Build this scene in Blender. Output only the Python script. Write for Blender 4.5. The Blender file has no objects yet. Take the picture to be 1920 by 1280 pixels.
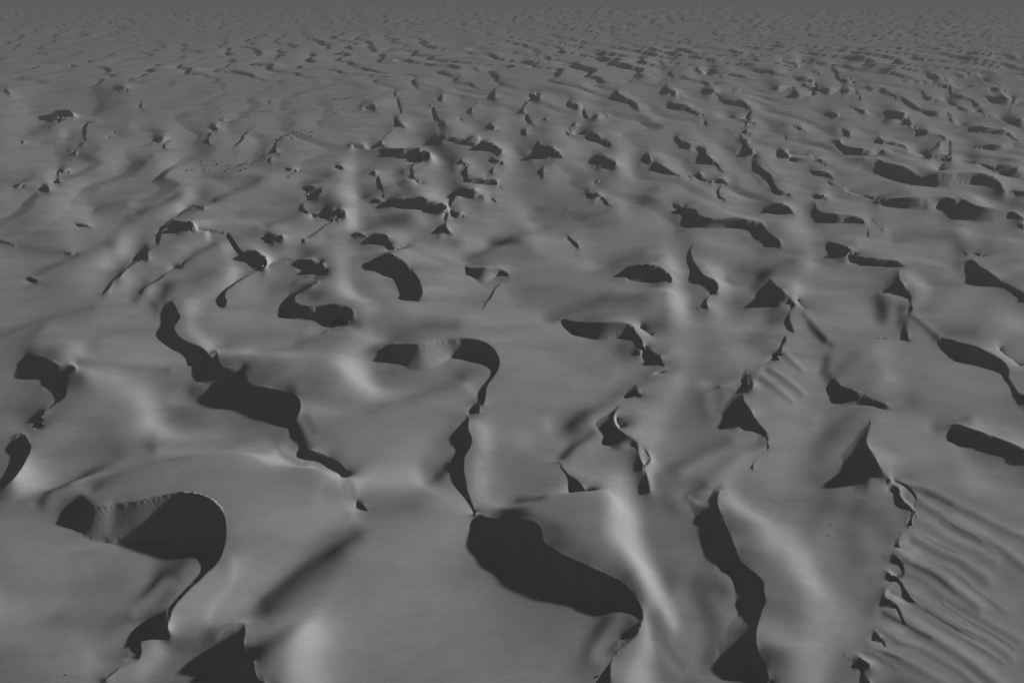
import bpy, math, random
import numpy as np

# ------------------------------------------------------------------ camera
scene = bpy.context.scene
CAM_H = 100.0                      # metres above the interdune flats
FOCAL = 1280.0                     # focal length in units where the frame is 1920 wide
PITCH = math.atan(685.0 / FOCAL)   # looking down
cam_data = bpy.data.cameras.new("camera")
cam_data.sensor_width = 36.0
cam_data.lens = 36.0 * FOCAL / 1920.0
cam_data.clip_start = 0.5
cam_data.clip_end = 90000.0
cam = bpy.data.objects.new("camera", cam_data)
cam.location = (0, 0, CAM_H)
cam.rotation_euler = (math.pi / 2 - PITCH, 0, 0)
scene.collection.objects.link(cam)
scene.camera = cam

# ------------------------------------------------------------------ sky, sun, exposure
SUN_EL = math.radians(16)
SUN_AZ = math.radians(20)           # direction to the sun, from +x towards +y
world = bpy.data.worlds.new("World")
scene.world = world
world.use_nodes = True
wn = world.node_tree
wn.nodes.clear()
w_out = wn.nodes.new("ShaderNodeOutputWorld")
w_bg = wn.nodes.new("ShaderNodeBackground")
w_sky = wn.nodes.new("ShaderNodeTexSky")
w_sky.sky_type = 'NISHITA'
w_sky.sun_disc = False
w_sky.sun_elevation = SUN_EL
w_sky.sun_rotation = math.pi / 2 - SUN_AZ
w_sky.dust_density = 0.15
w_sky.air_density = 0.2
w_hs = wn.nodes.new("ShaderNodeHueSaturation")
w_hs.inputs["Saturation"].default_value = 0.12
wn.links.new(w_sky.outputs[0], w_hs.inputs["Color"])
wn.links.new(w_hs.outputs[0], w_bg.inputs[0])
w_bg.inputs[1].default_value = 0.05
wn.links.new(w_bg.outputs[0], w_out.inputs[0])

sun_data = bpy.data.lights.new("sun", 'SUN')
sun_data.energy = 5.0
sun_data.angle = math.radians(1.2)
sun_data.color = (1.0, 0.992, 0.985)
sun = bpy.data.objects.new("sun", sun_data)
sx, sy, sz = math.cos(SUN_EL) * math.cos(SUN_AZ), math.cos(SUN_EL) * math.sin(SUN_AZ), math.sin(SUN_EL)
sun.rotation_euler = (math.pi / 2 - SUN_EL, 0, math.atan2(sx, -sy))
sun.location = (300, 200, 400)
scene.collection.objects.link(sun)

vs = scene.view_settings
vs.view_transform = 'Standard'
vs.look = 'None'
vs.exposure = 1.05
vs.gamma = 1.0
vs.use_curve_mapping = False
scene.cycles.volume_bounces = 1
scene.cycles.max_bounces = 6

# ------------------------------------------------------------------ materials
def new_mat(name):
    m = bpy.data.materials.new(name)
    m.use_nodes = True
    nt = m.node_tree
    b = nt.nodes["Principled BSDF"]
    b.inputs["Roughness"].default_value = 1.0
    b.inputs["Specular IOR Level"].default_value = 0.0
    return m, nt, b

def N(nt, kind, **kw):
    n = nt.nodes.new(kind)
    for k, v in kw.items():
        if k in n.inputs:
            n.inputs[k].default_value = v
        else:
            setattr(n, k, v)
    return n

def sand_material(name, slip):
    m, nt, b = new_mat(name)
    L = nt.links.new
    geo = N(nt, "ShaderNodeNewGeometry")
    # wind-stretched coordinates: long across the dunes, short along them
    mp = N(nt, "ShaderNodeMapping")
    mp.inputs["Rotation"].default_value = (0, 0, math.radians(-20))
    mp.inputs["Scale"].default_value = (0.35, 1.0, 0.6)
    L(geo.outputs["Position"], mp.inputs["Vector"])
    mp2 = N(nt, "ShaderNodeMapping"); mp2.inputs["Rotation"].default_value = (0, 0, math.radians(-20)); mp2.inputs["Scale"].default_value = (0.6, 1.0, 1.0)
    L(geo.outputs["Position"], mp2.inputs["Vector"])
    mp3 = N(nt, "ShaderNodeMapping"); mp3.inputs["Rotation"].default_value = (0, 0, math.radians(-35))
    L(geo.outputs["Position"], mp3.inputs["Vector"])
    broad = N(nt, "ShaderNodeTexNoise", Scale=0.11, Detail=5.0, Roughness=0.55)
    L(mp.outputs[0], broad.inputs["Vector"])
    streak = N(nt, "ShaderNodeTexNoise", Scale=0.9, Detail=6.0, Roughness=0.62)
    L(mp.outputs[0], streak.inputs["Vector"])
    grain = N(nt, "ShaderNodeTexNoise", Scale=3.2, Detail=4.0, Roughness=0.7)
    L(geo.outputs["Position"], grain.inputs["Vector"])
    r1 = N(nt, "ShaderNodeMapRange"); r1.inputs[1].default_value = 0.3; r1.inputs[2].default_value = 0.7
    r1.inputs[3].default_value = 0.185; r1.inputs[4].default_value = 0.22
    L(broad.outputs[0], r1.inputs[0])
    r2 = N(nt, "ShaderNodeMapRange"); r2.inputs[1].default_value = 0.3; r2.inputs[2].default_value = 0.7
    r2.inputs[3].default_value = 0.945; r2.inputs[4].default_value = 1.05
    L(streak.outputs[0], r2.inputs[0])
    r3 = N(nt, "ShaderNodeMapRange"); r3.inputs[1].default_value = 0.25; r3.inputs[2].default_value = 0.75
    r3.inputs[3].default_value = 0.95; r3.inputs[4].default_value = 1.05
    L(grain.outputs[0], r3.inputs[0])
    m1 = N(nt, "ShaderNodeMath", operation='MULTIPLY'); L(r1.outputs[0], m1.inputs[0]); L(r2.outputs[0], m1.inputs[1])
    m2 = N(nt, "ShaderNodeMath", operation='MULTIPLY'); L(m1.outputs[0], m2.inputs[0]); L(r3.outputs[0], m2.inputs[1])
    col = N(nt, "ShaderNodeCombineColor")
    L(m2.outputs[0], col.inputs[0]); L(m2.outputs[0], col.inputs[2])
    mg = N(nt, "ShaderNodeMath", operation='MULTIPLY'); mg.inputs[1].default_value = 0.992
    L(m2.outputs[0], mg.inputs[0]); L(mg.outputs[0], col.inputs[1])
    L(col.outputs[0], b.inputs["Base Color"])
    # relief: wind ripples on the open sand, avalanche tongues on the slip faces
    bump = N(nt, "ShaderNodeBump"); bump.inputs["Strength"].default_value = 0.5; bump.inputs["Distance"].default_value = 0.12
    if slip:
        mq = N(nt, "ShaderNodeMapping"); mq.inputs["Scale"].default_value = (1.6, 1.6, 0.12)
        L(geo.outputs["Position"], mq.inputs["Vector"])
        av = N(nt, "ShaderNodeTexNoise", Scale=1.3, Detail=5.0, Roughness=0.6)
        L(mq.outputs[0], av.inputs["Vector"])
        L(av.outputs[0], bump.inputs["Height"])
        bump.inputs["Distance"].default_value = 0.10
    else:
        L(grain.outputs[0], bump.inputs["Height"])
        bump.inputs["Distance"].default_value = 0.07
        # slightly darker coarse grains gather in ragged patches
        pm = N(nt, "ShaderNodeTexNoise", Scale=0.06, Detail=7.0, Roughness=0.68)
        L(mp2.outputs[0], pm.inputs["Vector"])
        dk = N(nt, "ShaderNodeMapRange"); dk.inputs[1].default_value = 0.5; dk.inputs[2].default_value = 0.68
        dk.inputs[3].default_value = 1.0; dk.inputs[4].default_value = 0.83
        L(pm.outputs[0], dk.inputs[0])
        md = N(nt, "ShaderNodeMath", operation='MULTIPLY'); L(m2.outputs[0], md.inputs[0]); L(dk.outputs[0], md.inputs[1])
        for tgt in (col.inputs[0], col.inputs[2], mg.inputs[0]):
            L(md.outputs[0], tgt)
    L(bump.outputs[0], b.inputs["Normal"])
    return m

MAT_SAND = sand_material("wind_blown_sand", False)
MAT_SLIP = sand_material("avalanched_sand", True)

# ------------------------------------------------------------------ noise in world metres
def vnoise(x, y, seed):
    xi = np.floor(x).astype(np.int64); yi = np.floor(y).astype(np.int64)
    fx = x - xi; fy = y - yi
    fx = fx * fx * fx * (fx * (fx * 6 - 15) + 10); fy = fy * fy * fy * (fy * (fy * 6 - 15) + 10)
    def hsh(a, b):
        h = (a * 374761393 + b * 668265263 + seed * 974711) & 0xFFFFFFFF
        h = ((h ^ (h >> 13)) * 1274126177) & 0xFFFFFFFF
        h = h ^ (h >> 16)
        return (h & 0xFFFF) / 32767.5 - 1.0
    a = hsh(xi, yi); b = hsh(xi + 1, yi); c = hsh(xi, yi + 1); d = hsh(xi + 1, yi + 1)
    return (a * (1 - fx) + b * fx) * (1 - fy) + (c * (1 - fx) + d * fx) * fy

def fbm(x, y, seed, octaves=3):
    s = 0; a = 1.0; t = 0
    for o in range(octaves):
        s = s + a * vnoise(x * 2 ** o + 17.3 * o, y * 2 ** o - 9.1 * o, seed + o); t += a; a *= 0.5
    return s / t

# ------------------------------------------------------------------ terrain sampling grid
# a fan of vertices on the ground: close spacing near by, wider with distance
cP, sP = math.cos(PITCH), math.sin(PITCH)
STEP = 1.875
rows = np.concatenate([np.arange(1500, 1300, -STEP * 2), np.arange(1300, -20, -STEP), np.arange(-20, -38, -STEP * 0.6)])
m_r = np.cumsum(np.linspace(STEP, STEP * 4, 70))
cols = np.concatenate([-(1 + 0) * m_r[::-1] - 20, np.arange(-20, 1940, STEP), 1940 + m_r])
NR, NC = len(rows), len(cols)
Ydn = 640.0 - rows
dist = CAM_H * (FOCAL * cP + Ydn * sP) / (FOCAL * sP - Ydn * cP)       # ground distance of each row
depth = dist * cP + CAM_H * sP
tx = (cols - 960.0) / FOCAL
GX = depth[:, None] * tx[None, :]
GY = np.repeat(dist[:, None], NC, 1)

def to_index(x, y):
    dep = y * cP + CAM_H * sP
    cx = x / dep * FOCAL + 960.0
    ry = 640.0 + FOCAL * (CAM_H * cP - y * sP) / dep
    j = np.interp(cx, cols, np.arange(NC))
    i = np.interp(-ry, -rows, np.arange(NR))
    return i, j

# ------------------------------------------------------------------ dune brinks and slip-face toes, world metres x,y,z
BRINKS = """
-89.8,104.2,2.02 -88.6,105.5,3.09 -86.9,106.3,3.93 -85.2,106.7,4.56 -83.4,107.2,4.79 -81.7,107.7,4.65 -79.9,107.9,4.76 -78.1,108.1,4.9 -76.3,108.4,5.07 -74.6,108.9,5.27 -72.9,109.4,5.5 -71.1,109.8,5.71 -69.3,110.1,5.88 -67.5,110,5.98 -65.7,109.7,5.99 -64,109.3,5.94 -62.3,108.5,5.8 -60.8,107.6,5.58 -59.4,106.4,5.21 -58.2,105.1,4.64 -57.3,103.5,3.9 -56.7,101.8,3.32 -56.2,100.1,2.86 -55.8,98.3,2.62 -55.5,96.5,2.53 -55.5,94.7,2.45 -55.9,93,2.33 -56.7,91.4,2.24 -57.4,89.7,2.21 -58.2,88.1,2.19 -58.8,86.4,2.19 -59.3,84.6,2.18 -59.4,82.9,2.14 -58.9,81.1,2.08 -58.7,79.4,1.97|-89.8,104.2,2.02 -88.3,103.3,1.8 -86.8,102.4,1.48 -85.2,101.7,1.04 -83.5,101.3,0.6 -81.7,101.2,0.3 -80,101.1,0.14 -78.2,101.2,0.05 -76.5,101.4,0.02 -74.7,101.5,0.01 -73,101.7,0.01 -71.2,101.8,0.02 -69.5,101.7,0.04 -67.7,101.3,0.1 -66.1,100.8,0.22 -64.4,100.2,0.41 -62.8,99.5,0.64 -61.2,98.8,0.87 -60,97.6,1.06 -59.3,95.9,1.23 -58.6,94.3,1.38 -58.2,92.6,1.51 -58.5,90.9,1.63 -59.1,89.2,1.71 -59.7,87.6,1.76 -60.2,85.9,1.8 -60.5,84.2,1.83 -60.4,82.5,1.88 -59.5,81,1.92 -58.7,79.4,1.97
-63.3,81.6,0.17 -63.7,80.8,0.18 -63.8,80,0.28 -63.5,79.2,0.43 -63.1,78.4,0.54 -62.7,77.6,0.49 -62.3,76.9,0.39 -61.9,76.1,0.28 -61.9,75.2,0.13|-63.3,81.6,0.17 -63.7,80.9,0.16 -64.2,80.2,0.13 -64.5,79.5,0.08 -64.7,78.7,0.03 -64.8,77.9,0 -64.4,77.2,0 -63.8,76.7,0 -63.1,76.3,0.02 -62.5,75.8,0.07 -61.9,75.2,0.13
-64,73.6,0.07 -64.2,73,0.22 -64.6,72.6,0.22 -64.9,72.1,0.2 -65.3,71.6,0.16 -65.7,71.2,0.06|-64,73.6,0.07 -64.5,73.5,0.03 -64.9,73.1,0 -65.2,72.7,0 -65.5,72.2,0 -65.7,71.7,0.02 -65.7,71.2,0.06
-46.5,81.6,1.04 -45.9,80.3,1.53 -45.3,79.1,2.02 -44.8,77.7,2.49 -44.5,76.4,2.64 -43.9,75.2,2.33 -42.9,74.2,2.35 -42,73.1,2.86 -41.3,71.9,3.27 -40.7,70.6,3.03 -39.8,69.6,2.6 -38.6,69,2.47 -37.9,67.8,1.82 -37.5,66.4,0.97|-46.5,81.6,1.04 -48.6,81.3,1.02 -49.6,79.5,0.89 -50,77.4,0.59 -50.4,75.3,0.19 -50.3,73.2,0.03 -49.6,71.1,0.01 -49.1,69.1,0 -48.1,67.3,0 -46,66.9,0 -43.9,66.9,0.02 -41.8,66.8,0.15 -39.6,66.6,0.6 -37.5,66.4,0.97
-38.6,180,1.35 -36.3,180.7,2.38 -34,179.8,2.87 -31.7,178.9,3.33 -29.3,178.1,3.79 -26.9,178.4,4 -24.6,179.4,3.95 -22.4,180.6,3.8 -20,181.4,3.71 -17.6,181.9,3.71 -15.1,182.1,3.73 -12.6,182,3.71 -10.2,181.4,3.59 -7.9,180.3,3.3 -6.1,178.7,2.82 -4.8,176.5,2.37 -4,174.1,1.99 -3.6,171.7,1.76 -3.6,169.2,1.58 -4.1,166.7,1.49 -4.8,164.3,1.47 -5.6,161.9,1.52 -6.4,159.5,1.6 -6.8,157.1,1.67 -7,154.6,1.71 -7,152.1,1.68 -7.4,149.6,1.54 -8.5,147.4,1.25|-38.6,180,1.35 -37.2,178.1,0.98 -35.8,176.3,0.63 -34.4,174.4,0.34 -32.9,172.7,0.16 -31.2,171.1,0.07 -29.2,169.9,0.02 -26.9,169.3,0.01 -24.6,169.5,0 -22.7,170.7,0 -21.1,172.5,0 -19.7,174.3,0 -18.2,176.1,0 -16.1,176.8,0.01 -13.7,176.8,0.02 -11.5,176.3,0.07 -9.4,175.2,0.2 -7.7,173.7,0.38 -6.3,171.8,0.56 -5.4,169.7,0.71 -5.3,167.4,0.82 -5.6,165.1,0.91 -6.4,162.9,0.97 -7.4,160.8,1 -8.4,158.7,1 -9.1,156.4,1.01 -9.2,154.1,1.03 -8.5,151.9,1.08 -8.7,149.7,1.16 -8.5,147.4,1.25
-10.7,145.7,0.42 -10.8,143.7,0.71 -11,141.7,0.91 -10.9,139.7,1.11 -10.6,137.7,1.27 -10,135.8,1.3 -9.6,133.8,1.19 -9.9,131.8,1.12 -10.4,129.9,1.11 -11,128,1.06 -11.1,126,0.96 -11,123.9,0.94 -10.7,121.9,0.94 -10.4,120,0.86 -10.1,118,0.71 -9.6,116,0.6 -9,114.1,0.54 -8.3,112.2,0.52 -8,110.2,0.47 -7.9,108.2,0.41|-10.7,145.7,0.42 -12.1,144.1,0.27 -13,142.1,0.13 -13.5,139.9,0.05 -13.7,137.7,0.02 -13.5,135.5,0 -12.9,133.4,0 -13,131.2,0 -13.6,129.1,0 -14.5,127.1,0 -14.2,126.2,0 -13.7,124.4,0 -13.8,122.2,0 -13.5,120,0.02 -12.3,118.2,0.07 -11.2,116.3,0.14 -10.2,114.4,0.22 -9.2,112.4,0.29 -8.3,110.4,0.35 -7.9,108.2,0.41
15.4,200.8,1.16 17.3,199.1,1.45 19.2,197.5,1.75 21.3,196.1,2.05 23.5,195,2.38 25.9,194.1,2.85 28.4,193.6,3.24 30.9,193.6,3.4 33.4,193.7,3.37 35.9,193.5,3.17 38.3,192.7,2.56 38.8,190.2,1.73 39.6,187.8,1.42 40,185.3,1.47 40,182.8,1.51 39.9,180.3,1.41 39.6,177.8,1.03|15.4,200.9,1.15 16.4,198.5,0.91 17.5,196.1,0.66 19,194,0.41 20.8,192.1,0.17 22.7,190.3,0.04 24.7,188.7,0.01 27.1,187.7,0 29.7,187.7,0 32.1,188.4,0.04 34.6,189.3,0.21 37,189.1,0.49 37.4,186.6,0.62 37.5,184,0.7 37.6,181.4,0.79 37.9,178.8,0.89 39.6,177.8,1.03
40.2,182.2,0.45 40.9,180.6,0.88 41.7,179,1.26 42.7,177.6,1.22 43.3,176,1.28 43.6,174.3,1.59 44.3,172.8,0.88 44,171.1,0.49 43.7,169.4,0.41|40.2,182.2,0.45 39.6,180.6,0.33 39.1,179,0.14 39.1,177.3,0.03 39.4,175.7,0 40,174.1,0 41.1,172.9,0.05 42.6,172.1,0.24 43.6,171,0.33 43.7,169.4,0.41
41.2,196.1,0.06 42,195.2,0.14 42.8,194.1,0.16 43.3,193,0.15 43.7,191.8,0.11 44.2,190.6,0.04|41.2,196.1,0.06 41.7,195.2,0.01 42.1,194.3,0 42.6,193.3,0 43.1,192.4,0 43.6,191.4,0.01 44.2,190.6,0.04
-7.7,109,1.33 -6.5,107.8,1.73 -5.3,106.6,2.14 -3.9,105.6,2.48 -2.3,105.1,2.92 -0.6,104.7,3.41 1,104.2,3.84 2.6,103.6,4.14 4.2,103,4.31 5.5,102,4.21 5.8,100.4,3.9 6,98.8,3.49 7.1,97.5,3.22 8.3,96.3,3.2 9.6,95.2,3.25 11,94.3,3.24 12.5,93.4,3.22 14,92.6,3.21 15.4,91.7,3.14 16.9,91,3 18.4,90.1,2.85 19.9,89.2,2.69 21,88,2.51 22,86.6,2.12 22.7,85.1,1.71 23,83.4,1.47 22.8,81.7,1.34 22,80.3,1.29|-7.7,109,1.33 -7.8,107.1,1.17 -7.7,105.2,1.01 -7.2,103.3,0.84 -6.5,101.5,0.68 -5.7,99.8,0.52 -4.8,98.1,0.36 -3.8,96.5,0.2 -2.6,94.9,0.09 -1.3,93.5,0.03 0.2,92.3,0.01 1.6,91,0 3.2,90,0 5,89.3,0 6.8,88.8,0 8.7,88.2,0 10.4,87.5,0 12.3,86.9,0.01 14.1,86.4,0.04 16,85.9,0.14 17.8,85.2,0.37 19.6,84.5,0.68 21.3,83.7,0.96 22.4,82.1,1.15 22,80.3,1.29
17.2,75.6,0.32 16.6,74.7,0.35 16.2,73.6,0.46 16,72.5,0.62 15.8,71.4,0.76 15.7,70.3,0.8 15.6,69.2,1.06 15.5,68.1,1.03 15.5,66.9,0.23|17.2,75.6,0.32 16.3,74.5,0.29 15.5,73.5,0.21 14.6,72.4,0.1 13.9,71.2,0.02 13.5,69.9,0 13.1,68.5,0.02 13,67.2,0.14 14.2,66.7,0.22 15.5,66.9,0.23
10.9,127.7,0.37 11.1,126.5,0.41 11.4,125.4,0.43 11.8,124.2,0.43 12.3,123.1,0.42 12.8,122.1,0.46 13.6,121.2,0.57 14.4,120.3,0.76 14.9,119.2,0.92 15.3,118.1,1.1 15.6,117,1.29 16.2,115.9,0.8 16.5,114.8,0.48 16.3,113.6,0.34|10.9,127.7,0.37 10.9,126.4,0.33 11.1,125.2,0.31 11.6,124,0.29 12.1,122.8,0.28 12.5,121.6,0.24 12.8,120.4,0.16 12.9,119.2,0.07 12.9,117.9,0.01 13,116.6,0 13.6,115.5,0.01 14.8,115.1,0.07 15.9,114.8,0.21 16.3,113.6,0.34
40.3,167.4,0.29 39.5,166.4,0.29 38.8,165.4,0.31 38.1,164.4,0.36 37.4,163.4,0.4 36.5,162.5,0.38 35.5,161.8,0.35 34.7,160.8,0.41 34.2,159.7,0.54 34,158.5,0.73 34.1,157.3,1.13 34.6,156.2,0.95 34.5,155.1,0.24|40.3,167.4,0.29 39.2,166.2,0.27 38.2,164.9,0.24 37,163.8,0.2 35.8,162.7,0.19 34.6,161.6,0.17 33.4,160.5,0.11 32.2,159.4,0.03 31.2,158.1,0.01 30.4,156.7,0.01 31.3,155.6,0.12 32.9,155.3,0.23 34.5,155.1,0.24
28.8,151.1,0.49 28.1,149.8,0.54 27.4,148.5,0.62 26.8,147.1,0.75 26.4,145.7,0.91 26.1,144.2,1.09 25.8,142.8,1.24 25.8,141.3,1.24 26.1,139.9,1.24 26.5,138.4,1.3 26.9,137,1.63 27.6,135.7,1.77 29,135.2,1.5 30,134.2,0.96 30.2,132.7,0.6 30.1,131.2,0.51 30,129.7,0.51 30.1,128.3,0.52 30.2,126.8,0.55 30.7,125.4,0.56 30.8,123.9,0.46|28.8,151.1,0.49 27.8,149.8,0.42 26.7,148.6,0.33 25.6,147.4,0.24 24.4,146.2,0.15 23.1,145.1,0.07 21.9,144,0.03 21,142.7,0.01 21.4,141.1,0 22.1,139.6,0 22.8,138.1,0 22.9,136.5,0 23,134.8,0 23.5,133.3,0.01 24.6,132.1,0.06 26.3,132,0.19 27.7,132.7,0.28 29.1,133.4,0.3 29.7,132,0.35 29.7,130.3,0.39 29.8,128.7,0.42 29.9,127,0.43 30.1,125.4,0.44 30.8,123.9,0.46
26.8,144.5,0.08 27,143.7,0.15 27.3,143,0.18 27.6,142.2,0.21 27.8,141.5,0.22 27.5,140.8,0.15 27,140.1,0.06|26.8,144.5,0.08 26.7,143.7,0.03 26.8,143,0 26.9,142.3,0 27.1,141.6,0 27.1,140.8,0.01 27,140.1,0.06
30.6,124.4,0.06 30.7,123,0.12 30.7,121.7,0.15 30.7,120.3,0.15 30.6,118.9,0.13 30.5,117.5,0.04|30.6,124.4,0.06 30.4,123.3,0.02 30.3,122.1,0 30.2,121,0 30.2,119.8,0 30.3,118.7,0.01 30.5,117.5,0.04
31.3,132.2,0.05 31.9,131.6,0.13 32.3,130.9,0.15 32.5,130,0.14 32.6,129.2,0.1 32.7,128.4,0.04|31.3,132.2,0.05 31.6,131.6,0.02 31.8,130.9,0 32,130.3,0 32.2,129.6,0 32.3,129,0.01 32.7,128.4,0.04
67.7,166.5,0.57 67.3,165,0.84 66.9,163.4,1.09 66.6,161.8,1.35 66.2,160.2,1.66 65.9,158.6,2.09 64.9,157.4,1.87 63.3,157.4,1.19 61.6,157.3,0.5|67.7,166.5,0.57 66.4,165.3,0.46 64.9,164.2,0.29 63.5,163.1,0.19 62,162.1,0.29 60.4,161.2,0.45 58.7,160.5,0.5 57.1,160.1,0.5 58.6,159.4,0.5 60.2,158.5,0.5 61.6,157.3,0.5
73.1,171.2,0.15 72.3,170.4,0.3 71.4,169.7,0.41 70.4,169.2,0.38 69.3,169.1,0.26 68.2,168.9,0.13|73.1,171.2,0.15 72,171.1,0.08 70.9,170.9,0 70,170.3,0 69.1,169.6,0.05 68.2,168.9,0.13
63.3,157,0.8 62.5,155.3,1.12 61.7,153.5,1.38 61.1,151.6,1.65 60.9,149.7,1.94 60.9,147.8,2.07 60.9,145.9,2.37 60.8,143.9,2.62 61.4,142.1,1.7 62.1,140.3,1.24 62.7,138.5,0.99 62.6,136.6,0.86 62.2,134.7,0.85 61.6,132.8,0.78|63.3,157,0.8 61.7,156.5,0.66 60.4,155.6,0.52 59.2,154.5,0.37 58,153.3,0.24 56.9,152.1,0.13 55.9,150.8,0.06 54.8,149.6,0.02 54.3,148.1,0.01 55,146.6,0 55.1,145,0 54.9,143.3,0.01 54.5,141.8,0.02 54,140.2,0.04 54.3,138.6,0.1 55.8,138.4,0.16 57.2,139.2,0.17 58.6,140.2,0.17 60,140.2,0.25 61.1,139,0.4 62.1,137.7,0.57 62,136.1,0.65 61.8,134.5,0.72 61.6,132.8,0.78
61.1,131.9,0.07 60.2,131.1,0.08 59.2,130.3,0.08 58.3,129.4,0.07 57.5,128.5,0.07 56.7,127.5,0.08 56.1,126.4,0.13 55.6,125.2,0.22 55.3,124,0|61.1,131.9,0.07 60.2,131.2,0.06 59.2,130.4,0.05 58.3,129.5,0.06 57.5,128.6,0.06 56.7,127.6,0.05 56,126.7,0.03 55.3,125.6,0.01 54.6,124.6,0 55.3,124,0
47,118.6,0.65 46.2,117.1,0.83 45.3,115.7,0.98 44.5,114.2,1.17 43.9,112.6,1.36 43.5,111,1.57 43.3,109.3,1.78 43.4,107.6,1.7 43.4,106,1.74 43.5,104.3,1.69 43.6,102.6,1.67 43.6,100.9,1.7 43.6,99.2,1.72 43.6,97.5,1.59 43.7,95.9,1.31 44.5,94.4,1.13 45.3,93,1.25 46,91.4,1.48 46.5,89.9,1.64 45.8,88.3,1.68 45.6,86.7,1.64 45.1,85.1,1.54 44.1,83.7,1.48 43.3,82.3,1.52 42.5,80.8,1.67 41.7,79.3,1.88 41.1,77.7,2.07 40.6,76.1,2.23 40.6,74.4,1.83 40.9,72.8,1.3 41.1,71.1,1.1 41.4,69.5,0.52|47,118.6,0.65 45.7,118.1,0.57 44.5,117.2,0.5 43.7,116,0.44 42.9,114.8,0.38 41.9,113.8,0.32 40.6,113.5,0.26 39.5,114.4,0.21 38.6,115.5,0.16 38,114.4,0.13 37.9,112.9,0.1 37.9,111.5,0.08 38.2,110.1,0.05 38.2,108.7,0.03 37.9,107.3,0.02 37.6,105.8,0.02 37.6,104.4,0.01 38.1,103.1,0.01 39.2,102.2,0 39.3,100.9,0 38.9,99.5,0 38.4,98.1,0 38,96.7,0 37.7,95.3,0 38,94,0 39.3,93.8,0 40.7,94.3,0 42,94.8,0 42,93.5,0 41.8,92,0 41.6,90.6,0 41.3,89.1,0 41,87.7,0 40.5,86.4,0 40.8,85.1,0 40.5,84.2,0 39.4,83.2,0 38.3,82.3,0 37.4,81.2,0 36.5,80.1,0 35.6,78.9,0 34.9,77.6,0 34.5,76.3,0.01 34.9,74.9,0.01 36,73.9,0.03 37.1,73.1,0.06 38.5,72.6,0.12 39.1,71.4,0.22 38.9,70,0.31 40,69.5,0.42 41.4,69.5,0.52
90.3,164.5,0.69 90.1,163,0.93 90,161.5,1.16 89.9,159.9,1.32 90,158.4,1.38 90.8,157.1,1.64 91.5,155.8,2.01 92.2,154.4,2.02 93.6,153.8,1.58 95,153.1,1.3 96.3,152.3,1.02 97.4,151.2,0.94 98.1,149.9,1.02 99,148.7,0.62|90.3,164.5,0.69 89.2,163.3,0.55 88.2,162.1,0.39 87.3,160.7,0.25 86.9,159.1,0.13 86.8,157.5,0.05 86.8,155.9,0.01 86.7,154.2,0 86.8,152.6,0 87.4,151.2,0 89,151.1,0 90.6,151.3,0 92.2,151.6,0.01 93.8,151.5,0.04 95.2,150.7,0.2 96.3,149.5,0.36 97.5,148.4,0.5 99,148.7,0.62
93.7,144.4,0.93 92,143.4,0.93 90.5,142.1,0.97 89.5,140.5,1.1 88.5,138.8,1.23 87.5,137.1,1.32 86.4,135.5,1.39 85.5,133.8,1.51 84.7,132,1.71 84.2,130.1,2.01 83.8,128.2,2.35 83.4,126.3,2.65 82.7,124.4,3.38 82.6,122.5,3 83.5,120.9,1.78 85,119.7,0.85|93.7,144.4,0.93 92,143.3,0.88 90.4,142.1,0.82 88.7,141,0.73 87.2,139.6,0.63 85.8,138.2,0.52 84.5,136.7,0.42 83.1,135.2,0.32 81.7,133.8,0.21 80.2,132.4,0.12 78.9,130.9,0.06 77.9,129.2,0.02 77.3,127.2,0.01 76.3,125.5,0 75.3,123.7,0 75.2,121.8,0 75.5,119.8,0.01 75.7,117.8,0.02 75.4,115.9,0.04 76.9,114.7,0.1 78.9,114.8,0.18 80.5,116,0.26 81.9,117.4,0.39 83.2,118.9,0.57 85,119.7,0.85
85.6,120.5,0.09 86.5,120.2,0.17 87.2,119.6,0.25 87.7,118.9,0.24 88.1,118.1,0.24 88.2,117.2,0.23 88.3,116.3,0.22 88.1,115.4,0.21 87.9,114.6,0.2 87.4,113.8,0.06|85.6,120.5,0.09 86.3,120,0.02 86.8,119.3,0 87.2,118.6,0 87.5,117.8,0 87.7,117,0 87.7,116.2,0 87.6,115.3,0 87.3,114.6,0.02 87.4,113.8,0.06
84.5,118.9,0.22 85.1,117.9,0.65 85.3,116.9,0.54 84.8,116,0.49 84.4,114.9,0.52 84.3,113.9,0.63 84.4,112.8,0.6 84.9,111.8,0.43 85.1,110.8,0.29 85.1,109.7,0.2|84.5,118.9,0.22 83.8,118.3,0.19 83,117.8,0.16 83,117.1,0.07 83.7,116.6,0.01 83.5,115.7,0 83,114.9,0 82.6,114.1,0 82.3,113.2,0 82.6,112.3,0 83.3,111.8,0.01 84.1,111.3,0.06 84.7,110.5,0.14 85.1,109.7,0.2
147.5,181.2,0.04 147.7,179.5,0.08 147.9,177.7,0.1 148.1,176,0.11 148.3,174.2,0.13 148,172.5,0.11 147.4,170.9,0.02|147.5,181.2,0.04 147.5,179.5,0.01 147.5,177.7,0 147.8,176,0 147.9,174.3,0 147.7,172.6,0 147.4,170.9,0.02
110.2,141.4,0.75 111.5,140.5,1.38 111.9,139,1.85 112.5,137.6,2.21 113.7,136.8,2.2 114.9,135.8,2.17 116.4,135.1,1.84 117.4,134,1.86 118.6,132.9,1.83 119.8,131.8,1.72 120.8,130.6,1.54 121.4,129.2,1.55 122.2,128,1.35 123.5,127.1,0.65|110.2,141.4,0.75 109.2,140.1,0.63 108.5,138.6,0.43 108.5,136.9,0.14 109.1,135.3,0.02 110.1,133.9,0 111.2,132.6,0 112.4,131.4,0 113.7,130.3,0 115.2,129.4,0 116.7,128.6,0.03 118.1,127.7,0.1 119.5,126.7,0.2 120.6,125.5,0.37 122.1,126.2,0.52 123.5,127.1,0.65
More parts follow.
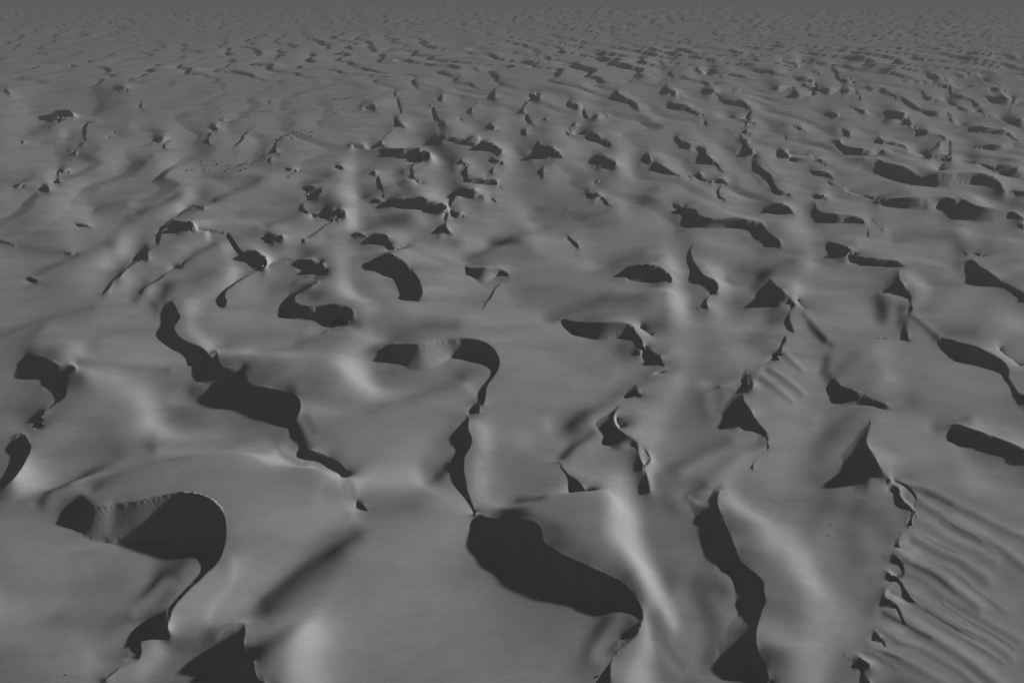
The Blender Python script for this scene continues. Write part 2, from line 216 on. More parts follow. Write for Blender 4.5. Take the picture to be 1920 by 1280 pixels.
132.5,187.7,0.91 133.7,186,1.44 134.8,184.2,1.88 135.8,182.3,2.11 137.1,180.6,2.39 138.3,178.9,2.66 139.3,177,2.73 140.7,175.5,2.36 141.7,173.6,2.06 142.1,171.5,1.9 142,169.4,1.64 141.4,167.3,1.38 140.2,165.6,1.19 139,163.8,1.08 138.4,161.8,1.03 137.8,159.8,1.03 137.1,157.7,1.06 136.5,155.7,1.14 136.9,153.6,1.42 137.4,151.7,1.67 138.9,150.2,0.78|132.5,187.7,0.91 131.8,184.7,0.62 131.6,181.7,0.31 132.5,178.7,0.09 133.6,175.8,0.02 135.1,173.2,0.03 136.8,170.6,0.18 138.3,167.9,0.43 138.8,165.1,0.57 137.4,162.3,0.61 136.7,159.3,0.63 135.7,156.4,0.59 134.4,153.6,0.52 133.2,150.8,0.45 132.3,147.8,0.45 131.6,144.9,0.54 131,141.8,0.66 133.1,143,0.74 135.1,145.4,0.76 137,147.8,0.77 138.9,150.2,0.78
96,234.6,1 95.5,231.7,1.47 95.1,228.7,1.9 94.7,225.8,2.32 94.5,222.8,2.7 94.2,219.9,3.26 94,217.1,3.72 96.1,215,2.22 96.8,212.1,0.87|96,234.6,1 94.2,232.6,0.84 92.3,230.7,0.59 90.5,228.6,0.32 89,226.4,0.14 87.8,224,0.05 86.9,221.5,0.02 86.3,218.9,0.01 86.2,216.2,0 87.1,213.7,0.01 89.3,212.2,0.15 91.9,211.9,0.73 94.4,212.8,0.78 96.8,212.1,0.87
93.8,207.8,0.23 92.8,205.3,0.4 91.8,202.8,0.53 91,200.2,0.67 90.5,197.5,0.64 90,194.9,0.62 89.7,192.2,0.16|93.8,207.8,0.23 92.5,206.1,0.14 91.3,204.3,0.04 90.2,202.4,0 89.3,200.4,0 88.8,198.3,0 88.5,196.2,0 88.5,194,0.01 89.7,192.2,0.16
86.2,190.3,0.18 85.7,188.8,0.38 85.3,187.3,0.49 84.6,185.9,0.47 83.6,184.7,0.34 82.8,183.3,0.36 82.1,181.9,0.46 81.5,180.4,0.61 81.3,178.9,0.09|86.2,190.3,0.18 85,189.1,0.07 84.2,187.7,0.01 83.4,186.2,0 82.7,184.7,0 81.8,183.3,0 80.8,181.9,0 79.9,180.6,0 79.8,179,0.05 81.3,178.9,0.09
79.3,177.7,0.13 79.2,176.7,0.24 79,175.6,0.4 79.2,174.6,0.1|79.3,177.7,0.13 78.8,176.9,0.05 78.3,176.1,0 77.8,175.3,0 78.3,174.9,0 79.2,174.6,0.1
85.8,111.4,0.1 85.4,110.7,0.23 85.1,110,0.29 84.6,109.3,0.28 84,108.8,0.21 83.4,108.2,0.16 83,107.5,0.21 82.7,106.8,0.32 82.7,106,0.06|85.8,111.4,0.1 85.1,111,0.05 84.5,110.3,0.01 84,109.7,0 83.6,109,0 83.1,108.3,0.01 82.5,107.7,0.01 81.9,107.1,0 82,106.4,0 82.7,106,0.06
80.2,104.5,0.11 79.6,104.1,0.12 79.1,103.7,0.13 78.6,103.1,0.15 78.1,102.6,0.18 77.7,102,0.22 77.3,101.4,0.27 76.9,100.7,0.38 76.9,100,0.07|80.2,104.5,0.11 79.6,104.1,0.1 79,103.7,0.08 78.4,103.2,0.06 77.8,102.8,0.04 77.2,102.2,0.01 76.7,101.7,0 76.2,101.2,0 76.3,100.5,0.01 76.9,100,0.07
74.5,98.6,0.21 74.5,97.9,0.47 74.7,97.2,0.61 75,96.7,0.6 75.3,96.1,0.39 75.2,95.4,0.34 75,94.7,0.33 74.8,94,0.32 74.4,93.4,0.3 74,92.8,0.19|74.5,98.6,0.21 73.7,98.4,0.18 73,98.1,0.13 72.4,97.6,0.06 71.8,97,0.02 71.7,96.3,0 72.3,95.8,0 73,95.8,0 73.8,95.9,0 74.5,95.8,0.02 74.5,95.1,0.05 74.3,94.3,0.08 74,93.6,0.12 74,92.8,0.19
71.4,94.1,0.19 71.4,93.4,0.44 71.6,92.7,0.55 72.2,92.4,0.58 72.6,91.8,0.39 72.7,91.1,0.27 72.7,90.4,0.26 72.7,89.6,0.3 72.6,88.9,0.38 72.6,88.2,0.4 72.7,87.4,0.33 73,86.7,0.24 73.4,86.2,0.18|71.4,94.1,0.19 70.5,93.8,0.13 69.7,93.4,0.07 68.8,93,0.03 68,92.5,0.01 68.1,91.7,0 69,91.4,0 69.9,91.5,0 70.8,91.6,0 71.8,91.6,0.02 72.3,90.8,0.05 72.2,89.9,0.05 71.7,89.1,0.03 71.5,88.2,0.01 72,87.4,0.04 72.7,86.7,0.11 73.4,86.2,0.18
69.7,90.1,0.21 69.1,89.5,0.25 68.5,88.9,0.27 68.1,88.2,0.33 68,87.4,0.49 68.4,86.7,0.7 69.1,86.3,0.51 69.4,85.5,0.29 69.3,84.7,0.28 69.1,83.9,0.28 69,83.1,0.28 69,82.3,0.27 69,81.4,0.2|69.7,90.1,0.21 69,89.7,0.18 68.4,89.1,0.15 67.8,88.6,0.11 67.2,88,0.07 66.7,87.4,0.04 66.2,86.7,0.02 66,85.9,0 66.6,85.4,0 67.4,85.4,0 68.2,85.6,0.02 68.8,85.4,0.07 68.8,84.6,0.11 68.7,83.8,0.12 68.6,83,0.14 68.7,82.2,0.16 69,81.4,0.2
62.8,80.7,0.14 62.8,80.2,0.27 62.9,79.7,0.38 62.9,79.3,0.47 63.2,78.9,0.29 63.4,78.5,0.19 63.4,78,0.2 63.3,77.6,0.19 63,77.2,0.11|62.8,80.7,0.14 62.4,80.3,0.1 62.1,79.9,0.05 61.9,79.5,0.01 61.7,79,0 61.8,78.6,0 62.3,78.5,0 62.8,78.6,0.01 63,78.2,0.05 63,77.7,0.08 63,77.2,0.11
57.9,75.7,0.22 57.9,75.1,0.43 57.9,74.6,0.64 58.3,74.2,0.73 58.7,73.8,0.67 58.5,73.3,0.57 58,73,0.45 57.6,72.7,0.33 57.2,72.3,0.31 57.1,71.7,0.37 57.1,71.1,0.49 57.1,70.6,0.68 57.1,70,0.56 57.3,69.5,0.19|57.9,75.7,0.22 57.1,75.4,0.15 56.5,74.7,0.07 56.2,73.8,0.06 56.4,73.1,0.08 57.2,73.2,0.08 56.7,72.4,0.07 56.2,71.6,0.04 55.6,70.8,0.01 55.1,70.1,0 54.6,69.4,0 55.5,69.4,0.02 56.4,69.4,0.1 57.3,69.5,0.19
55.5,76.5,0.02 55.7,76.1,0.03 55.8,75.7,0.03 56,75.4,0.04 56.3,75,0.04 56.5,74.7,0|55.5,76.5,0.02 55.6,76.2,0 55.7,75.8,0 55.8,75.5,0 56,75.2,0 56.2,74.9,0 56.5,74.7,0
-143.7,175.5,0.92 -141.7,174.9,1.37 -139.8,174.2,1.79 -137.9,173.6,2.13 -136,172.8,2.35 -134.4,171.6,2.52 -132.7,170.4,2.65 -131.1,169.2,2.73 -129.3,168.3,2.67 -127.3,168.1,2.5 -125.3,167.9,2.59 -123.6,166.9,2.72 -122.6,165.3,2.61 -123.5,163.5,2.09 -123.3,161.6,1.62 -122.4,159.7,1.39 -121.4,158,1.32 -120.4,156.2,1.32 -119.2,154.5,1.38 -118.7,152.6,1.31 -119.3,150.7,1.09 -120,148.8,0.98 -120.2,146.8,0.94 -120.2,144.7,0.91|-143.7,175.5,0.93 -142.3,173.4,0.66 -140.9,171.3,0.37 -139.3,169.5,0.14 -137.4,167.8,0.04 -135.5,166.2,0.01 -133.5,164.8,0 -131.4,163.4,0 -130.1,161.3,0.01 -128.9,159.1,0.03 -127,160.1,0.11 -125.3,158.3,0.22 -123.9,156.2,0.33 -122.7,154.1,0.45 -121.2,152.1,0.57 -120.6,149.7,0.73 -120.6,147.2,0.85 -120.2,144.7,0.91
-121.2,145.5,0.19 -120.6,144.6,0.39 -120.1,143.8,0.36 -119.4,143,0.42 -118.7,142.2,0.66 -118,141.4,0.72 -118.4,140.5,0.16|-121.2,145.5,0.19 -121.4,144.8,0.16 -121.4,144,0.09 -121.2,143.4,0.03 -120.8,142.7,0.01 -120.7,142,0 -120.4,141.3,0.03 -119.8,141,0.12 -119.1,140.8,0.16 -118.4,140.5,0.16
-120.7,137.8,0.54 -119.4,136.6,0.97 -118.2,135.5,1.26 -117,134.2,1.43 -115.8,133,1.49 -114.7,131.7,1.38 -113.8,130.3,1.29 -113.2,128.7,1.24 -112.7,127,1.2 -112.2,125.4,1.2 -111.7,123.8,1.28 -111.2,122.2,1.44 -110.6,120.6,1.75 -110.3,118.9,1.94 -110.6,117.2,1.79 -111.4,115.7,1.42 -112.2,114.2,1.04 -113.7,113.5,0.48|-120.7,137.8,0.54 -121.6,136.7,0.5 -121.1,135,0.37 -120.4,133.3,0.17 -119.4,131.8,0.05 -118.4,130.3,0.01 -117.5,128.8,0 -116.8,127.2,0 -116.2,125.5,0 -116,123.7,0 -116.4,121.9,0 -116.4,120.2,0.03 -115.9,118.5,0.15 -115.1,116.8,0.35 -114.4,115.2,0.45 -113.7,113.5,0.48
-120.5,217.4,1.18 -118.1,215.1,1.55 -116.1,212.6,1.79 -114.3,209.8,1.91 -112.6,207,1.99 -110.9,204.2,2.06 -109,201.5,2.11 -107.7,198.6,2.1 -107.4,195.3,2.02 -106.7,192.1,1.92 -105,189.4,1.85 -102.8,186.9,1.79 -100.4,184.6,1.78 -97.8,182.7,1.8 -94.9,181.1,1.87 -92.3,179,1.94 -90.2,176.6,2 -88.2,174,2.09 -87.6,177.2,2.29 -86.1,174.3,2.31 -84.8,171.3,2.3 -82.9,168.6,2.33 -80.6,166.3,2.41 -77.9,166.1,2.64 -75.9,166.4,2.79 -74.4,163.5,2.85 -72.8,160.6,2.95 -71.2,157.8,3.12 -68.9,155.5,3.39 -65.9,154.3,3.63 -62.7,153.4,3.57 -59.6,152.1,3.53 -56.7,150.7,3.69 -54.7,148.1,3.48 -53.8,145,3.03 -54.1,141.8,2.22 -55.9,139.1,0.96|-120.5,217.4,1.18 -119.8,214.2,1.02 -119.1,211.1,0.86 -118.1,208.1,0.72 -116.6,205.3,0.59 -114.5,203,0.47 -112.7,200.4,0.39 -111.9,197.3,0.32 -111.7,194.1,0.28 -111.6,190.9,0.26 -109.2,189.7,0.27 -107.3,187.4,0.28 -105.8,184.5,0.29 -103.8,182.1,0.3 -101.4,180,0.3 -98.8,178.1,0.28 -96.6,175.9,0.24 -94.7,173.3,0.2 -92.8,170.7,0.15 -90.8,168.3,0.1 -88.7,165.9,0.06 -86.5,163.5,0.03 -84.7,160.9,0.02 -81.8,160,0 -80,157.5,0 -78.8,154.5,0 -77.5,151.6,0 -75,149.8,0.01 -71.9,149,0.02 -68.8,148.2,0.07 -66.1,146.6,0.19 -63.6,144.6,0.42 -60.8,142.9,0.7 -58.1,141.3,0.88 -55.9,139.1,0.96
-96,245.6,0.33 -97.2,242.7,0.4 -98.5,239.8,0.47 -99.6,236.8,0.53 -100.4,233.8,0.57 -101.2,230.7,0.61 -101.6,227.6,0.68 -101.9,224.5,0.74 -101.7,221.3,0.84 -100.7,218.4,0.95 -99.1,215.7,1.04 -98,212.7,0.96 -98.5,209.7,0.25|-96,245.6,0.33 -97.8,242.9,0.25 -99.6,240.2,0.17 -101.1,237.3,0.1 -102.3,234.3,0.04 -103.2,231.2,0.01 -103.9,228,0 -104.2,224.8,0 -103.8,221.5,0 -102.8,218.4,0.01 -101.5,215.5,0.02 -99.9,212.6,0.09 -98.5,209.7,0.25
-50.9,132.5,0.41 -49.6,131.6,0.73 -48.4,130.7,1.03 -47,129.9,1.25 -45.5,129.4,1.12 -44.1,128.9,0.93 -42.7,128.2,0.8 -41.4,127.3,0.83 -40.2,126.3,0.85 -39.1,125.2,0.82 -38.1,124,0.73 -37.4,122.7,0.65 -37.3,121.1,0.54 -37.5,119.6,0.38|-50.9,132.5,0.41 -50.6,131.2,0.27 -50.1,130,0.13 -49.4,128.9,0.04 -48.4,128.1,0.01 -47.1,127.8,0 -45.8,127.9,0 -44.7,127.1,0 -43.7,126.2,0 -42.7,125.3,0 -41.7,124.5,0 -40.6,123.8,0.02 -39.5,123,0.08 -38.7,121.9,0.18 -37.9,120.8,0.29 -37.5,119.6,0.38
-33.2,112.6,0.21 -32.6,112.4,0.45 -32.1,112.3,0.55 -31.6,112,0.6 -31.2,111.6,0.42 -30.9,111.1,0.33 -30.8,110.5,0.18|-33.2,112.6,0.21 -33.3,112,0.2 -33.1,111.5,0.13 -32.4,111.3,0.03 -31.9,111.1,0.02 -31.3,110.8,0.11 -30.8,110.5,0.18
-157.6,308.9,0.1 -157.5,306.4,0.4 -157.7,303.9,0.3 -157.3,301.4,0.4 -156.9,298.9,0.4 -156.5,296.4,0.4 -156.4,293.9,0.1|-157.6,308.9,0.1 -158.7,307.4,0 -159,305.4,0 -159,303.3,0 -158.8,301.3,0 -158.5,299.3,0 -158.2,297.3,0 -157.7,295.4,0 -156.4,293.9,0.1
-155,301.3,1 -152.9,299.7,1.6 -150.9,298.1,2.2 -149.1,297.1,2.5 -146.9,296.3,2.7 -144.7,294.9,3 -143.4,292.7,3.7 -141.4,291,4 -139.7,289.2,2.7 -140.1,286.7,1|-155,301.3,1 -155.6,298.6,0.9 -155.8,295.9,0.7 -154.7,293.5,0.4 -153,291.3,0.2 -151,289.5,0.1 -148.8,287.8,0.2 -146.7,286,0.6 -144.3,284.8,0.9 -141.6,284.7,1 -140.1,286.8,1
-140,291.1,0.2 -137.7,291,0.3 -135.4,290.7,0.5 -133,290.4,0.6 -130.7,290.2,0.6 -128.4,289.8,0.4 -126.2,289.1,0.2|-140,291.1,0.2 -137.7,290.6,0.1 -135.5,290,0 -133.2,289.6,0 -130.9,289.4,0 -128.5,289.3,0 -126.2,289.1,0.2
-149,271.9,0.2 -149,269.6,0.3 -149.3,267.2,0.3 -149.2,264.8,0.3 -148.5,262.5,0.4 -147.5,260.3,0.5 -146.4,258.2,0.6 -145,256.2,0.8 -146.5,255.4,0.1|-149,271.9,0.2 -149.9,269.6,0.1 -150.1,267.2,0.1 -149.9,264.7,0.1 -149.5,262.2,0.1 -149.1,259.8,0 -148.6,257.4,0 -147.9,255,0.1 -146.5,255.4,0.1
-148.4,245.8,0.3 -147.7,243.4,0.61 -147.3,240.9,0.75 -146.7,238.4,0.85 -146.2,235.9,0.9 -147.7,234,0.46 -147.1,231.6,0.47 -146.2,229.2,0.53 -145.4,226.8,0.58 -144.9,224.3,0.65 -145.6,222.1,0.25|-148.4,245.8,0.3 -149.5,243.6,0.16 -150,241.2,0.02 -149.9,238.7,0 -149.5,236.2,0.03 -148.9,233.8,0.07 -148.4,231.3,0.07 -147.9,228.9,0.03 -147.4,226.4,0.02 -146.9,224,0.1 -145.6,222.1,0.25
-129.1,264.2,0.2 -129.2,261.7,0.3 -129.3,259.3,0.3 -129.3,256.9,0.3 -129.1,254.4,0.4 -128.7,252,0.4 -128.1,249.7,0.55 -127.5,247.3,0.65 -129,246.8,0.07|-129.1,264.2,0.2 -129.5,262,0.1 -130,259.8,0.1 -130.4,257.7,0.1 -130.6,255.4,0 -130.4,253.2,0 -130.1,251,0 -129.8,248.9,0.03 -129,246.8,0.07
-130.7,241.9,0.26 -130.3,239.3,0.6 -130.2,236.7,0.73 -130.6,234.1,0.73 -132,231.9,0.48 -132.6,229.4,0.46 -132.7,226.8,0.45 -132.2,224.3,0.43 -131.7,221.7,0.16|-130.7,241.9,0.26 -132,239.9,0.18 -132.7,237.7,0.03 -133.1,235.3,0 -133.5,233,0 -134.1,230.7,0.01 -134.1,228.3,0.02 -133.7,226,0.04 -132.9,223.7,0.09 -131.7,221.7,0.16
-181.8,237.9,0.29 -180.7,237,0.56 -179.6,236.3,0.74 -178.3,235.7,0.82 -177.2,234.9,0.78 -176.3,233.9,0.8 -175.8,232.8,0.23|-181.8,237.9,0.29 -182,236.4,0.21 -181.2,235.2,0.11 -179.9,234.5,0.01 -178.6,233.9,0 -177.3,233.2,0.07 -175.8,232.8,0.23
-186.9,264.9,0.2 -185.4,264.7,0.3 -183.9,264.3,0.4 -182.4,264,0.5 -180.9,263.6,0.5 -179.4,263.2,0.4 -178.1,262.4,0.1|-186.9,264.9,0.2 -185.5,264.3,0.1 -184.1,263.7,0 -182.6,263.2,0 -181.1,262.9,0 -179.6,262.7,0 -178.1,262.4,0.1
-222,279.6,0.1 -219.2,278,0.3 -216.3,276.5,0.4 -213.5,275,0.4 -210.7,273.4,0.3 -207.9,271.9,0.1|-222,279.6,0.1 -219.8,277.9,0 -217.6,276.4,0 -215.3,275,0 -212.9,273.8,0 -210.4,272.9,0 -207.9,271.9,0.1
-199.9,300.6,0.3 -197.9,299.6,0.6 -195.9,298.9,0.8 -193.8,298.2,0.9 -191.7,297.4,0.7 -189.8,296.5,0.2|-199.9,300.6,0.3 -198.6,299.1,0.2 -197.1,298,0 -195.3,297.3,0 -193.5,296.7,0 -191.7,296.4,0 -189.8,296.5,0.2
-89.3,317.2,0.8 -87.8,315.7,1.5 -86.1,314.5,2.1 -84.7,314.3,2.4 -83.4,314.9,2.4 -82.4,314.7,2.6 -81.2,313.4,3.1 -79.5,312.2,3.2 -78.1,310.7,2.9 -77.9,308.7,1.9 -79.5,307.5,0.8|-89.3,317.2,0.8 -89.8,315.2,0.7 -89.8,313.2,0.5 -88.7,311.4,0.2 -87.3,309.9,0.1 -86,308.3,0.4 -84.7,306.7,0.7 -82.8,305.9,0.8 -80.7,305.9,0.8 -79.5,307.6,0.8
-104.7,407.2,0.5 -103.6,406.1,0.8 -102.4,405.1,1.1 -101.1,404.2,1.4 -99.7,403.9,1.1 -98.2,403.6,0.4|-104.7,407.1,0.5 -104.6,405.7,0.3 -104.3,404.4,0.2 -103.6,403.1,0 -102.8,402,0 -101.7,401.3,0 -100.5,402,0 -99.2,402.7,0.2 -98.2,403.6,0.4
-81.3,306.8,0.2 -82.4,303.6,0.4 -83.8,300.5,0.3 -84.5,297.1,0.3 -84.9,293.7,0.4 -85.2,290.3,0.5 -85.7,287,0.6 -87.2,283.9,0.4 -89.3,281.3,0.1|-81.3,306.8,0.2 -83.7,304.5,0 -84.7,301.2,0 -85.4,297.9,0 -86.1,294.5,0 -86.7,291.2,0 -87.5,287.8,0 -88.5,284.6,0 -89.3,281.3,0.1
-90.1,278.7,0.2 -89.2,278.5,0.5 -88.6,277.8,0.7 -88.4,276.9,0.4 -88.3,276,0.3 -88.1,275.1,0.1|-90.1,278.7,0.2 -89.9,277.8,0.1 -89.9,276.9,0 -89.4,276.3,0 -88.8,275.7,0.1 -88.1,275.1,0.1
-106.6,283.2,0.7 -105.2,282.1,1.2 -104.1,281.5,1.6 -102.6,281.2,1.9 -100.9,281.2,2 -99.5,280.7,1.9 -98.6,279.2,2.3 -97.5,277.8,1.9 -97.8,276.1,1.3 -99.3,275.2,0.6|-106.6,283.1,0.7 -106.8,281.6,0.6 -106.8,280.1,0.4 -105.6,279.1,0.2 -104.2,278.5,0.1 -103,277.5,0.3 -102,276.2,0.6 -100.8,275.4,0.6 -99.2,275.2,0.6
-85.4,252.2,0.8 -83.4,252,1.5 -81.5,251.4,2 -79.6,250.8,2.2 -77.9,249.8,2.36 -76.1,249.1,2.06 -74.5,247.9,1.97 -73.4,246.3,2.26 -72.7,244.4,2.85 -71.5,242.7,2.86 -70.6,240.9,2.21 -70.5,239,1.52 -72.4,238.7,0.74|-85.4,252.2,0.8 -84.6,250.2,0.6 -83.6,248.2,0.24 -82.2,246.5,0.02 -80.7,244.8,0.01 -79.3,243.1,0.09 -78.1,241.2,0.41 -76.6,239.5,0.69 -74.6,238.7,0.73 -72.4,238.8,0.73
-60.3,285.2,0.9 -58.6,283.3,1.4 -56.9,281.3,2 -55.2,279.8,2.4 -53.4,277.9,2.8 -51.3,276.8,2.1 -50.7,274.3,1.5 -50.4,271.7,1.3 -49.9,269.2,1.2 -48.8,266.9,1.3 -46.4,267.2,1 -45.1,269.4,1 -44.2,271.8,0.9 -43.4,274.2,0.9|-60.3,285.2,0.9 -60.6,282.6,0.7 -61,280,0.4 -61.3,277.5,0.2 -59.5,275.8,0 -57.1,274.7,0 -54.8,273.5,0.2 -53.2,271.5,0.3 -52.3,269.1,0.4 -51.3,266.7,0.4 -50.1,264.4,0.5 -47.8,265.1,0.5 -45.9,266.9,0.7 -44.7,269.2,0.8 -44,271.7,0.8 -43.4,274.2,0.9
-68.9,289.8,0.2 -67.5,288.3,0.4 -66.1,286.8,0.6 -64.7,285.3,0.5 -63.7,283.6,0.5 -62.4,282.1,0.1|-68.9,289.8,0.2 -68.3,287.9,0.1 -67.5,286,0 -66.5,284.3,0 -65.3,282.7,0 -63.9,281.3,0 -62.4,282.1,0.1
-53.7,246.9,1.52 -51.2,248.8,3.24 -48.4,250.2,4.7 -46.2,248.8,5.24 -44.4,246.4,4.99 -42.3,245.4,4.5 -40,243.2,3.46 -38.1,240.8,2.49 -36.9,238,2.42 -35.7,235.1,2.49 -34.6,232.1,2.55 -33.6,229.2,2.56 -32.8,226.2,2.6 -32.1,223.1,2.77 -31.6,220.1,3.41 -31.1,217,3.23 -31.9,214,1.35|-53.7,246.9,1.51 -53.3,244.4,1.49 -51.1,242.8,1.33 -49.2,240.8,0.53 -46.8,239.6,0.06 -44.6,238.1,0.1 -43.6,235.5,0.18 -42.9,232.9,0.21 -42.1,230.2,0.22 -41.3,227.6,0.22 -40.5,225,0.23 -39.5,222.4,0.29 -38.5,219.8,0.49 -37.5,217.3,0.82 -36.6,214.7,1.13 -34.5,213.2,1.32 -31.9,214.1,1.34
-71.5,235.3,1.1 -71,232.7,1.61 -70.6,230.2,2.1 -70.2,227.7,2.57 -70.4,225.1,2.63 -71.3,222.7,2.67 -73.1,220.9,2.19 -74.9,219,1.7 -75.3,216.5,1.64 -74.8,214,1.76 -73.8,211.6,1.95 -72.3,209.5,2.15 -70.5,207.7,2.48 -68.3,206.4,2.82 -65.7,206.5,2.97 -63.2,206.7,3.11 -60.6,206.6,3.29 -58,206.4,3.5 -55.5,205.8,3.42 -53.6,204.2,3.24 -52.2,202,3.1 -51.7,199.5,2.28 -53.3,197.7,0.94|-71.5,235.3,1.1 -73.9,234,1.09 -76.4,232.7,1.04 -78.6,231.1,0.86 -79.6,228.5,0.61 -79.7,225.7,0.46 -79.3,223,0.39 -78.7,220.3,0.36 -78.5,217.5,0.35 -78.6,214.7,0.33 -78.8,211.9,0.3 -78.9,209.2,0.23 -78.4,206.5,0.16 -76.1,205,0.07 -73.9,203.4,0.02 -71.3,202.3,0.01 -68.5,202.3,0 -65.8,202.3,0.01 -63,202.4,0.05 -60.3,201.9,0.26 -58.1,200.2,0.55 -55.9,198.5,0.79 -53.3,197.7,0.94
-18.6,247.2,0.83 -17.1,245.6,1.04 -15.6,244.1,1.3 -13.7,242.9,1.71 -11.8,242,2.21 -9.8,241.5,2.46 -7.7,242.1,2.23 -5.5,242.2,1.97 -3.5,241.5,1.61 -1.9,240,1.16 -0.9,238.1,0.75|-18.6,247.2,0.83 -17.7,244.8,0.61 -16.6,242.4,0.37 -15.4,240.1,0.14 -14.3,237.8,0.03 -13.4,235.3,0.01 -12.4,233,0 -11,230.8,0 -9.4,232.6,0 -8.2,234.9,0 -7.2,237.3,0 -5.6,239.3,0.05 -3.1,239.4,0.38 -0.9,238.1,0.75
-3,233.8,0.11 -4.2,231,0.22 -5.5,228.1,0.25 -6.3,225.1,0.25 -6.7,222,0.3 -7.3,219,0.32 -8.3,216.1,0.22 -9.1,213.1,0.18 -9.8,210,0.07|-3,233.8,0.11 -4.8,231.3,0.03 -6.1,228.4,0 -6.8,225.4,0 -7.4,222.3,0 -8.1,219.2,0 -8.9,216.2,0 -9.5,213.1,0.02 -9.8,210,0.07
-30.2,301.6,0.6 -29.9,298.8,1.1 -29.6,296,1.4 -29.3,293.1,1.7 -29,290.3,2.1 -27.9,287.8,1.6 -26.6,285.3,0.5|-30.2,301.6,0.6 -31.8,299.8,0.5 -33,297.8,0.3 -33.9,295.6,0.1 -34.3,293.3,0 -34.3,291,0 -34,288.6,0 -33.6,286.3,0.1 -33,284,0.2 -31.6,282.3,0.5 -30.1,284,0.5 -28.6,285.9,0.4 -26.6,285.3,0.5
-58.3,194.8,0.13 -58.5,193.9,0.26 -58.7,193.1,0.38 -59.3,192.5,0.37 -60,192.1,0.25 -60.8,191.8,0.11|-58.3,194.8,0.13 -59,194.3,0.08 -59.7,193.9,0.03 -60.2,193.3,0 -60.5,192.5,0.05 -60.8,191.8,0.11
-108.1,261.8,0.9 -105.5,261.2,1.9 -103.3,259.7,2.8 -101.2,258,2.7 -99.3,256.1,2.1 -97.5,254.1,2.2 -96.3,251.7,2 -95.7,249.1,1.7 -95.2,246.5,1.55 -95.4,243.9,0.82|-108.1,261.8,0.9 -108,259.3,0.7 -107.5,256.8,0.5 -106.3,254.5,0.1 -105,252.3,0 -103.2,250.5,0 -101.1,248.9,0.05 -99.3,247.2,0.25 -97.5,245.4,0.57 -95.4,243.9,0.82
23.9,285.4,0.2 24.6,283.1,0.3 25.3,280.7,0.5 26.2,278.5,0.5 27,276.2,0.6 27.7,273.8,0.6 28,271.4,0.5 28,269,0.3 27.6,266.6,0.1|23.9,285.4,0.2 24.1,283,0.1 24.3,280.6,0 24.7,278.3,0 25.3,275.9,0 25.8,273.6,0 26.5,271.3,0 27.1,269,0.1 27.6,266.6,0.1
43.4,243.6,1.47 45.3,242.9,2.3 47.3,242.2,3.15 48.6,240.6,4.07 49.6,241,4.03 51.5,240.5,4.36 53.5,240.3,4.15 55.4,239.4,3.79 56.8,238,3.32 58.1,236.3,2.65 58.6,234.3,2.44 59,232.3,2.01 58.5,230.3,1.37|43.4,243.6,1.47 43,241.5,1.39 42.7,239.4,1.26 42.6,237.3,1.01 43.6,235.5,0.31 45.3,234.2,0.08 47.4,233.7,0.03 49.5,234,0.01 51.6,234.5,0.02 53.6,234.3,0.27 55.1,232.9,0.83 56.7,231.5,1.22 58.5,230.3,1.37
77.2,271.7,0.6 75.1,269,0.7 73.7,265.8,0.7 72.9,262.4,0.8 72.3,258.9,0.9 72,255.4,1 71.8,251.9,1 71.8,248.4,1.01 71.7,244.9,1.08 71.5,241.4,1.34 71.4,237.9,1.68 72.1,234.7,1.71 74.5,232.3,1.55 74.8,228.8,1.37 74.3,225.4,1.19 72.8,222.2,0.46|77.2,271.7,0.6 74.7,269.6,0.5 73.2,266.6,0.4 72.1,263.5,0.4 71.2,260.3,0.3 70.4,257.1,0.2 69.6,253.9,0.2 68.9,250.6,0.1 68.7,247.3,0.05 69,244.4,0.02 68,241.3,0.01 67.1,238.1,0 66.3,234.8,0 68.2,232.8,0 71.2,231.5,0.01 71.6,228.2,0.05 71.6,224.9,0.19 72.8,222.2,0.46
69.7,220.3,0.29 69,218.6,0.43 68.1,216.9,0.51 67.5,215.1,0.62 67,213.3,0.84 66.9,211.4,0.79 66.4,209.7,0.23|69.7,220.3,0.29 68.4,219,0.2 67.3,217.5,0.09 66.3,216,0.02 65.3,214.4,0.01 64.5,212.7,0.03 63.8,211,0.13 65.4,211.1,0.12 66.4,209.7,0.23
165.7,304.2,0.1 166,302.8,0.1 166.3,301.5,0.2 166.6,300.2,0.2 167.1,298.9,0.1 167.4,297.5,0.1|165.7,304.2,0.1 165.7,302.8,0 165.7,301.3,0 165.9,299.9,0 166.7,298.8,0 167.4,297.5,0.1
165.2,294.8,0.1 165.4,293.5,0.1 165.5,292.2,0.2 166.2,291.1,0.1|165.2,294.8,0.1 165.1,293.9,0 165,293,0 164.9,292.2,0 165.5,291.7,0 166.2,291.1,0.1
159.3,293.7,0.1 158.5,291.2,0.2 157.6,288.7,0.3 156.6,286.3,0.3 155.5,283.9,0.3 154.3,281.5,0.1|159.3,293.7,0.1 158.4,291.7,0.1 157.4,289.7,0 156.4,287.7,0 155.5,285.7,0 154.7,283.6,0 154.3,281.5,0.1
133.7,274.4,0.8 134.6,272.5,1.2 135.4,270.5,1.6 136.1,268.4,1.9 136.7,266.4,2.2 136.9,264.3,2.5 136.1,262.3,3.1 137.6,260.9,2.5 139.3,259.6,1.6 138.4,258.5,0.7|133.7,274.4,0.8 132.7,271.3,0.4 131.9,268.2,0.1 131,265,0 130.3,261.9,0 129.9,258.6,0 130,255.4,0.3 131.4,252.8,0.7 133.7,254.8,0.7 135.4,257.5,0.7 138.4,258.5,0.7
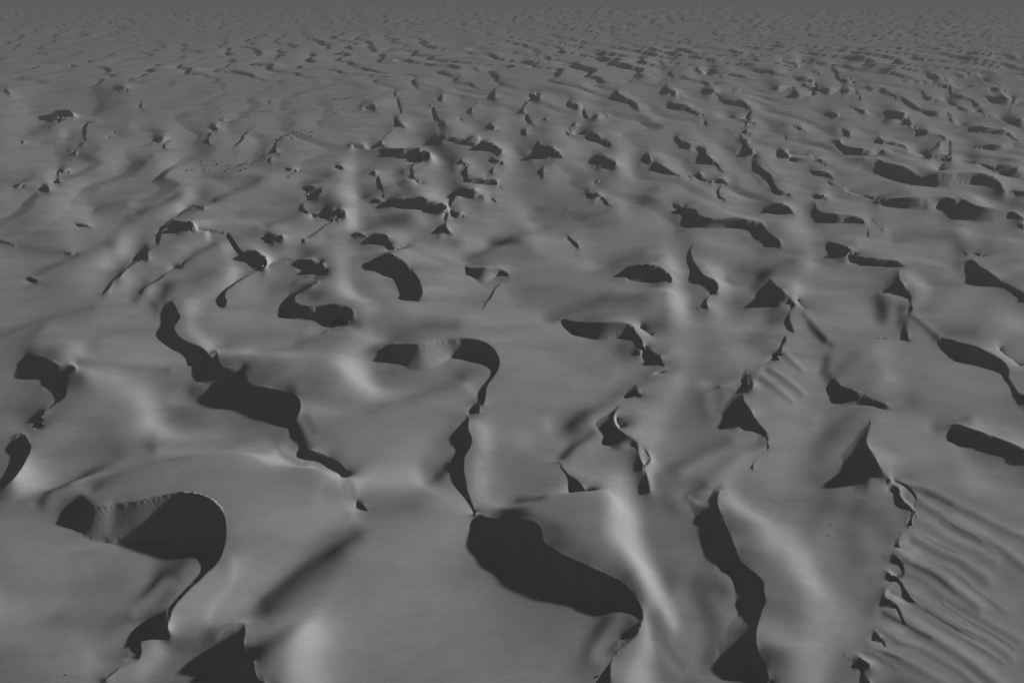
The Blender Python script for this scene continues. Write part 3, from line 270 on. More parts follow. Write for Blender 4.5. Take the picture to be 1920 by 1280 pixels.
136.2,259.5,0.7 136.7,257.4,1.2 137.6,255.7,1.5 139,254.1,1.7 141,253.3,1.7 142.8,252,2 145,251.6,1.9 147.1,251.2,1.8 149.3,250.7,1.7 151.2,249.6,1.5 152.3,247.9,0.56|136.2,259.5,0.7 134.8,257.4,0.4 133.9,255,0.2 135.6,253.1,0.1 137.6,251.3,0 139.5,249.7,0 142,249,0 144.6,248.9,0 147.2,248.6,0.01 149.8,248.2,0.12 152.3,247.9,0.56
147.8,242.4,0.86 146.1,239.2,1.15 144.3,235.9,1.43 142.8,232.6,1.77 141.5,229.2,2.22 140.2,225.7,2.74 140.5,222.4,1.71 140,218.8,1.21 138.5,215.4,0.96 136.9,212.1,1 135.5,208.7,0.83|147.8,242.4,0.86 145.4,240.5,0.67 143.2,238.4,0.46 140.9,236.3,0.26 138.8,234.1,0.11 136.8,231.8,0.04 134.9,229.4,0.03 133.2,226.9,0.05 131.7,224.2,0.13 130.6,221.3,0.31 132.4,219.9,0.52 135.1,221.3,0.34 137.7,220,0.38 138.6,217.3,0.6 137.3,214.5,0.68 136,211.7,0.74 135.5,208.7,0.83
132,204.7,0.29 130.6,202.5,0.34 129.3,200.4,0.39 128,198.2,0.45 126.8,195.9,0.53 125.8,193.6,0.67 124.9,191.2,0.81 123.8,188.9,0.89 122.9,186.5,0.17|132,204.7,0.29 130.5,202.8,0.24 129,200.8,0.19 127.5,198.8,0.14 126.1,196.8,0.07 124.7,194.8,0.02 123.5,192.7,0 122.3,190.5,0 121.3,188.3,0.01 122.9,186.5,0.17
180.7,253.9,1 181.4,251.4,1.7 180.6,248.7,1.82 179.8,246.1,1.98 179.2,243.3,2.21 178.6,240.6,2.51 177.8,238,2.88 177.1,235.3,3.19 177.9,232.7,2.66 179.7,230.7,1.57 180.4,228,1.25 180.7,225.2,1.33 180.9,222.5,1.44 181.2,219.7,1.51 180.9,217,1.82 183.2,215.7,0.86|180.7,253.9,1 178.4,251.4,0.6 176.6,248.5,0.34 174.9,245.5,0.17 173.2,242.5,0.08 171.5,239.5,0.04 169.9,236.5,0.02 168.8,233.2,0.01 170,230.4,0 173.4,229.9,0.02 176.7,229.1,0.21 178.1,226.3,0.44 178,222.8,0.43 177.8,219.4,0.39 177.6,216,0.39 177.8,212.6,0.47 180.6,213.5,0.66 183.2,215.7,0.86
187.8,261.8,0.2 188.7,261.6,0.4 189.5,261.3,0.6 190.1,261.1,0.6 189.9,260.3,0.7 190.2,259.4,0.1|187.8,261.8,0.2 188.3,261,0.1 188.7,260.2,0 188.8,259.3,0.1 188.9,258.4,0.1 189.6,258.7,0.1 190.2,259.4,0.1
186,267.5,0.1 186,265.8,0.2 185.8,264.1,0.3 185.3,262.4,0.3 184.7,260.8,0.2 184.1,259.2,0.1|186,267.5,0.1 185.5,265.8,0 185,264.2,0 184.5,262.6,0 184.4,260.8,0 184.1,259.2,0.1
99.6,216.9,0.05 99.9,215.5,0.09 100.1,214.2,0.13 100.2,212.8,0.12 100.2,211.4,0.07 100.1,210.1,0.04|99.6,216.9,0.05 99.7,215.5,0.01 99.7,214.1,0 99.8,212.8,0 100,211.4,0.01 100.1,210.1,0.04
151.4,333.7,1 150.2,330.3,1 149,326.9,1.1 148,323.5,1.2 147,320,1.3 146.4,316.4,1.4 146.5,312.9,1.7 148.4,309.8,2.2 150.2,306.8,2.8 153.6,306,2.6 157.2,305.5,2.3 160.4,303.8,1.8 162,300.6,0.8|151.4,333.7,1 149.6,330,0.9 147.9,326.1,0.8 146.3,322.3,0.7 144.8,318.3,0.5 143.6,314.3,0.4 143,310.2,0.2 143.3,306,0.1 145.7,302.7,0 149.8,302.1,0 153.9,302.4,0 158.1,302.1,0.2 162,300.6,0.8
81.4,324.3,1.1 82.6,321,1.8 84.8,318.4,2.2 87.3,316.1,2.4 87.3,312.6,2.4 86.8,309.1,2.4 86.5,305.6,2.5 87.3,302.2,2.7 89.7,299.7,3 93.1,299.5,2.9 96.6,300.1,3 100.1,300.4,3.2 103.6,300.2,3.3 106.9,299,2.9 110.1,297.7,2.5 112.5,296,2.3 112.1,292.5,2.1 111.8,289,2 111.5,285.5,2 111.6,282,2.1 111.8,278.5,2.1 112.1,275,2.1 112.2,271.5,2 112.8,268,0.9|81.4,324.3,1.1 80.4,320.3,0.9 80.2,316.4,0.6 82.6,313.6,0.3 82.2,309.6,0.2 81.6,305.6,0.1 81.7,301.5,0 83.4,297.9,0 86.8,295.8,0 90.8,295.4,0 94.8,295.7,0 98.9,296,0 102.8,295,0 105.7,292.2,0 106.7,288.3,0 106.4,284.3,0 105.2,280.4,0 104.8,276.4,0.1 106.6,272.8,0.2 109.1,269.6,0.5 112.8,268,0.9
218.3,472.3,1.1 221.1,470.1,2.4 219.4,464.3,2.1 218.1,458.3,1.8 218.7,452.3,2 220.3,446.4,2.5 222.1,440.6,3.3 227.7,441.4,2.8 233.1,444.1,2.2 239.1,444.9,1.8 245.1,445.9,1|218.3,472.3,1.1 216.2,466.9,0.7 215.1,461.2,0.4 214.5,455.4,0.2 214.1,449.6,0.1 214.2,443.8,0 215.5,438.2,0 220.5,435.8,0 225.8,434,0 230.3,437.6,0 234.6,441.5,0.1 239.6,444.4,0.4 245.2,446,1
-335.5,476.5,0.2 -334.3,475.4,0.4 -333.2,474.3,0.6 -332.1,473.2,0.7 -331.1,472.1,0.9 -329.7,471.5,0.2|-335.5,476.5,0.2 -334.4,474.1,0.1 -333.2,471.8,0 -331.7,469.7,0.1 -329.8,467.9,0.2 -328.9,469.1,0.2 -329.7,471.5,0.2
-292.3,476.6,0.3 -290.3,472.8,0.7 -288.3,468.9,0.9 -286.4,465.1,1.1 -284.7,461.1,1.2 -287.6,460.5,0.5 -286.6,456.3,0.5 -285.3,452.2,0.6 -286.8,449.3,0.3|-292.3,476.6,0.3 -292.3,471.9,0.2 -291.2,467.4,0 -289.7,463,0.1 -288.4,458.5,0.2 -287.7,453.9,0.2 -286.8,449.3,0.3
-284.7,451.7,0.3 -282.7,448.3,0.5 -280.7,445,0.6 -278.7,441.6,0.8 -276.6,438.3,1.1 -274,435.6,0.3|-284.7,451.7,0.3 -283.4,448.4,0.2 -282.2,445,0.1 -281.1,441.7,0 -280.2,438.3,0 -278.9,435,0 -276.6,432.3,0.1 -273.7,432.1,0.3 -274,435.6,0.3
-262.1,396.1,0.4 -261,395.3,0.7 -259.9,394.8,1.1 -258.9,394.9,1.2 -258,395.4,1.2 -256.7,395.4,1 -257,394.4,0.3|-262.1,396.1,0.4 -261.8,394.6,0.2 -260.8,393.6,0.1 -259.3,393.1,0 -258.1,392.2,0.2 -257.2,392.9,0.3 -257,394.4,0.3
-255.4,382.4,0.3 -253.7,379.8,0.4 -252.1,377.2,0.6 -250.3,374.5,0.8 -248.5,372,0.9 -246,370.4,0.3|-255.4,382.4,0.3 -254.6,380.2,0.2 -253.9,378,0.1 -253.1,375.8,0 -252.7,373.5,0 -251.6,371.5,0 -249.8,370,0 -247.7,369.1,0 -246,370.4,0.3
-268.3,365.2,0.4 -267.1,364.7,0.8 -265.9,364.2,1.2 -264.7,363.6,1.5 -263.5,363.7,1.6 -262.3,363.3,1.3 -262.5,362.1,0.4|-268.3,365.2,0.4 -267.7,363.2,0.2 -266.8,361.3,0.1 -265.6,359.5,0.2 -264.3,357.9,0.3 -262.6,356.6,0.4 -261.6,357.9,0.4 -262,360,0.4 -262.5,362.1,0.4
-250.2,359.6,0.6 -248.6,359.9,1.3 -247.2,359,1.7 -245.7,358.6,1.4 -244.7,357.2,1.3 -243.9,355.7,1.3 -243,354.2,1.4 -242.5,352.6,1.2 -243.2,351.1,0.5|-250.3,359.7,0.5 -250.1,357.8,0.5 -248.9,356.3,0.1 -247.5,354.9,0 -246.3,353.5,0.1 -244.9,352.1,0.4 -243.3,351.2,0.4
-290.4,511.9,0.2 -288.8,510,0.3 -287.2,508.2,0.4 -285.2,507.2,0.1|-290.4,511.8,0.2 -289.4,510.2,0.1 -288.3,508.5,0 -287.3,506.8,0 -286.3,505.5,0 -285.3,507.2,0.1
-285.1,497.8,0.1 -284.4,495.9,0.3 -284.4,493.8,0.3 -284.5,491.8,0.1|-285.1,497.8,0.1 -285.9,496.8,0.1 -285.8,495.6,0 -285.4,494.3,0 -285,493,0 -284.5,491.8,0.1
-250.6,487.8,0.6 -248,486.4,1 -245.4,485,1.3 -243,483.3,1.7 -240.6,481.6,2.1 -239,483.2,1.7 -236.2,482.6,0.5|-250.6,487.8,0.6 -247.4,484.3,0.2 -244.7,480.5,0 -242.6,476.3,0 -240.7,471.9,0 -238.6,467.7,0 -235.8,468.6,0 -236.5,473.2,0 -236.9,477.9,0.2 -236.2,482.6,0.5
-235.3,470.9,0.2 -233.5,467.3,0.3 -231.7,463.6,0.4 -229.9,460,0.5 -228,456.4,0.6 -226,452.9,0.2|-235.3,470.9,0.2 -234.2,467.5,0.1 -233.1,464.1,0 -231.8,460.7,0 -230.5,457.3,0 -229.1,454.1,0 -226,452.9,0.2
-216.4,506.1,0.3 -214.6,500.7,0.9 -213.4,495.1,0.7 -212.5,489.5,0.5 -210.6,484.1,0.7 -208.3,478.8,0.9 -205.9,473.6,0.9 -203.6,468.4,0.6 -201.3,463.1,0.2|-216.4,506.1,0.3 -217.6,501.5,0.1 -216.1,496.5,0 -214.5,491.4,0 -213.3,486.2,0 -212.3,481,0 -210.5,476.1,0 -207.7,471.6,0 -204.7,467.2,0.1 -201.3,463.1,0.2
-191.3,521.1,0.3 -190.9,514.1,0.5 -190.7,507,0.6 -190.2,500,0.6 -188.9,493.1,0.7 -186.8,486.4,0.7 -185.1,479.5,0.7 -183.9,472.6,0.8 -183.3,465.6,0.8 -184.3,458.7,0.2|-191.3,521.1,0.3 -192.9,514.2,0.1 -192.8,507.2,0 -192.2,500.2,0 -191.1,493.2,0 -188.8,486.5,0 -187.4,479.6,0 -186.6,472.6,0 -185.8,465.6,0 -184.3,458.7,0.2
-159.6,500.5,0.5 -159.6,493.2,0.9 -160,485.9,0.9 -159.6,478.5,0.7 -158.7,471.2,0.7 -157.3,464,0.7 -155.4,456.9,0.9 -153.2,449.9,1.2 -150.8,443,1.7 -147.3,436.7,0.4|-159.6,500.5,0.5 -162.7,495.4,0.2 -162.7,489.3,0.1 -162,483.3,0.1 -161.2,477.2,0.2 -160,471.2,0.2 -158.8,465.2,0.2 -157.9,459.2,0.2 -157.8,453.1,0.1 -157.7,447,0 -157.2,440.9,0 -155.1,435.2,0.1 -150.8,431.7,0.3 -147.3,436.7,0.4
-150.2,428.5,0.2 -149.1,425.3,0.6 -147.9,422.1,0.8 -146.9,418.9,0.5 -146.3,415.5,0.4 -145.9,412.2,0.2|-150.2,428.5,0.2 -150.6,425.9,0.1 -151.1,423.3,0 -151.3,420.7,0 -150.2,420.5,0 -148.7,419.6,0 -147.9,417,0 -147.2,414.5,0.1 -145.9,412.1,0.2
-137.7,405.4,0.4 -135.4,403.6,0.5 -133.1,401.8,0.6 -130.7,400.1,0.9 -128.4,398.5,1.3 -125.7,399.6,0.9 -122.9,400.4,0.3|-137.7,405.4,0.4 -135.7,403.6,0.4 -133.7,401.8,0.3 -132.1,399.7,0.1 -130.8,397.3,0.1 -129,395.5,0 -126.7,396.7,0 -124.8,398.5,0 -122.9,400.4,0.3
-124.8,395,0.1 -125.1,391.9,0.3 -125.5,388.8,0.2 -125.5,385.7,0.3 -125.3,382.6,0.4 -125.5,379.6,0.1|-124.8,395,0.1 -126,392.4,0 -126.4,389.6,0 -126.5,386.7,0 -126.7,383.8,0 -126.7,381,0 -125.5,379.6,0.1
-151.5,328.7,0.4 -150.5,326.3,0.9 -149.5,323.9,1.3 -148.7,321.4,1.6 -150.4,322.1,1.1 -152.4,323.8,0.4|-151.5,328.7,0.4 -152.5,328.4,0.4 -152.9,327.5,0.4 -153,326.4,0.4 -153,325.4,0.4 -153,324.3,0.4 -152.4,323.8,0.4
-111.3,362.9,0.6 -108.2,361.1,1.3 -105.4,359,1.7 -102.8,356.4,1.5 -100.7,353.6,1.7 -99,350.4,2.1 -97.8,347.1,2.2 -97.4,343.5,2.1 -98.7,340.9,1.8 -101.5,343.2,0.5|-111.3,362.9,0.6 -110.5,360,0.3 -109.5,357.1,0 -108.4,354.3,0 -107.4,351.5,0 -106.3,348.6,0.3 -105.1,345.8,0.5 -103.7,343.2,0.5 -101.5,343.2,0.5
-103.1,337,0.2 -103.5,334.1,0.3 -103.7,331.2,0.4 -103.1,328.3,0.5 -102.1,325.5,0.6 -101,322.9,0.7 -99.6,320.3,0.6 -98,317.9,0.5 -96,315.7,0.2|-103.1,337,0.2 -104.2,334.4,0.1 -104.8,331.7,0.1 -104.8,328.9,0 -104.4,326.1,0 -103.5,323.4,0 -102.3,320.9,0 -100.7,318.6,0 -98.6,316.8,0 -96,315.7,0.2
-109.7,460.8,0.6 -107.7,459.8,1.2 -105.3,460.8,1.5 -102.7,460.9,1.8 -100,460.9,1.8 -97.8,459.6,1.4 -97,457.1,0.4|-109.7,460.8,0.6 -109.3,458.3,0.6 -107,458.5,0.2 -104.4,458.5,0 -101.9,458.3,0 -99.3,458.2,0.1 -97,457.1,0.4
-86.9,520.2,0.1 -87.5,514.1,0.2 -87.9,508.1,0.3 -88.6,502.1,0.4 -89.8,496.2,0.3 -91.1,490.3,0.1|-86.9,520.2,0.1 -88.1,514.2,0.1 -89.3,508.3,0 -90,502.3,0 -90.7,496.3,0 -91.1,490.3,0.1
-89.8,480.8,0.5 -89,476.2,1 -88.2,471.5,1.3 -87.4,466.9,1.5 -86.6,462.2,1.7 -85.4,457.7,0.4|-89.8,480.8,0.5 -91.2,477.6,0.4 -92.6,474.3,0.2 -93.3,470.9,0 -93,467.5,0 -92.1,464,0 -91.1,460.7,0 -89.9,457.4,0.2 -87.6,455.1,0.4 -85.3,457.6,0.5
-83.9,449.9,1.6 -82.5,447,1.9 -80.7,444.4,2.2 -78.3,442.4,2.5 -75.6,440.7,2.8 -72.9,439,3.4 -70.2,437.5,4.1 -67.1,437.6,4.4 -63.9,437.7,4.5 -60.7,437.6,4.5 -57.6,437.2,4.5 -54.5,436.6,3.9 -52.7,434.7,3.6 -52,431.7,3.9 -50.2,429.2,2.7 -51.5,427,1.4|-83.9,449.9,1.6 -84.2,446.3,1.3 -83.2,443,1.1 -81.5,439.9,0.8 -79.7,436.9,0.5 -77.7,434,0.3 -74.7,432.2,0 -71.3,431.3,0 -67.7,431.4,0 -64.2,431.4,0 -60.7,431.3,0 -57.5,430.1,0.5 -54.9,427.7,1.1 -51.5,427,1.4
-52,431.2,0.2 -52.3,427.5,0.3 -52.6,423.8,0.5 -53.3,420.4,0.1|-52,431.2,0.2 -53,428.4,0.1 -53.9,425.7,0 -54.6,422.9,0 -55.3,420.1,0.1 -55.1,418.2,0.1 -53.3,420.4,0.1
-80.2,398.7,0.3 -79.8,396.7,0.5 -79.3,394.6,0.7 -78.9,392.5,0.9 -78.4,390.5,1 -77.2,388.8,0.3|-80.2,398.7,0.3 -80.8,397.1,0.3 -81.3,395.4,0.1 -81.5,393.7,0 -81.6,392,0 -81.5,390.2,0 -80.6,388.9,0 -78.9,389,0 -77.2,388.8,0.3
-59,407.2,0.3 -58.5,402.4,0.7 -58,397.6,0.6 -57,392.8,0.5 -56,388,0.7 -55.1,383.3,1 -53.8,378.6,0.2|-59,407.2,0.3 -60,403.3,0.2 -61.4,399.4,0.1 -62.9,395.6,0.1 -60.6,396.8,0.1 -58.3,395.1,0.1 -57.8,391,0.1 -57.7,386.9,0 -57.7,382.9,0 -57.3,378.8,0 -53.8,378.6,0.2
-53.5,374.4,0.2 -52.2,372.9,0.4 -51,371.3,0.6 -49,371.4,0.1|-53.5,374.4,0.2 -53,373.1,0.1 -52.4,371.7,0 -51.9,370.3,0 -51,369.3,0 -49.9,370.3,0 -49,371.4,0.1
-48.7,487,1.1 -46.5,484.1,1.9 -44.2,483.8,2 -40.8,482.7,2.1 -37.5,481.2,2.1 -34.2,479.8,1.9 -33,476.5,1.7 -32.6,472.9,1.7 -31.7,469.4,1.6 -29.2,466.9,1.8 -28.3,469.6,2.4 -27.9,472.1,3.2 -26.2,474.6,3.9 -23.4,476.5,4.2 -23.4,473,3.2 -20.7,470.5,0.9|-48.7,487,1.1 -48.6,482.2,0.8 -45.7,479.9,0.4 -41.6,478.7,0.1 -39.1,474.7,0.2 -36.6,470.6,0.3 -34,466.6,0.3 -30.2,464.6,0.2 -27,462.1,0.2 -25.7,457.6,0.2 -23.6,456.5,0.2 -22.6,461.2,0.4 -21.6,465.9,0.7 -20.7,470.5,0.9
-21.2,460.2,1.3 -18.6,459.9,2.5 -16.9,457.4,3.2 -15.7,454.6,3.9 -14.7,454.7,3.8 -12.7,452.7,3.9 -10.1,451.3,3 -8.2,449.1,2.2 -6.2,447.2,1.7 -5.8,444.2,1.8 -5.9,441.2,1.9 -6.1,438.2,2 -7.9,436.1,1.3|-21.2,460.2,1.4 -21.5,456.8,1.2 -22.2,453.5,0.4 -21.2,450.3,0.1 -19,447.9,0 -15.8,447.1,0 -12.5,447.6,0 -10.2,445.8,0.5 -9.6,442.5,0.7 -9.1,439.1,1 -7.9,436.1,1.3
-31.3,424.9,0.6 -30.8,421.4,0.9 -30.2,417.9,1.3 -29.7,414.4,1.7 -28.1,411.6,1.3 -25.6,409.8,0.8 -25.6,406.3,0.5|-31.3,424.9,0.6 -32.9,420.9,0.4 -35.1,417.4,0.1 -35.3,413.1,0 -34.9,408.9,0.1 -34.4,404.7,0.2 -33.4,400.5,0.4 -31.5,403,0.5 -29.7,406.8,0.3 -27.4,410,0.2 -25.6,406.3,0.5
-26.2,408.3,0.7 -26.2,404.6,0.9 -26.1,400.8,1 -26,397.1,1.2 -25.9,393.3,1.3 -25.6,389.6,1.3 -25.4,385.9,1.1 -25,382.1,1 -24.7,378.4,1 -24.5,374.6,1.1 -22.5,372.1,1.4 -18.8,373,2 -15.9,372.8,2.1 -14.8,370.5,1.6 -11.3,370.9,1.9 -8.1,369.7,2 -7.2,366.6,0.6|-26.2,408.3,0.7 -26.8,404.8,0.6 -27.5,401.3,0.5 -28.2,397.8,0.4 -28.9,394.3,0.3 -29.4,390.8,0.2 -28.7,387.3,0.2 -26.4,384.6,0.3 -26.1,381.1,0.3 -26.4,377.5,0.3 -26.8,373.9,0.3 -26.5,370.4,0.2 -23.4,369.8,0.1 -19.9,370.3,0 -16.6,369,0 -13,368.5,0 -10,367,0.3 -7.2,366.6,0.6
-11.4,432.3,0.5 -11.5,429.4,0.6 -11.5,426.5,0.8 -11.3,423.6,1 -10.6,420.8,1.2 -9.2,418.3,1.2 -8,415.7,1.5 -5.1,415.7,1 -3.1,414,0.3|-11.4,432.3,0.5 -12.4,428.9,0.4 -13.3,425.6,0.2 -13.5,422.1,0.1 -12.5,418.7,0 -11.8,415.3,0 -11.7,411.8,0 -9.4,412,0 -6.5,414,0 -3.1,414,0.3
-10.5,403.6,0.3 -10.8,398.8,0.6 -11,394.1,0.9 -11.7,389.4,0.3|-10.5,403.6,0.3 -12.1,400,0.1 -13.5,396.3,0 -14.5,392.5,0.1 -15.3,388.7,0.2 -14.4,386.6,0.3 -11.7,389.4,0.3
-6.2,362.2,0.1 -5.8,361,0.1 -5.3,359.8,0.2 -4.7,358.8,0.1|-6.2,362.2,0.1 -6.1,361.2,0 -5.9,360.1,0 -5.8,359.1,0 -5.6,358.2,0 -4.7,358.8,0.1
-26.7,348.6,1 -24.6,349.7,2.2 -22.9,348,2.8 -22.1,347.2,3 -20.5,347.3,3.1 -19.6,346.5,3.4 -17.8,345.9,2.5 -16.1,344.2,1.3 -14.7,342.3,1.1 -14.2,339.9,1.1 -13.7,337.5,1|-26.7,348.6,1 -26.7,346,1 -26.6,343.4,0.7 -26,340.9,0.1 -24,341.7,0 -21.6,342.4,0 -19.3,341.2,0.3 -17.5,342.8,0.5 -15.7,342.3,0.8 -14.7,339.9,0.9 -13.7,337.5,1
-7.4,350,0.1 -8.3,347.6,0.2 -9.3,345.1,0.2 -10,342.6,0.2 -9.3,340.1,0.4 -8.2,337.8,0.4 -8.1,335.2,0.1|-7.4,350,0.1 -8.3,347.5,0.1 -9.1,345,0.1 -9.9,342.5,0.1 -10.4,339.9,0 -9,337.7,0 -8.1,335.2,0.1
-66.6,349.2,0.2 -66.2,347.6,0.3 -65.8,346,0.4 -65.5,344.4,0.5 -65.3,342.8,0.6 -66.3,342,0.1|-66.6,349.2,0.2 -66.8,347.7,0.1 -67.1,346.3,0 -67.2,344.8,0 -66.7,343.4,0.1 -66.3,342,0.1
-69.6,338,0.4 -68.6,336.9,0.7 -67.4,335.9,0.9 -66.3,334.8,1.2 -64.9,334.3,0.9 -63.7,333.4,0.6 -62.8,332.1,0.3|-69.6,338,0.4 -69.6,336.6,0.3 -69.5,335.3,0.2 -69,334.1,0.1 -68,333.2,0 -66.7,333,0 -65.3,333.1,0 -64.1,332.5,0.2 -62.8,332.1,0.3
-60.9,331.9,1.5 -58.6,331.3,2.3 -56.3,330.6,3 -54.2,329.5,3.5 -52.4,329.4,3.5 -50.1,329.2,3.7 -47.7,329.8,4.1 -45.3,330,4.4 -43.2,329,4.3 -41.1,327.8,3.7 -38.9,326.8,3 -36.7,325.9,2.8 -34.4,325.3,2.6 -33.9,322.9,3.2 -32.8,321.1,3.4 -30.6,320.1,2.6 -30.2,317.9,1.3|-60.9,331.9,1.5 -59.9,329.4,1.2 -58.6,327.1,0.7 -57,324.9,0.3 -54.5,324.2,0.1 -51.8,324.1,0 -49.2,324,0 -46.5,323.6,0 -44,322.7,0 -41.7,321.4,0 -39.7,319.7,0.1 -37.6,318,0.3 -35.7,316.1,0.7 -33.5,314.6,1.2 -31.1,315.4,1.3 -30.2,317.9,1.3
-29.3,322.2,0.4 -28.9,320.5,0.6 -28.5,318.8,0.8 -27.9,317.1,0.9 -27,315.5,1 -25.9,314.1,1.2 -25,312.7,1.5 -23.2,312.7,1.2 -23,311.5,0.3|-29.3,322.2,0.4 -30,320.3,0.3 -30.1,318.3,0.1 -29.6,316.3,0 -28.9,314.4,0 -28,312.5,0 -27,310.7,0 -25.7,309.2,0.2 -24.1,309.7,0.3 -23,311.5,0.3
21.1,479,1.5 19.1,473.4,1.5 18,467.6,1.7 18.1,461.7,2.1 19,455.9,2.4 20.6,450.2,2.7 23.7,445.2,3.6 25.1,439.5,4.3 25.6,433.6,5.2 28.9,428.9,3.5 31.1,423.7,1.4|21.1,479,1.5 19.6,474.4,1.4 18.1,469.9,1.4 16.4,465.4,1.2 13.8,461.4,1 12.9,456.8,0.7 13.3,452,0.5 13.8,447.3,0.3 13.9,442.5,0.2 13.5,437.7,0.1 13.5,433,0 14.9,428.4,0 18,424.9,0 22.4,423.6,0.5 26.8,425.3,0.7 31.1,423.7,1.4
19,406.7,0.4 18.6,401.7,0.8 18.2,396.8,1 17.9,391.9,1 17.9,386.9,0.7 17.7,382,0.6 17.3,377,0.2|19,406.7,0.4 17.2,403.7,0.2 15.9,400.5,0 15.3,397,0 14.9,393.6,0 15,390.1,0 15.8,386.7,0 16.4,383.3,0 16.3,379.8,0.1 17.3,377,0.2
54.3,496.7,1 57,493.5,2.2 58.6,489.6,2.6 59.4,485.5,2.9 60.6,481.5,2.6 62.6,477.8,1.8 64,473.9,1.9 65.2,469.8,2 65.9,465.7,1.8 65.6,461.5,2 65.2,457.3,0.8|54.3,496.7,1 53,492.5,0.5 52.7,488.1,0.1 52.9,483.7,0 53.8,479.4,0 57,476.5,0 58.3,472.3,0 59.2,468,0 60.5,463.8,0.1 62.1,459.7,0.4 65.1,457.2,0.8
52,428.7,1 54.5,426.8,2.1 56.2,424.1,2.7 57.6,421.2,3 58.8,418.3,2.9 59.6,415.2,2.9 60.2,412.1,3 60.8,409,3.1 60.6,405.8,3.7 61.1,402.7,3.6 61,399.6,2.6 59.7,396.7,2.1 56.9,395.8,1|52,428.7,1 51.3,424.7,0.6 50.6,420.7,0.1 50.3,416.6,0 50.1,412.6,0 50.3,408.5,0.1 50.6,404.4,0.4 51.2,400.4,0.9 54.3,398.7,1 56.9,395.8,1
46.8,375.3,0.2 47,373.6,0.4 47.1,371.8,0.6 48.2,370.8,0.2|46.8,375.3,0.2 45.8,372.9,0 45,370.4,0 44.3,367.9,0 45.6,366.4,0 47.1,368.5,0.1 48.2,370.8,0.2
42.5,357.9,0.6 40.7,355.5,0.6 40.1,352.7,0.7 40,349.8,0.8 40.7,347,0.9 42.8,344.9,1.4 44.2,342.5,1.9 46.4,340.8,1.1 46.8,338,0.7 47.2,335.1,0.7 47.5,332.2,0.8 47.9,329.3,0.9 49.1,326.7,0.5|42.5,357.9,0.6 40.4,355.1,0.5 38.9,352.1,0.4 38.5,348.7,0.3 39.6,345.4,0.1 39.9,342,0.1 39.9,338.6,0.1 40,335.1,0.2 41.2,333,0.3 43,335.9,0.3 44.3,339,0.2 45.8,338.1,0.2 46.1,334.6,0.2 46,331.2,0.2 45.9,327.9,0.2 49.1,326.7,0.5
85.5,440.2,0.6 85.9,435.6,1.3 85.9,430.9,1.7 85.2,426.3,1.7 84.5,421.7,1.8 84.5,417.1,1.3 85.1,412.7,0.5|85.5,440.2,0.6 82.8,436.7,0.3 81.4,432.5,0.1 80.9,428,0 80.2,423.6,0 79,419.3,0 77.7,415.1,0 78.8,415.5,0 81.4,416.8,0 82.3,412.4,0.2 85,412.6,0.5
85.3,411.1,0.9 86.3,407.8,1.5 87.3,404.4,2.1 88.1,401.1,2.5 89.6,398,2.2 90.5,394.6,1.9 91.1,391.2,1.6 92.2,387.8,1.3 93.7,384.7,1.1 96.2,382.4,0.8|85.3,411.1,0.9 83.7,408,0.5 82.4,404.7,0.2 82.1,401.2,0.1 82.8,397.7,0 84,394.4,0 85.8,391.3,0 88,388.5,0.2 90.4,386,0.4 92.9,383.4,0.5 96.2,382.4,0.8
116.3,494.3,0.5 115.9,490,0.9 115.6,485.7,1.2 115.5,481.4,1.4 115.5,477.1,1.5 115.1,472.8,1.7 116,468.8,0.4|116.3,494.3,0.5 114.5,490.9,0.3 112.8,487.5,0.1 112,483.7,0 111.5,479.9,0 111.1,476.1,0 111,472.3,0 112.6,469,0.1 115.9,468.6,0.4
79.1,329.7,0.4 80.8,327.7,0.8 82.1,325.5,1.1 83.2,323.4,0.9 83.1,320.9,0.6 82.6,318.3,0.6 82.2,315.8,0.2|79.1,329.7,0.4 79.4,327.2,0.1 79.5,324.8,0 80,322.5,0 80.9,320.3,0 80.7,317.9,0.1 80.2,315.5,0.1 80.6,314,0.2 82.2,315.8,0.2
114.3,482.4,0.8 115.2,476.6,1.1 116.1,470.7,1.5 116.8,464.9,1.8 118.1,459.2,2.2 123.3,457.1,1.5 126,452.6,1.5 125.4,446.8,1.6 123.9,441.1,1.7 122.3,435.4,1.8 121.2,429.6,2.1 120.9,423.8,2.4 120.7,417.9,2.8 122.9,412.6,1.3 122.6,406.7,0.9 122,400.8,1 121.5,395,1.1 121.9,389.1,0.7|114.3,482.4,0.8 113.9,476.3,0.6 113.4,470.2,0.3 112.9,464.1,0.2 112.5,457.9,0.1 112.8,451.8,0 116.3,448.2,0 119.9,453,0 121.8,452.4,0 120.9,446.3,0 119.5,440.3,0 117.8,434.5,0 115.7,428.7,0 113.8,422.9,0 113.3,416.8,0 115.4,411.7,0 121.5,412,0.3 121.6,406,0.4 120.4,400,0.5 119,394,0.5 121.9,389.1,0.7
100.3,383.8,0.6 102.2,383,0.6 103.9,382,0.9 104.9,383.3,1.6 106.4,384.4,2.1 106.5,382.7,1.9 106.1,380.7,1.5 106.4,378.8,1.1 106.9,376.8,0.9 107.6,375,0.8 108.8,373.4,0.8 110.6,373,1 112.5,373.7,1.4 114.5,373.7,1.7 116,372.8,1.9 117.7,372,1.3 116.7,370.4,0.4|100.3,383.8,0.6 102.3,382.5,0.4 103.6,380.7,0.2 103.7,378.3,0.1 104.6,376.2,0.1 106.1,374.4,0.2 107.8,372.8,0.2 110,372,0.2 112.3,371.8,0 114.5,370.9,0.2 116.7,370.4,0.4
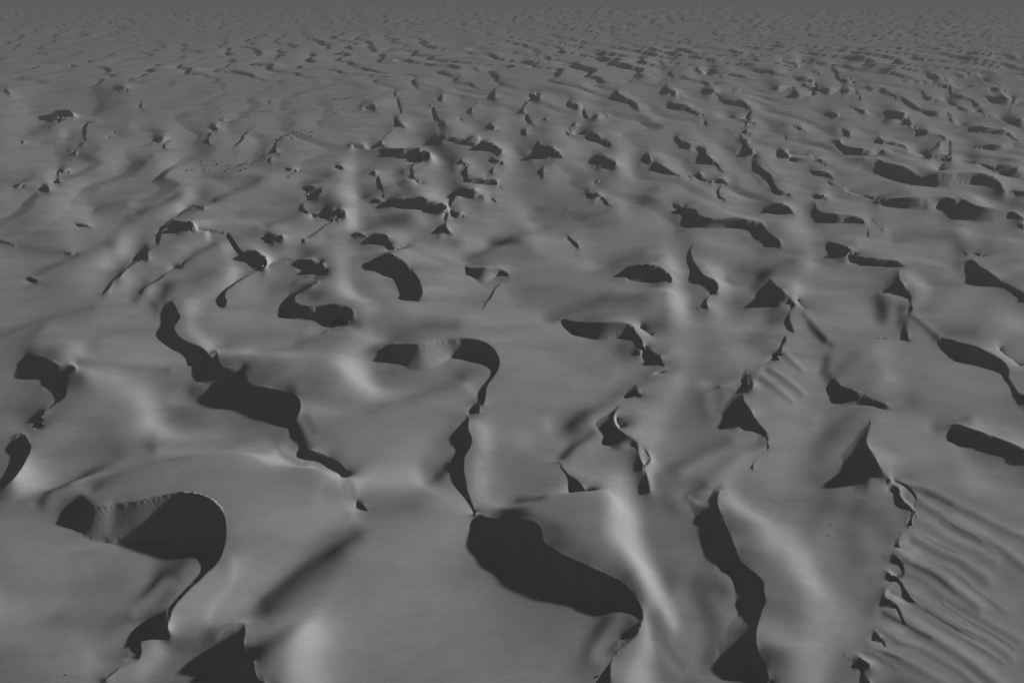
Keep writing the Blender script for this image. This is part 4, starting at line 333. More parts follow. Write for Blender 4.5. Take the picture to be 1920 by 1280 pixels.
113.7,366.1,0.2 112.4,362.9,0.3 111.1,359.7,0.4 109.9,356.5,0.5 108.8,353.2,0.6 107.8,349.9,0.4 107.1,346.6,0.4 106.6,343.2,0.5 107,339.8,0.5 109.1,337.2,0.2|113.7,366.1,0.2 112.3,363.7,0.1 110.9,361.3,0.1 109.6,358.8,0 108.4,356.3,0 107.3,353.7,0 106.4,351.1,0 106.8,348.5,0 105.9,345.8,0 105.2,343.1,0 105.3,340.4,0 106.4,337.9,0 109.1,337.2,0.2
127.5,327.5,1 128.9,326.3,1.8 129.7,324.7,2.4 129.9,323,2.9 130.2,321.4,3.3 131,321.1,3.2 132.2,319.9,2.8 132.6,318.3,2.7 133.2,316.7,2.2 133.4,314.9,1.5 134.2,313.4,1|127.5,327.5,1 126,325.3,0.9 124.4,323.2,0.7 122.7,321.2,0.2 122.4,318.6,0 124.3,316.9,0 126.9,316.5,0 129.4,315.7,0.2 131.7,314.4,0.7 134.2,313.4,1
173.7,519.8,0.5 172.5,515.6,1 171.3,511.3,1.3 170.1,507,1.5 170.5,503.5,0.9 174.2,501.6,0.5|173.7,519.9,0.5 170.5,517,0.4 168.6,513,0.2 166.9,509,0 165.3,504.9,0 163.9,500.7,0 163.2,496.5,0 166.9,498,0 170.1,501,0.2 174.3,501.8,0.4
160,518.7,0.1 160,515.6,0.2 160.1,512.5,0.2 160.6,509.4,0.1 162.3,506.9,0.2 164.9,507.6,0|160,518.7,0.1 159.7,515.9,0 159.6,513,0 160.1,510.2,0 161.1,507.5,0 162.9,505.5,0 164.9,507.6,0
160.6,484.9,0.9 160.3,478.7,1.4 160.1,472.5,1.6 158.1,466.6,1.4 156.2,460.8,1.4 155,454.7,1.7 153.9,448.6,2.3 153.2,442.4,2.7 151.8,436.4,3.4 152,431.9,0.8|160.6,484.9,0.9 158.2,480,0.6 156.2,475,0.3 155.3,469.7,0.2 153.9,464.4,0.2 152.2,459.3,0.1 150.3,454.2,0.1 148,449.3,0 144.8,445,0 144,439.9,0 145.2,434.7,0.3 146.9,430,0.8 152,431.9,0.8
152.3,431.9,0.6 150.9,426.8,0.9 149.5,421.6,1.1 148.2,416.5,1.1 147,411.4,1.1 146,406.2,1.2 145.4,400.9,1.6 145.2,395.6,1.8 145.9,390.4,1.5 146,385.1,1.5 145.1,379.9,1.6 143.9,374.7,1.2 142.8,369.5,0.9 142.1,364.3,1 140.8,359.2,1.1 139.8,354,1.1 141,348.9,1.3 145.7,346.7,0.5|152.3,431.9,0.6 149.2,428,0.4 146.3,424,0.3 144.5,419.6,0.2 145.3,414.8,0.1 144.5,410,0 142.9,405.4,0 141.1,400.8,0 139.7,396.1,0 139.9,391.3,0 142.6,387.4,0 141.3,382.7,0 139.4,378.1,0 137.8,373.5,0 139.3,371.4,0 142.6,373.2,0 140.9,368.6,0 139.1,364,0 137.7,359.3,0 136.9,354.5,0 137.9,349.7,0 137.8,344.8,0 141,345.5,0.1 145.7,346.7,0.5
173.6,450,0.7 174.2,446.9,1.3 174.4,443.8,1.7 173.8,440.7,1.9 173.1,437.6,1.9 172.5,434.5,1.9 171.7,431.5,2.3 171.9,428.7,2.3 170.6,426.1,0.5|173.6,450,0.7 171.7,446.7,0.3 170,443.4,0.1 168.5,439.9,0 167.5,436.3,0 166.9,432.6,0 166.5,428.8,0.3 167.2,425.2,0.5 170.6,426.1,0.5
176.7,441.5,0.3 178.1,439.5,0.7 179.9,438.2,0.9 182.4,438.2,0.7 184.8,438.1,0.6 187.2,437.6,0.6 189.6,437,0.9 191.1,435.3,0.8 192.7,433.8,0.1|176.7,441.5,0.3 177,439.1,0.2 178.2,437.1,0 180.7,437,0 183.1,437.2,0 185.6,436.8,0.1 188,436.4,0 189.5,434.6,0 190.6,432.6,0 192.7,433.9,0.1
172.8,426.9,0.6 173.3,423.9,1.2 174.2,421.8,1.6 176.5,420.3,1.8 179.5,420.2,1.7 182.4,420.9,1.5 185.2,421.8,1.3 188.2,421.6,1.3 189.8,419.5,1 190.3,417,0.5|172.8,426.9,0.6 171.1,423.9,0.3 169.7,420.7,0.2 171.6,418.5,0 175,417.9,0 178.5,417.8,0 181.9,418.4,0 185.1,419.8,0 187.6,418.8,0.1 187.7,415.4,0.3 190.3,417,0.5
186.6,415.7,0.3 187.3,413.6,0.7 188.6,412.3,0.7 189.5,410.3,0.5 189.4,408.1,0.3 189.2,405.9,0.3|186.6,415.7,0.3 186.1,413.9,0.1 186,412.1,0 187.5,411,0 188.8,409.7,0.1 189.1,407.9,0.2 189.2,406,0.3
173.8,397.4,0.6 174.4,395,0.9 175.3,392.6,1.2 176.9,390.7,1.6 178.7,389.1,1.7 180.1,387.1,1.5 180.6,384.7,1.1 180.1,382.2,0.9 179.3,379.8,0.8 178.5,377.5,0.5|173.8,397.4,0.6 173.2,395,0.4 172.8,392.6,0.2 173.1,390.2,0 173.8,387.8,0 175.1,385.8,0 177.2,384.6,0 177.9,382.3,0.2 178.1,379.9,0.4 178.5,377.5,0.5
173.2,371.6,0.2 173.7,369.8,0.4 174.1,368.1,0.6 174.7,366.4,0.5 175,364.6,0.3 175.4,362.8,0.2|173.2,371.6,0.2 172.9,370,0.1 172.7,368.4,0 172.9,366.8,0 173.5,365.3,0 174.2,363.9,0 175.4,362.8,0.2
155.2,345.5,0.5 156.1,344.7,1 156.8,343.7,1.5 157.8,343.3,1.6 158.4,343.2,1.6 158.5,341.9,1.9 159.1,341,1.7 159.5,339.8,1 158.6,339.2,0.4|155.2,345.5,0.5 154.5,344.4,0.5 153.9,343.3,0.4 154.4,342.4,0.1 155.1,341.3,0.1 155.3,340.1,0.3 156,339.1,0.4 157.3,339,0.4 158.6,339.1,0.4
191.8,490.8,0.3 192.5,489,0.8 194.2,488.8,0.8 195.9,488.1,0.8 197.8,488.3,0.6 199.7,488.5,0.3|191.7,490.6,0.3 191.2,488.6,0.2 191.6,487,0.1 193.6,487.7,0 195.6,488,0.1 197.6,488.4,0.1 199.7,488.5,0.3
240.1,521.4,0.5 243.4,519.2,0.8 244.1,515.3,0.9 243.5,511.3,1 242.9,507.3,1.2 242.1,503.3,1.5 240.8,499.5,1.7 239.1,495.8,1.9 236.9,492.5,0.3|240.1,521.3,0.6 241.9,517.4,0.3 241.5,513.1,0.1 240.4,508.8,0 239,504.7,0 237,500.8,0 234.8,497,0.1 232.9,493,0.2 234,489.5,0.3 236.9,492.6,0.3
260.3,495.2,0.6 258.2,490.6,0.9 256,486,1.1 253.8,481.4,1.4 251.9,476.7,1.7 251.7,472.2,1.9 255.3,470.4,1.2 257.3,467.1,1.4 259.5,462.7,1 259.3,457.7,1.1 258.4,452.7,0.8 256.7,447.9,0.6 254.8,443.2,0.6|260.3,495.2,0.6 257.8,492.1,0.5 255.4,489,0.4 252.8,485.9,0.2 250.2,482.9,0.1 247.5,479.9,0.1 244.6,477.2,0 241,475.4,0 242.9,473.4,0 245,470.4,0 248.6,469.7,0 252.6,469.5,0 254.2,466.5,0 255.2,463.1,0 257.8,461.1,0.1 256.3,457.4,0.2 257.1,454.3,0.3 257.5,450.7,0.5 256.2,446.9,0.5 254.8,443.2,0.6
296,518.7,1 295.7,514.6,1.2 296,510.4,1.5 296.5,506.2,2.1 296.2,502.1,2.6 295.5,498,3.2 298.8,496.8,2.1 301.1,493.4,1.4 301.5,489.3,1.4 300.9,485.1,1.4 301,481,1|296.2,519,1 295.2,514.5,0.7 293.8,510.2,0.5 292,506,0.3 290.1,501.8,0.1 288.2,497.6,0.1 286.4,493.5,0 284.9,489.2,0 288.4,488.5,0 292.5,490.5,0.1 296.9,491.7,0.5 300,489.7,0.6 299.6,485.2,0.7 301.2,481.3,0.9
295.7,477.8,0.6 291.8,472.4,0.9 287.9,467,1.1 284.2,461.5,1.3 281.1,455.5,1.6 277.2,450.3,1.6 271.8,446.7,0.8 268.1,441.1,0.8 264,435.9,0.8 259.5,430.9,0.5|295.7,477.8,0.6 290.6,474.9,0.3 287,470.1,0.1 283.4,465.4,0 279.8,460.5,0 276.3,455.7,0 273,450.7,0.1 269.7,445.7,0.2 266.2,440.8,0.3 262.8,435.9,0.4 259.5,430.9,0.5
256.4,424.2,1 258.2,425.8,2.3 259.3,424.4,3 260.9,426.4,2.5 261.8,425.5,2.8 264.3,426.2,2.8 266.8,426.4,2.7 269.3,425.9,2.6 270,424.2,2.4 271.2,422.3,0.9|256.4,424.2,1 255.1,421.9,1 254.2,419.4,1 256.3,419.1,0.7 258.4,420.6,0.2 260.9,421.4,0 263.5,421.9,0 266.1,422.6,0 268.7,422.2,0.4 271.2,422.3,0.9
225.1,424.6,2 224,420.9,2.1 222.9,417.3,2.3 221.9,413.6,2.5 221,409.8,2.7 220.2,406.1,2.9 219.8,402.3,3.3 219.8,398.4,3.7 220.7,394.7,4.3 222.1,391.3,4.5 222.6,387.5,4.6 222.9,383.7,4.4 223,379.8,4.1 222.9,376,3.6 222.8,372.2,3.3 224.7,369.4,3.4 228.4,369.2,4.6 231.9,370.8,5.6 235.6,371.9,6.1 239.3,372.6,5.8 243.1,373.3,5.3 246.9,373.8,5 250.7,374.4,4.8 254.5,374.2,4.6 258.2,373.3,4.4 261.6,371.6,3.9 263.1,368.3,3 262,364.6,2.7 260.9,360.9,2.5 259.7,357.3,2.2 258.2,353.7,1.9 256.6,350.2,1.7|225.1,424.6,2 223.1,420.9,1.8 221.1,417.3,1.6 219.1,413.6,1.5 217.2,409.9,1.3 215.4,406.1,1.1 213.8,402.2,1 212.4,398.3,0.8 211.5,394.2,0.6 211.9,390.1,0.3 212,385.9,0.2 212.2,381.7,0.1 213.3,377.7,0.1 214.5,373.7,0.1 215.9,369.8,0.2 218.4,366.4,0.2 221.6,363.8,0.2 225.3,361.8,0.1 229.2,360.3,0 233.3,360.5,0 237.2,362,0 241,363.7,0 244.7,365.5,0 248.6,367.1,0 252.7,368,0.1 256.5,366.7,0.5 257.4,362.7,1 257.2,358.5,1.3 256.6,354.4,1.5 256.6,350.2,1.7
265.9,418.9,0.3 263,414.9,0.6 260.1,410.8,0.8 257.1,406.8,0.9 254.2,402.7,0.9 251.3,398.6,0.9 248.2,394.7,0.2|265.9,418.9,0.3 262.3,416.6,0.1 259.5,413.4,0 256.8,410,0 254.1,406.5,0 251.7,403,0 249.3,399.4,0 247,395.7,0.1 248.2,394.7,0.2
182.3,333.5,1.5 184.1,330.7,2.7 186.9,330.5,3.1 190,329.5,3.7 193.3,329.1,4 196.7,328.9,4.2 199.9,329.5,4.2 203.1,330.6,4 206.2,331.8,3.7 209.5,332.5,3.5 212.8,332.5,3.5 216.1,332.1,3.4 217.7,329.7,3.2 216.9,326.5,3.1 219,328.3,3.2 221.3,330.3,3.4 221,327.2,3.5 220.6,323.9,3.7 220.3,320.6,3.8 219.9,317.3,4 219.7,313.9,4.3 221.3,311.4,4.5 224.6,311.5,4.3 227.9,311.8,3.8 231.3,312.1,3.3 234.5,311.3,2.8 236.2,308.9,2 236,305.6,1.6 235.4,302.3,1.5 235,299,1.4|182.3,333.5,1.5 181.3,330.3,1.3 181.5,327.1,1 184.6,325.8,0.6 187.8,324.8,0.3 191.1,323.8,0.1 194.4,323,0 197.8,322.9,0 200.9,321.8,0 203.9,322,0 206.4,324.3,0 208.8,326.7,0 211.6,327.4,0 212,324.1,0 211.3,320.7,0 210.6,317.4,0 210,314.1,0 209.7,310.7,0 210,307.4,0 211.6,304.5,0 214.7,303.1,0 218,302.7,0 221.4,303.2,0 224.5,304.4,0.1 227.5,305.9,0.2 230.5,307.5,0.3 233.8,308.2,0.6 235.2,305.7,1 235,302.4,1.2 235,299,1.4
180.9,345.5,0.3 181.9,344.7,0.6 182.8,343.8,0.8 183.7,343,0.7 184.1,341.8,0.7 184.1,340.6,0.7 184.7,339.5,0.2|180.9,345.5,0.3 181,344.2,0.1 181.3,342.9,0 181.8,341.6,0 182.5,340.5,0 183.5,339.5,0 184.7,339.5,0.2
279.8,413.5,0.3 281.6,412.4,0.6 282.8,410.6,0.7 283.2,408.5,0.8 283,406.3,0.8 282.8,404.2,0.8 282.6,402,0.8 282.2,399.9,0.8 283,398.1,0.1|279.8,413.5,0.3 280.9,411.5,0.1 281.1,409.3,0 280.8,407,0 280.5,404.7,0 280.3,402.5,0 280.3,400.2,0 280.8,398,0 283,398.1,0.1
278.2,391.1,1.4 280.5,388,2.6 282.9,387.7,3.4 286.7,387.4,4.3 290.3,390.1,3.9 293.8,393,3.4 297.2,395.9,2.9 300.8,398.6,2.5 304.6,401,2 308.7,402.9,1.3|278.1,390.9,1.4 277.1,385.6,0.8 280.6,381,0.4 285.3,377.8,0 287.4,375.5,0 291.1,379.8,0 294.7,384.4,0 298.2,388.9,0.1 301.6,393.5,0.2 305.1,398.2,0.7 308.6,402.8,1.3
263.9,355.9,0.6 264,353.8,0.7 264.5,351.7,1 265.4,349.7,1.5 265.6,347.6,1.9 267,347.1,1.8 269,348,1.4 270.9,348.9,0.9 272.9,349.7,0.5|264,355.9,0.6 262.6,350.5,0.2 259.9,345.6,0 257,340.8,0 256.5,335.3,0 258.7,332.4,0 262.4,336.6,0 266,340.9,0 269.4,345.3,0.1 273,349.7,0.5
229.4,298.5,0.3 230.2,297.9,0.7 230.7,297.1,0.9 230.8,296.3,1 231.8,296.2,0.6 232.7,296.1,0.2|229.4,298.5,0.3 228.7,296.5,0.1 228.4,294.4,0 228.6,292.4,0 230.2,292.8,0 231.5,294.5,0.1 232.7,296.1,0.2
308.3,461.5,1.1 309.8,457.1,2 314.6,455.5,2.8 319.6,455.7,3 324.1,458.1,2.7 328.3,461,2.3 332.8,463.5,2 337.8,464.4,2 342.4,466.3,1.8 346.8,469,1.3 351.2,471.7,1|308.3,461.5,1.1 306.7,457.3,0.8 309.2,453.8,0.2 313,451.4,0 317.5,450.7,0 321.9,451.8,0 325.9,454,0 329.4,456.9,0 332.8,459.9,0 337,461.3,0 341.3,462.2,0.2 344.7,465.2,0.4 347.9,468.4,0.7 351.2,471.7,1
341,525,1.1 341.3,519.9,2.1 341,514.9,3 342.2,511.3,3.6 346.3,508.5,2.9 351.1,507.3,2.3 352.6,503.2,2.8 354.4,499.4,1.7 352.7,494.6,1.5 350.7,490,1.5 348.6,485.3,1.5 346.5,480.7,1.5 345.3,476,1.4 350.2,476.7,1.1|340.8,524.7,1.2 337.6,520.1,0.8 335,515.2,0.4 333,509.9,0.2 332.2,504.5,0 337.1,503.9,0 342.1,506.2,0 346.6,504.8,0.2 346.1,499.2,0.4 347.7,496,0.6 351.6,497.3,0.7 349.5,492.2,0.7 347,487.1,0.7 344.7,482,0.8 342.5,476.9,0.8 344.7,474.4,0.9 350,476.4,1.2
354.3,727.2,0.9 355.4,718.9,2.4 359.4,716.3,2.7 366.7,715.7,2.5 366.9,708.3,2.2 365,700.1,2.1 363,692,2 361.1,683.8,1.8 359.8,675.6,1.5 360.6,667.3,1.6 359.3,659,1.8 357.6,650.8,1.7 355.6,642.7,1.7 353.4,634.6,1.8 351.1,626.6,1.9 348.8,618.5,1.9 346.6,610.5,1.8 343.8,602.6,1.6 342.7,594.5,1.3 344.3,586.3,1.9 345.7,578.2,2.9 352.6,580.3,2.3 358.5,580.5,1.4 355.4,572.8,1 351,565.7,0.7|354.3,727.2,0.9 351.1,718.8,0.7 349.5,709.9,0.4 351.1,701.5,0.1 358.6,706.4,0 364.2,710.6,0 360.7,702.2,0 357.3,693.8,0 354.6,685.2,0 353.3,676.2,0 357.9,676.5,0 357.7,671.7,0 354,663.4,0 350.3,655.1,0 347.8,646.4,0 351.3,645.9,0 355.4,650.4,0 352.2,641.9,0 348.6,633.6,0 345.1,625.3,0 342,616.7,0 340,607.9,0 340.8,599,0.1 340.2,589.9,0.1 338.7,581,0.1 337.4,572,0.1 342,566.9,0.5 349.1,572.5,0.5 355.2,579.2,0.5 354.9,573.9,0.6 351,565.7,0.7
357.5,578.2,0.3 353.8,571.2,0.5 350.1,564.2,0.6 346.5,557.2,0.8 343.3,549.9,0.7 341,542.4,0.2|357.5,578.2,0.3 353.8,572.6,0.1 350.1,567,0 346.5,561.3,0 343.5,555.2,0 341.2,549,0 341,542.4,0.2
311.4,589.9,1.4 312,585.7,2.2 312.5,581.4,2.9 312.5,577.1,3.4 312.1,572.8,3.9 311.5,568.6,4.2 310.2,564.5,4.7 308.2,560.7,5.3 308.1,556.7,5 308.3,552.7,1.3|311.3,589.8,1.5 308,584.2,0.8 304.9,578.6,0.3 302,572.9,0.1 299.4,567,0.1 296.8,561.1,0.2 294.6,555.1,0.6 295.9,551.3,1.3 302,553.3,1.3 308.3,552.7,1.3
307.4,554,0.8 306.2,549,1.3 304.9,544,1.9 303.4,539,2.4 302.1,534.2,2.6 302.3,529.2,0.9 300.7,524.3,1 299.1,519.4,1.1 298.4,514.3,0.6|307.4,554,0.8 303.5,549.6,0.4 299.8,545,0.1 296.9,539.9,0.1 294.5,534.5,0.2 292.9,528.8,0.4 297.8,528.4,0.5 301.8,530.7,0.5 299.7,525.1,0.5 297.6,519.7,0.5 298.4,514.3,0.6
486.4,860.1,1.1 487,850,2.5 481.8,840.8,2.2 476.9,831.5,2.1 474.2,821.4,2.5 471.8,811.2,3.2 468.1,801.4,4 473.1,794.4,1.9 469.7,784.5,1.6 465.6,774.8,1.6 462,765,1.1|485.7,858.9,1.3 481.4,850.1,0.7 477.1,841.3,0.5 472.9,832.4,0.3 468.9,823.5,0.2 465,814.5,0.1 461.5,805.3,0 463.8,796.7,0.2 471.1,794.3,0.7 467.8,785.1,0.8 463.8,776.1,0.9 459.9,767.2,1 461.5,764.2,1.2
422.6,793,0.6 423.5,788.7,1 424.3,784.3,1.4 425.7,780.1,1.8 429.8,779.1,1.8 433.6,777.2,1.6 436.1,773.6,1.3 437.9,769.5,1.3 439.4,765.3,1.2 442,762.4,0.5|422.6,793,0.6 421.9,788.4,0.4 421.5,783.8,0.2 423.3,779.7,0 427.3,777.4,0 431,774.7,0 434.3,771.4,0.1 436,767.2,0.2 437.4,762.8,0.2 441.9,762.2,0.5
438.7,753.1,0.9 440.1,748.1,1.3 441.7,743.2,1.7 444.3,738.9,2.4 445.4,734.3,2.5 443.8,729.4,2.1 441.9,724.6,1.7 441.6,720.5,1.4 446.3,719.7,0.6|438.7,753.1,0.9 438.5,747.5,0.5 438.5,742,0.1 438.2,736.5,0 437.8,730.9,0 437.3,725.4,0 436.6,719.9,0 436.4,714.4,0.1 440.9,716.9,0.4 446,719.2,0.7
400.9,719.4,0.7 402.7,714.1,1 404.1,708.3,1.1 401,700.6,1.2 397.6,693.1,1.2 394.3,685.6,1.3 390.8,678.2,1.3 387.4,670.7,1.4 385,662.8,1.7 383.8,655,2.2 390.9,653.3,0.6|400.9,719.5,0.7 396.7,710.7,0.5 400,710.8,0.3 400.9,706.4,0.2 396.8,697.5,0.1 392.5,688.7,0.1 388.2,680,0 384.1,671.1,0 380.3,662.2,0 377.1,652.9,0 375.6,643.4,0 382.7,648.5,0.1 390.8,653.1,0.6
422.1,686.8,0.8 419.8,678.9,1.5 417.8,671,2.1 416.6,663,2.3 418.5,655.4,1.4 417.4,647.3,1.3 414.2,640,1.2 410.6,632.8,1.2 407.5,625.2,1.5 404.3,617.7,1.8 406,612.2,0.7|422.1,686.8,0.8 417.5,680,0.4 413.2,673,0.2 410.3,665.4,0 408.8,657.3,0 413.9,652.9,0 412.9,644.7,0.1 410.1,637,0.1 406.2,629.8,0.1 402.2,622.6,0 398.2,615.5,0 398.2,609.9,0 406.1,612.3,0.6
382.3,615.5,0.5 383.4,611.6,1 383.6,607.7,1.4 383,603.7,1.5 382.8,599.7,1.2 383,595.8,0.8 383.6,591.8,0.4|382.3,615.5,0.5 381.3,611.3,0.2 380.2,607.2,0 379.1,603.1,0 379.2,599,0 381,595.1,0.1 383.6,591.8,0.4
387.4,586.3,0.3 386.8,582.9,0.5 386.2,579.5,0.8 386.7,576.3,0.7 387.5,572.9,0.5 388.3,569.6,0.2|387.4,586.3,0.3 386,583.6,0.1 384.7,580.7,0.1 384,577.7,0 384.9,574.8,0 386.5,572.1,0.1 388.3,569.6,0.2
446.8,678.9,1.5 443.9,672.4,1.6 441.5,665.7,1.8 440.4,658.6,2.3 439.7,651.5,2.8 440,645.9,3.5 444.3,651.6,4.5 447.8,655.5,5.1 444.8,649,4.8 441.8,642.5,4.5 441.1,636.2,4.1 447.5,639.3,3.2 453.6,643,2.5 459.9,646.5,2 466.7,648.1,1.8 473.9,648,1.4|446.8,678.9,1.5 442.8,671.4,1.3 438.8,664,1 435.3,656.2,0.6 432.7,648.1,0.2 430.5,639.9,0 428.8,631.6,0 430.7,623.8,0 438.6,625.5,0 445.4,630.4,0 451.7,636.1,0.2 458.3,641.4,0.7 465.9,645.4,0.9 473.9,648,1.4
426.4,608.6,0.2 422,602,0.3 417.6,595.5,0.3 413.2,588.9,0.4 408.9,582.2,0.4 404.8,575.5,0|426.4,608.6,0.2 421.7,602.8,0 417.5,596.7,0 413.3,590.5,0 409.1,584.4,0 405,578.1,0 404.8,575.6,0
382.2,542.6,1.1 386.8,543.3,3.2 388.4,538.7,4.1 390.9,540.4,3.8 394.9,543.3,3.4 398.6,546.7,3 402.5,549.9,2.5 406.7,552.7,1.8 411.2,555,0.9|382.2,542.6,1.1 380.2,532.5,0.4 377,522.7,0 376,512.6,0 380.2,513.9,0 386.5,522,0 392.7,530.3,0 398.8,538.5,0.1 405,546.8,0.3 411.2,555,0.9
531.2,859.4,0.7 530.9,851.5,1.3 529.6,843.7,2.1 534.2,841.4,2 532.1,834.6,1.2 528.9,827.4,1 525.8,820.1,0.6|530.3,858.1,0.9 528.1,851.5,0.6 525.9,844.9,0.4 523.9,838.2,0.3 528.9,840.8,0.3 530.9,838.7,0.3 528.4,832.2,0.4 526.2,825.6,0.5 525,818.8,0.7
503.2,830.6,0.7 506.2,826.7,1.7 506.7,821.9,2.1 505.9,817.1,2.1 505.1,812.4,2.1 509.9,812.6,0.5|503.2,830.6,0.7 502.2,823.3,0.1 500.1,816.1,0 498.7,808.8,0 499.6,801.9,0 505,807,0.1 509.9,812.6,0.5
463.7,726.8,0.9 467.8,720.8,1.5 474.7,722.7,1.7 480.7,723.7,1.9 479.7,716.3,2.3 478.9,708.9,2.7 483.3,703.7,1.4 481.2,696.6,1 478.4,689.7,0.9 475.6,682.8,0.9|463.3,726.1,1 465.4,720.4,0.7 471.5,722.8,0.5 475.5,720.2,0.4 473.5,713.9,0.3 473.8,708.1,0 479.6,706.5,0.4 482.3,700.7,0.8 480.4,694.4,0.9 477.8,688.3,1 475.2,682.3,1
553.3,1044.7,0.5 554.8,1032.7,1.3 553.1,1020.8,1.4 550.9,1008.8,1.4 548.5,997,1.3 545.4,985.3,1.3 542,973.7,1.4 538.6,962,1.4 537.7,950.2,1.4 543.6,945.7,0.4|553.4,1044.8,0.5 550.5,1032.8,0.2 547.4,1020.8,0 545.4,1008.7,0 543.5,996.5,0 540.4,984.6,0 536.5,972.9,0 532.8,961.2,0 532.1,949.2,0 543.8,946.1,0.4
334.1,704.6,0.3 332,694.2,0.4 329.8,683.9,0.4 326.9,673.8,0.5 323.4,663.9,0.7 319.5,654.1,0.8 315.6,644.3,0.1|334.1,704.6,0.3 332,696.9,0.2 330.2,689.1,0.1 328.5,681.3,0.1 325.9,673.8,0.1 322.8,666.4,0 319.6,659.1,0 316.5,651.8,0 315.6,644.3,0.1
293.7,614.8,0.6 293.4,609.2,0.9 293.1,603.6,1.2 292.8,598,1.5 292.5,592.3,1.7 291.3,586.9,1.9 291.5,581.5,0.4|293.7,614.8,0.6 292.1,609.5,0.4 290.5,604.3,0.1 289,598.9,0 287.9,593.5,0 287.1,588.1,0 286.6,582.6,0 287.7,577.7,0.3 291.5,581.4,0.4
627.5,955.5,1 630.1,943.5,2 628.3,931.3,2.5 624.8,919.4,2.8 621.5,907.5,2.8 619.2,895.4,2.5 624.7,891.5,0.6|627.5,955.5,1 625.4,943.7,0.3 621.8,932.2,0 617.4,921,0 613.4,909.6,0 612.7,897.9,0 613.1,886.2,0 610.5,874.5,0.1 617.7,881.7,0.3 624.7,891.5,0.6
700.6,1050.6,1.1 700.1,1039.3,2.9 696.7,1028.4,3.3 692,1018,3.4 687.4,1007.7,3.4 682,997.6,3.7 677.9,987.1,2.6 686.4,992,1.5 695.5,998.8,1|700.6,1050.6,1.1 692.6,1037.4,0.5 684.5,1024.2,0.2 676.8,1010.9,0 670.3,996.9,0 666.4,982,0 673.8,976.9,0 684.7,987.8,0.4 695.5,998.8,1
611.9,1027.8,0.4 605,1015.6,0.7 598.3,1003.3,0.8 596,990.1,1.1 593.3,976.6,0.8 588.3,963.6,0.4 582.7,950.7,0.4|611.9,1027.8,0.4 606.1,1019.1,0.3 600.3,1010.3,0.2 595.2,1001.2,0.1 592.9,991.1,0 591.6,980.7,0 589.8,970.4,0.1 586.7,960.4,0.3 582.7,950.7,0.4
547.3,807.2,0.3 549.6,800.3,0.7 549.1,793,0.8 547.4,785.9,0.6 545.5,778.8,0.4 543.7,771.7,0.2|547.3,807.2,0.3 547.8,801.2,0 547.2,795.3,0 546.3,789.4,0 545.3,783.5,0 544.3,777.6,0.1 543.7,771.7,0.2
500.6,760.3,0.4 500.7,755.5,0.6 501.3,750.9,0.8 502.1,746.2,0.9 503,742.1,0.9 507.3,741.3,0.3|500.7,760.4,0.3 499.8,755.9,0.2 499.4,751.4,0 499.4,746.9,0 499.8,742.4,0 503,740.1,0.1 507.3,741.4,0.2
221.2,891.7,1 223.9,883.2,2.7 222.6,873,3.1 222,862.7,2.5 221.2,852.4,1.9 219.8,842.2,1.8 219.6,834.4,0.7|221.2,891.7,1 218.2,884,0.3 215.7,876.2,0.1 214.1,868.1,0 215.7,860.1,0 216.4,851.9,0 216.1,843.7,0.1 215.9,835.4,0.3 219.7,834.8,0.7
261.2,967.2,0.9 265.9,954.4,2.3 270.9,952.1,1.7 267.5,937,2.9 270.8,945,1.7 275.7,959.7,0|261.1,966.9,0.9 260.7,960.6,0.4 260.2,954.3,0.1 261.2,948.3,0 266.5,951.3,0 271.7,954.8,0.1 275.7,959.8,0
229.3,826.6,0.7 232.6,821.1,1.4 236.1,816.2,2 240.6,817.3,1.5 244.7,816.1,1.3 250.3,817.2,0.6|229.2,826.4,0.7 229.8,821.4,0.4 232.2,817,0.1 236.3,814.2,0.1 241.3,813.2,0.3 245.7,815.6,0.4 250.3,817.2,0.6
201.1,767.4,0.8 202.3,762.2,1.3 203.3,756.9,1.8 205,752.3,1.9 205.8,748.1,1.9 209.7,751.5,0.6|201,766.9,0.8 200.1,762.2,0.4 199.3,757.5,0.2 199.1,752.8,0 201.7,749.1,0.1 206.1,748.6,0.4 209.7,751.6,0.6
190.4,714.8,1.3 191.9,708.9,2.2 193,702.8,3 193.2,696.6,3.5 192.7,690.4,4 193,686.1,4.1 196.1,685.4,2.7 195.9,679.3,1.8 194.1,673.4,1.1|190.4,715.2,1.3 187.8,706.5,0.5 185.4,697.7,0.2 183.5,688.8,0.1 181.8,679.8,0.4 180.5,670.8,0.8 182.6,664,1.1 188,671.2,1.1 192,679.3,0.9 194.2,673.7,1.1
190.8,651.2,1.3 192.2,644.8,2.1 194.5,638.9,2.8 199.5,635.5,3.3 204.3,631.8,3.6 205.2,626,2.8 204.3,619.5,2.2 203.8,613,1.9 203,606.5,1.8 201.8,600.1,1.7 199.8,593.9,1.1|190.8,651.4,1.3 189.2,645.1,0.8 188.7,638.7,0.3 190.5,632.5,0 193.2,626.7,0 197.4,621.8,0.1 199.8,615.8,0.5 200,609.4,0.7 199,603,0.8 197.9,596.6,0.9 199.8,594.1,1.1
176.3,558.5,0.6 177.9,555.6,0.8 179.8,552.7,1 182.2,550.4,1.5 183.4,547.4,1.9 185.4,545.3,1.5 188.7,544.4,0.5|176.3,558.6,0.6 177.2,555.5,0.5 178.1,552.4,0.3 178.7,549.3,0.1 179,546.1,0 179.8,543.1,0 182.7,542.3,0 185.8,543.3,0.1 188.7,544.5,0.5
215.8,711,0.6 217.8,706.3,1.6 221.7,707.5,1.6 225.8,706.9,0.9 226.5,701.8,0.7 226.8,696.6,0.6|215.5,710,0.7 217.9,707.5,0.4 220.3,705.2,0.3 223.6,704.9,0.5 225.9,702.7,0.6 226.2,699.2,0.7 226.5,695.7,0.7
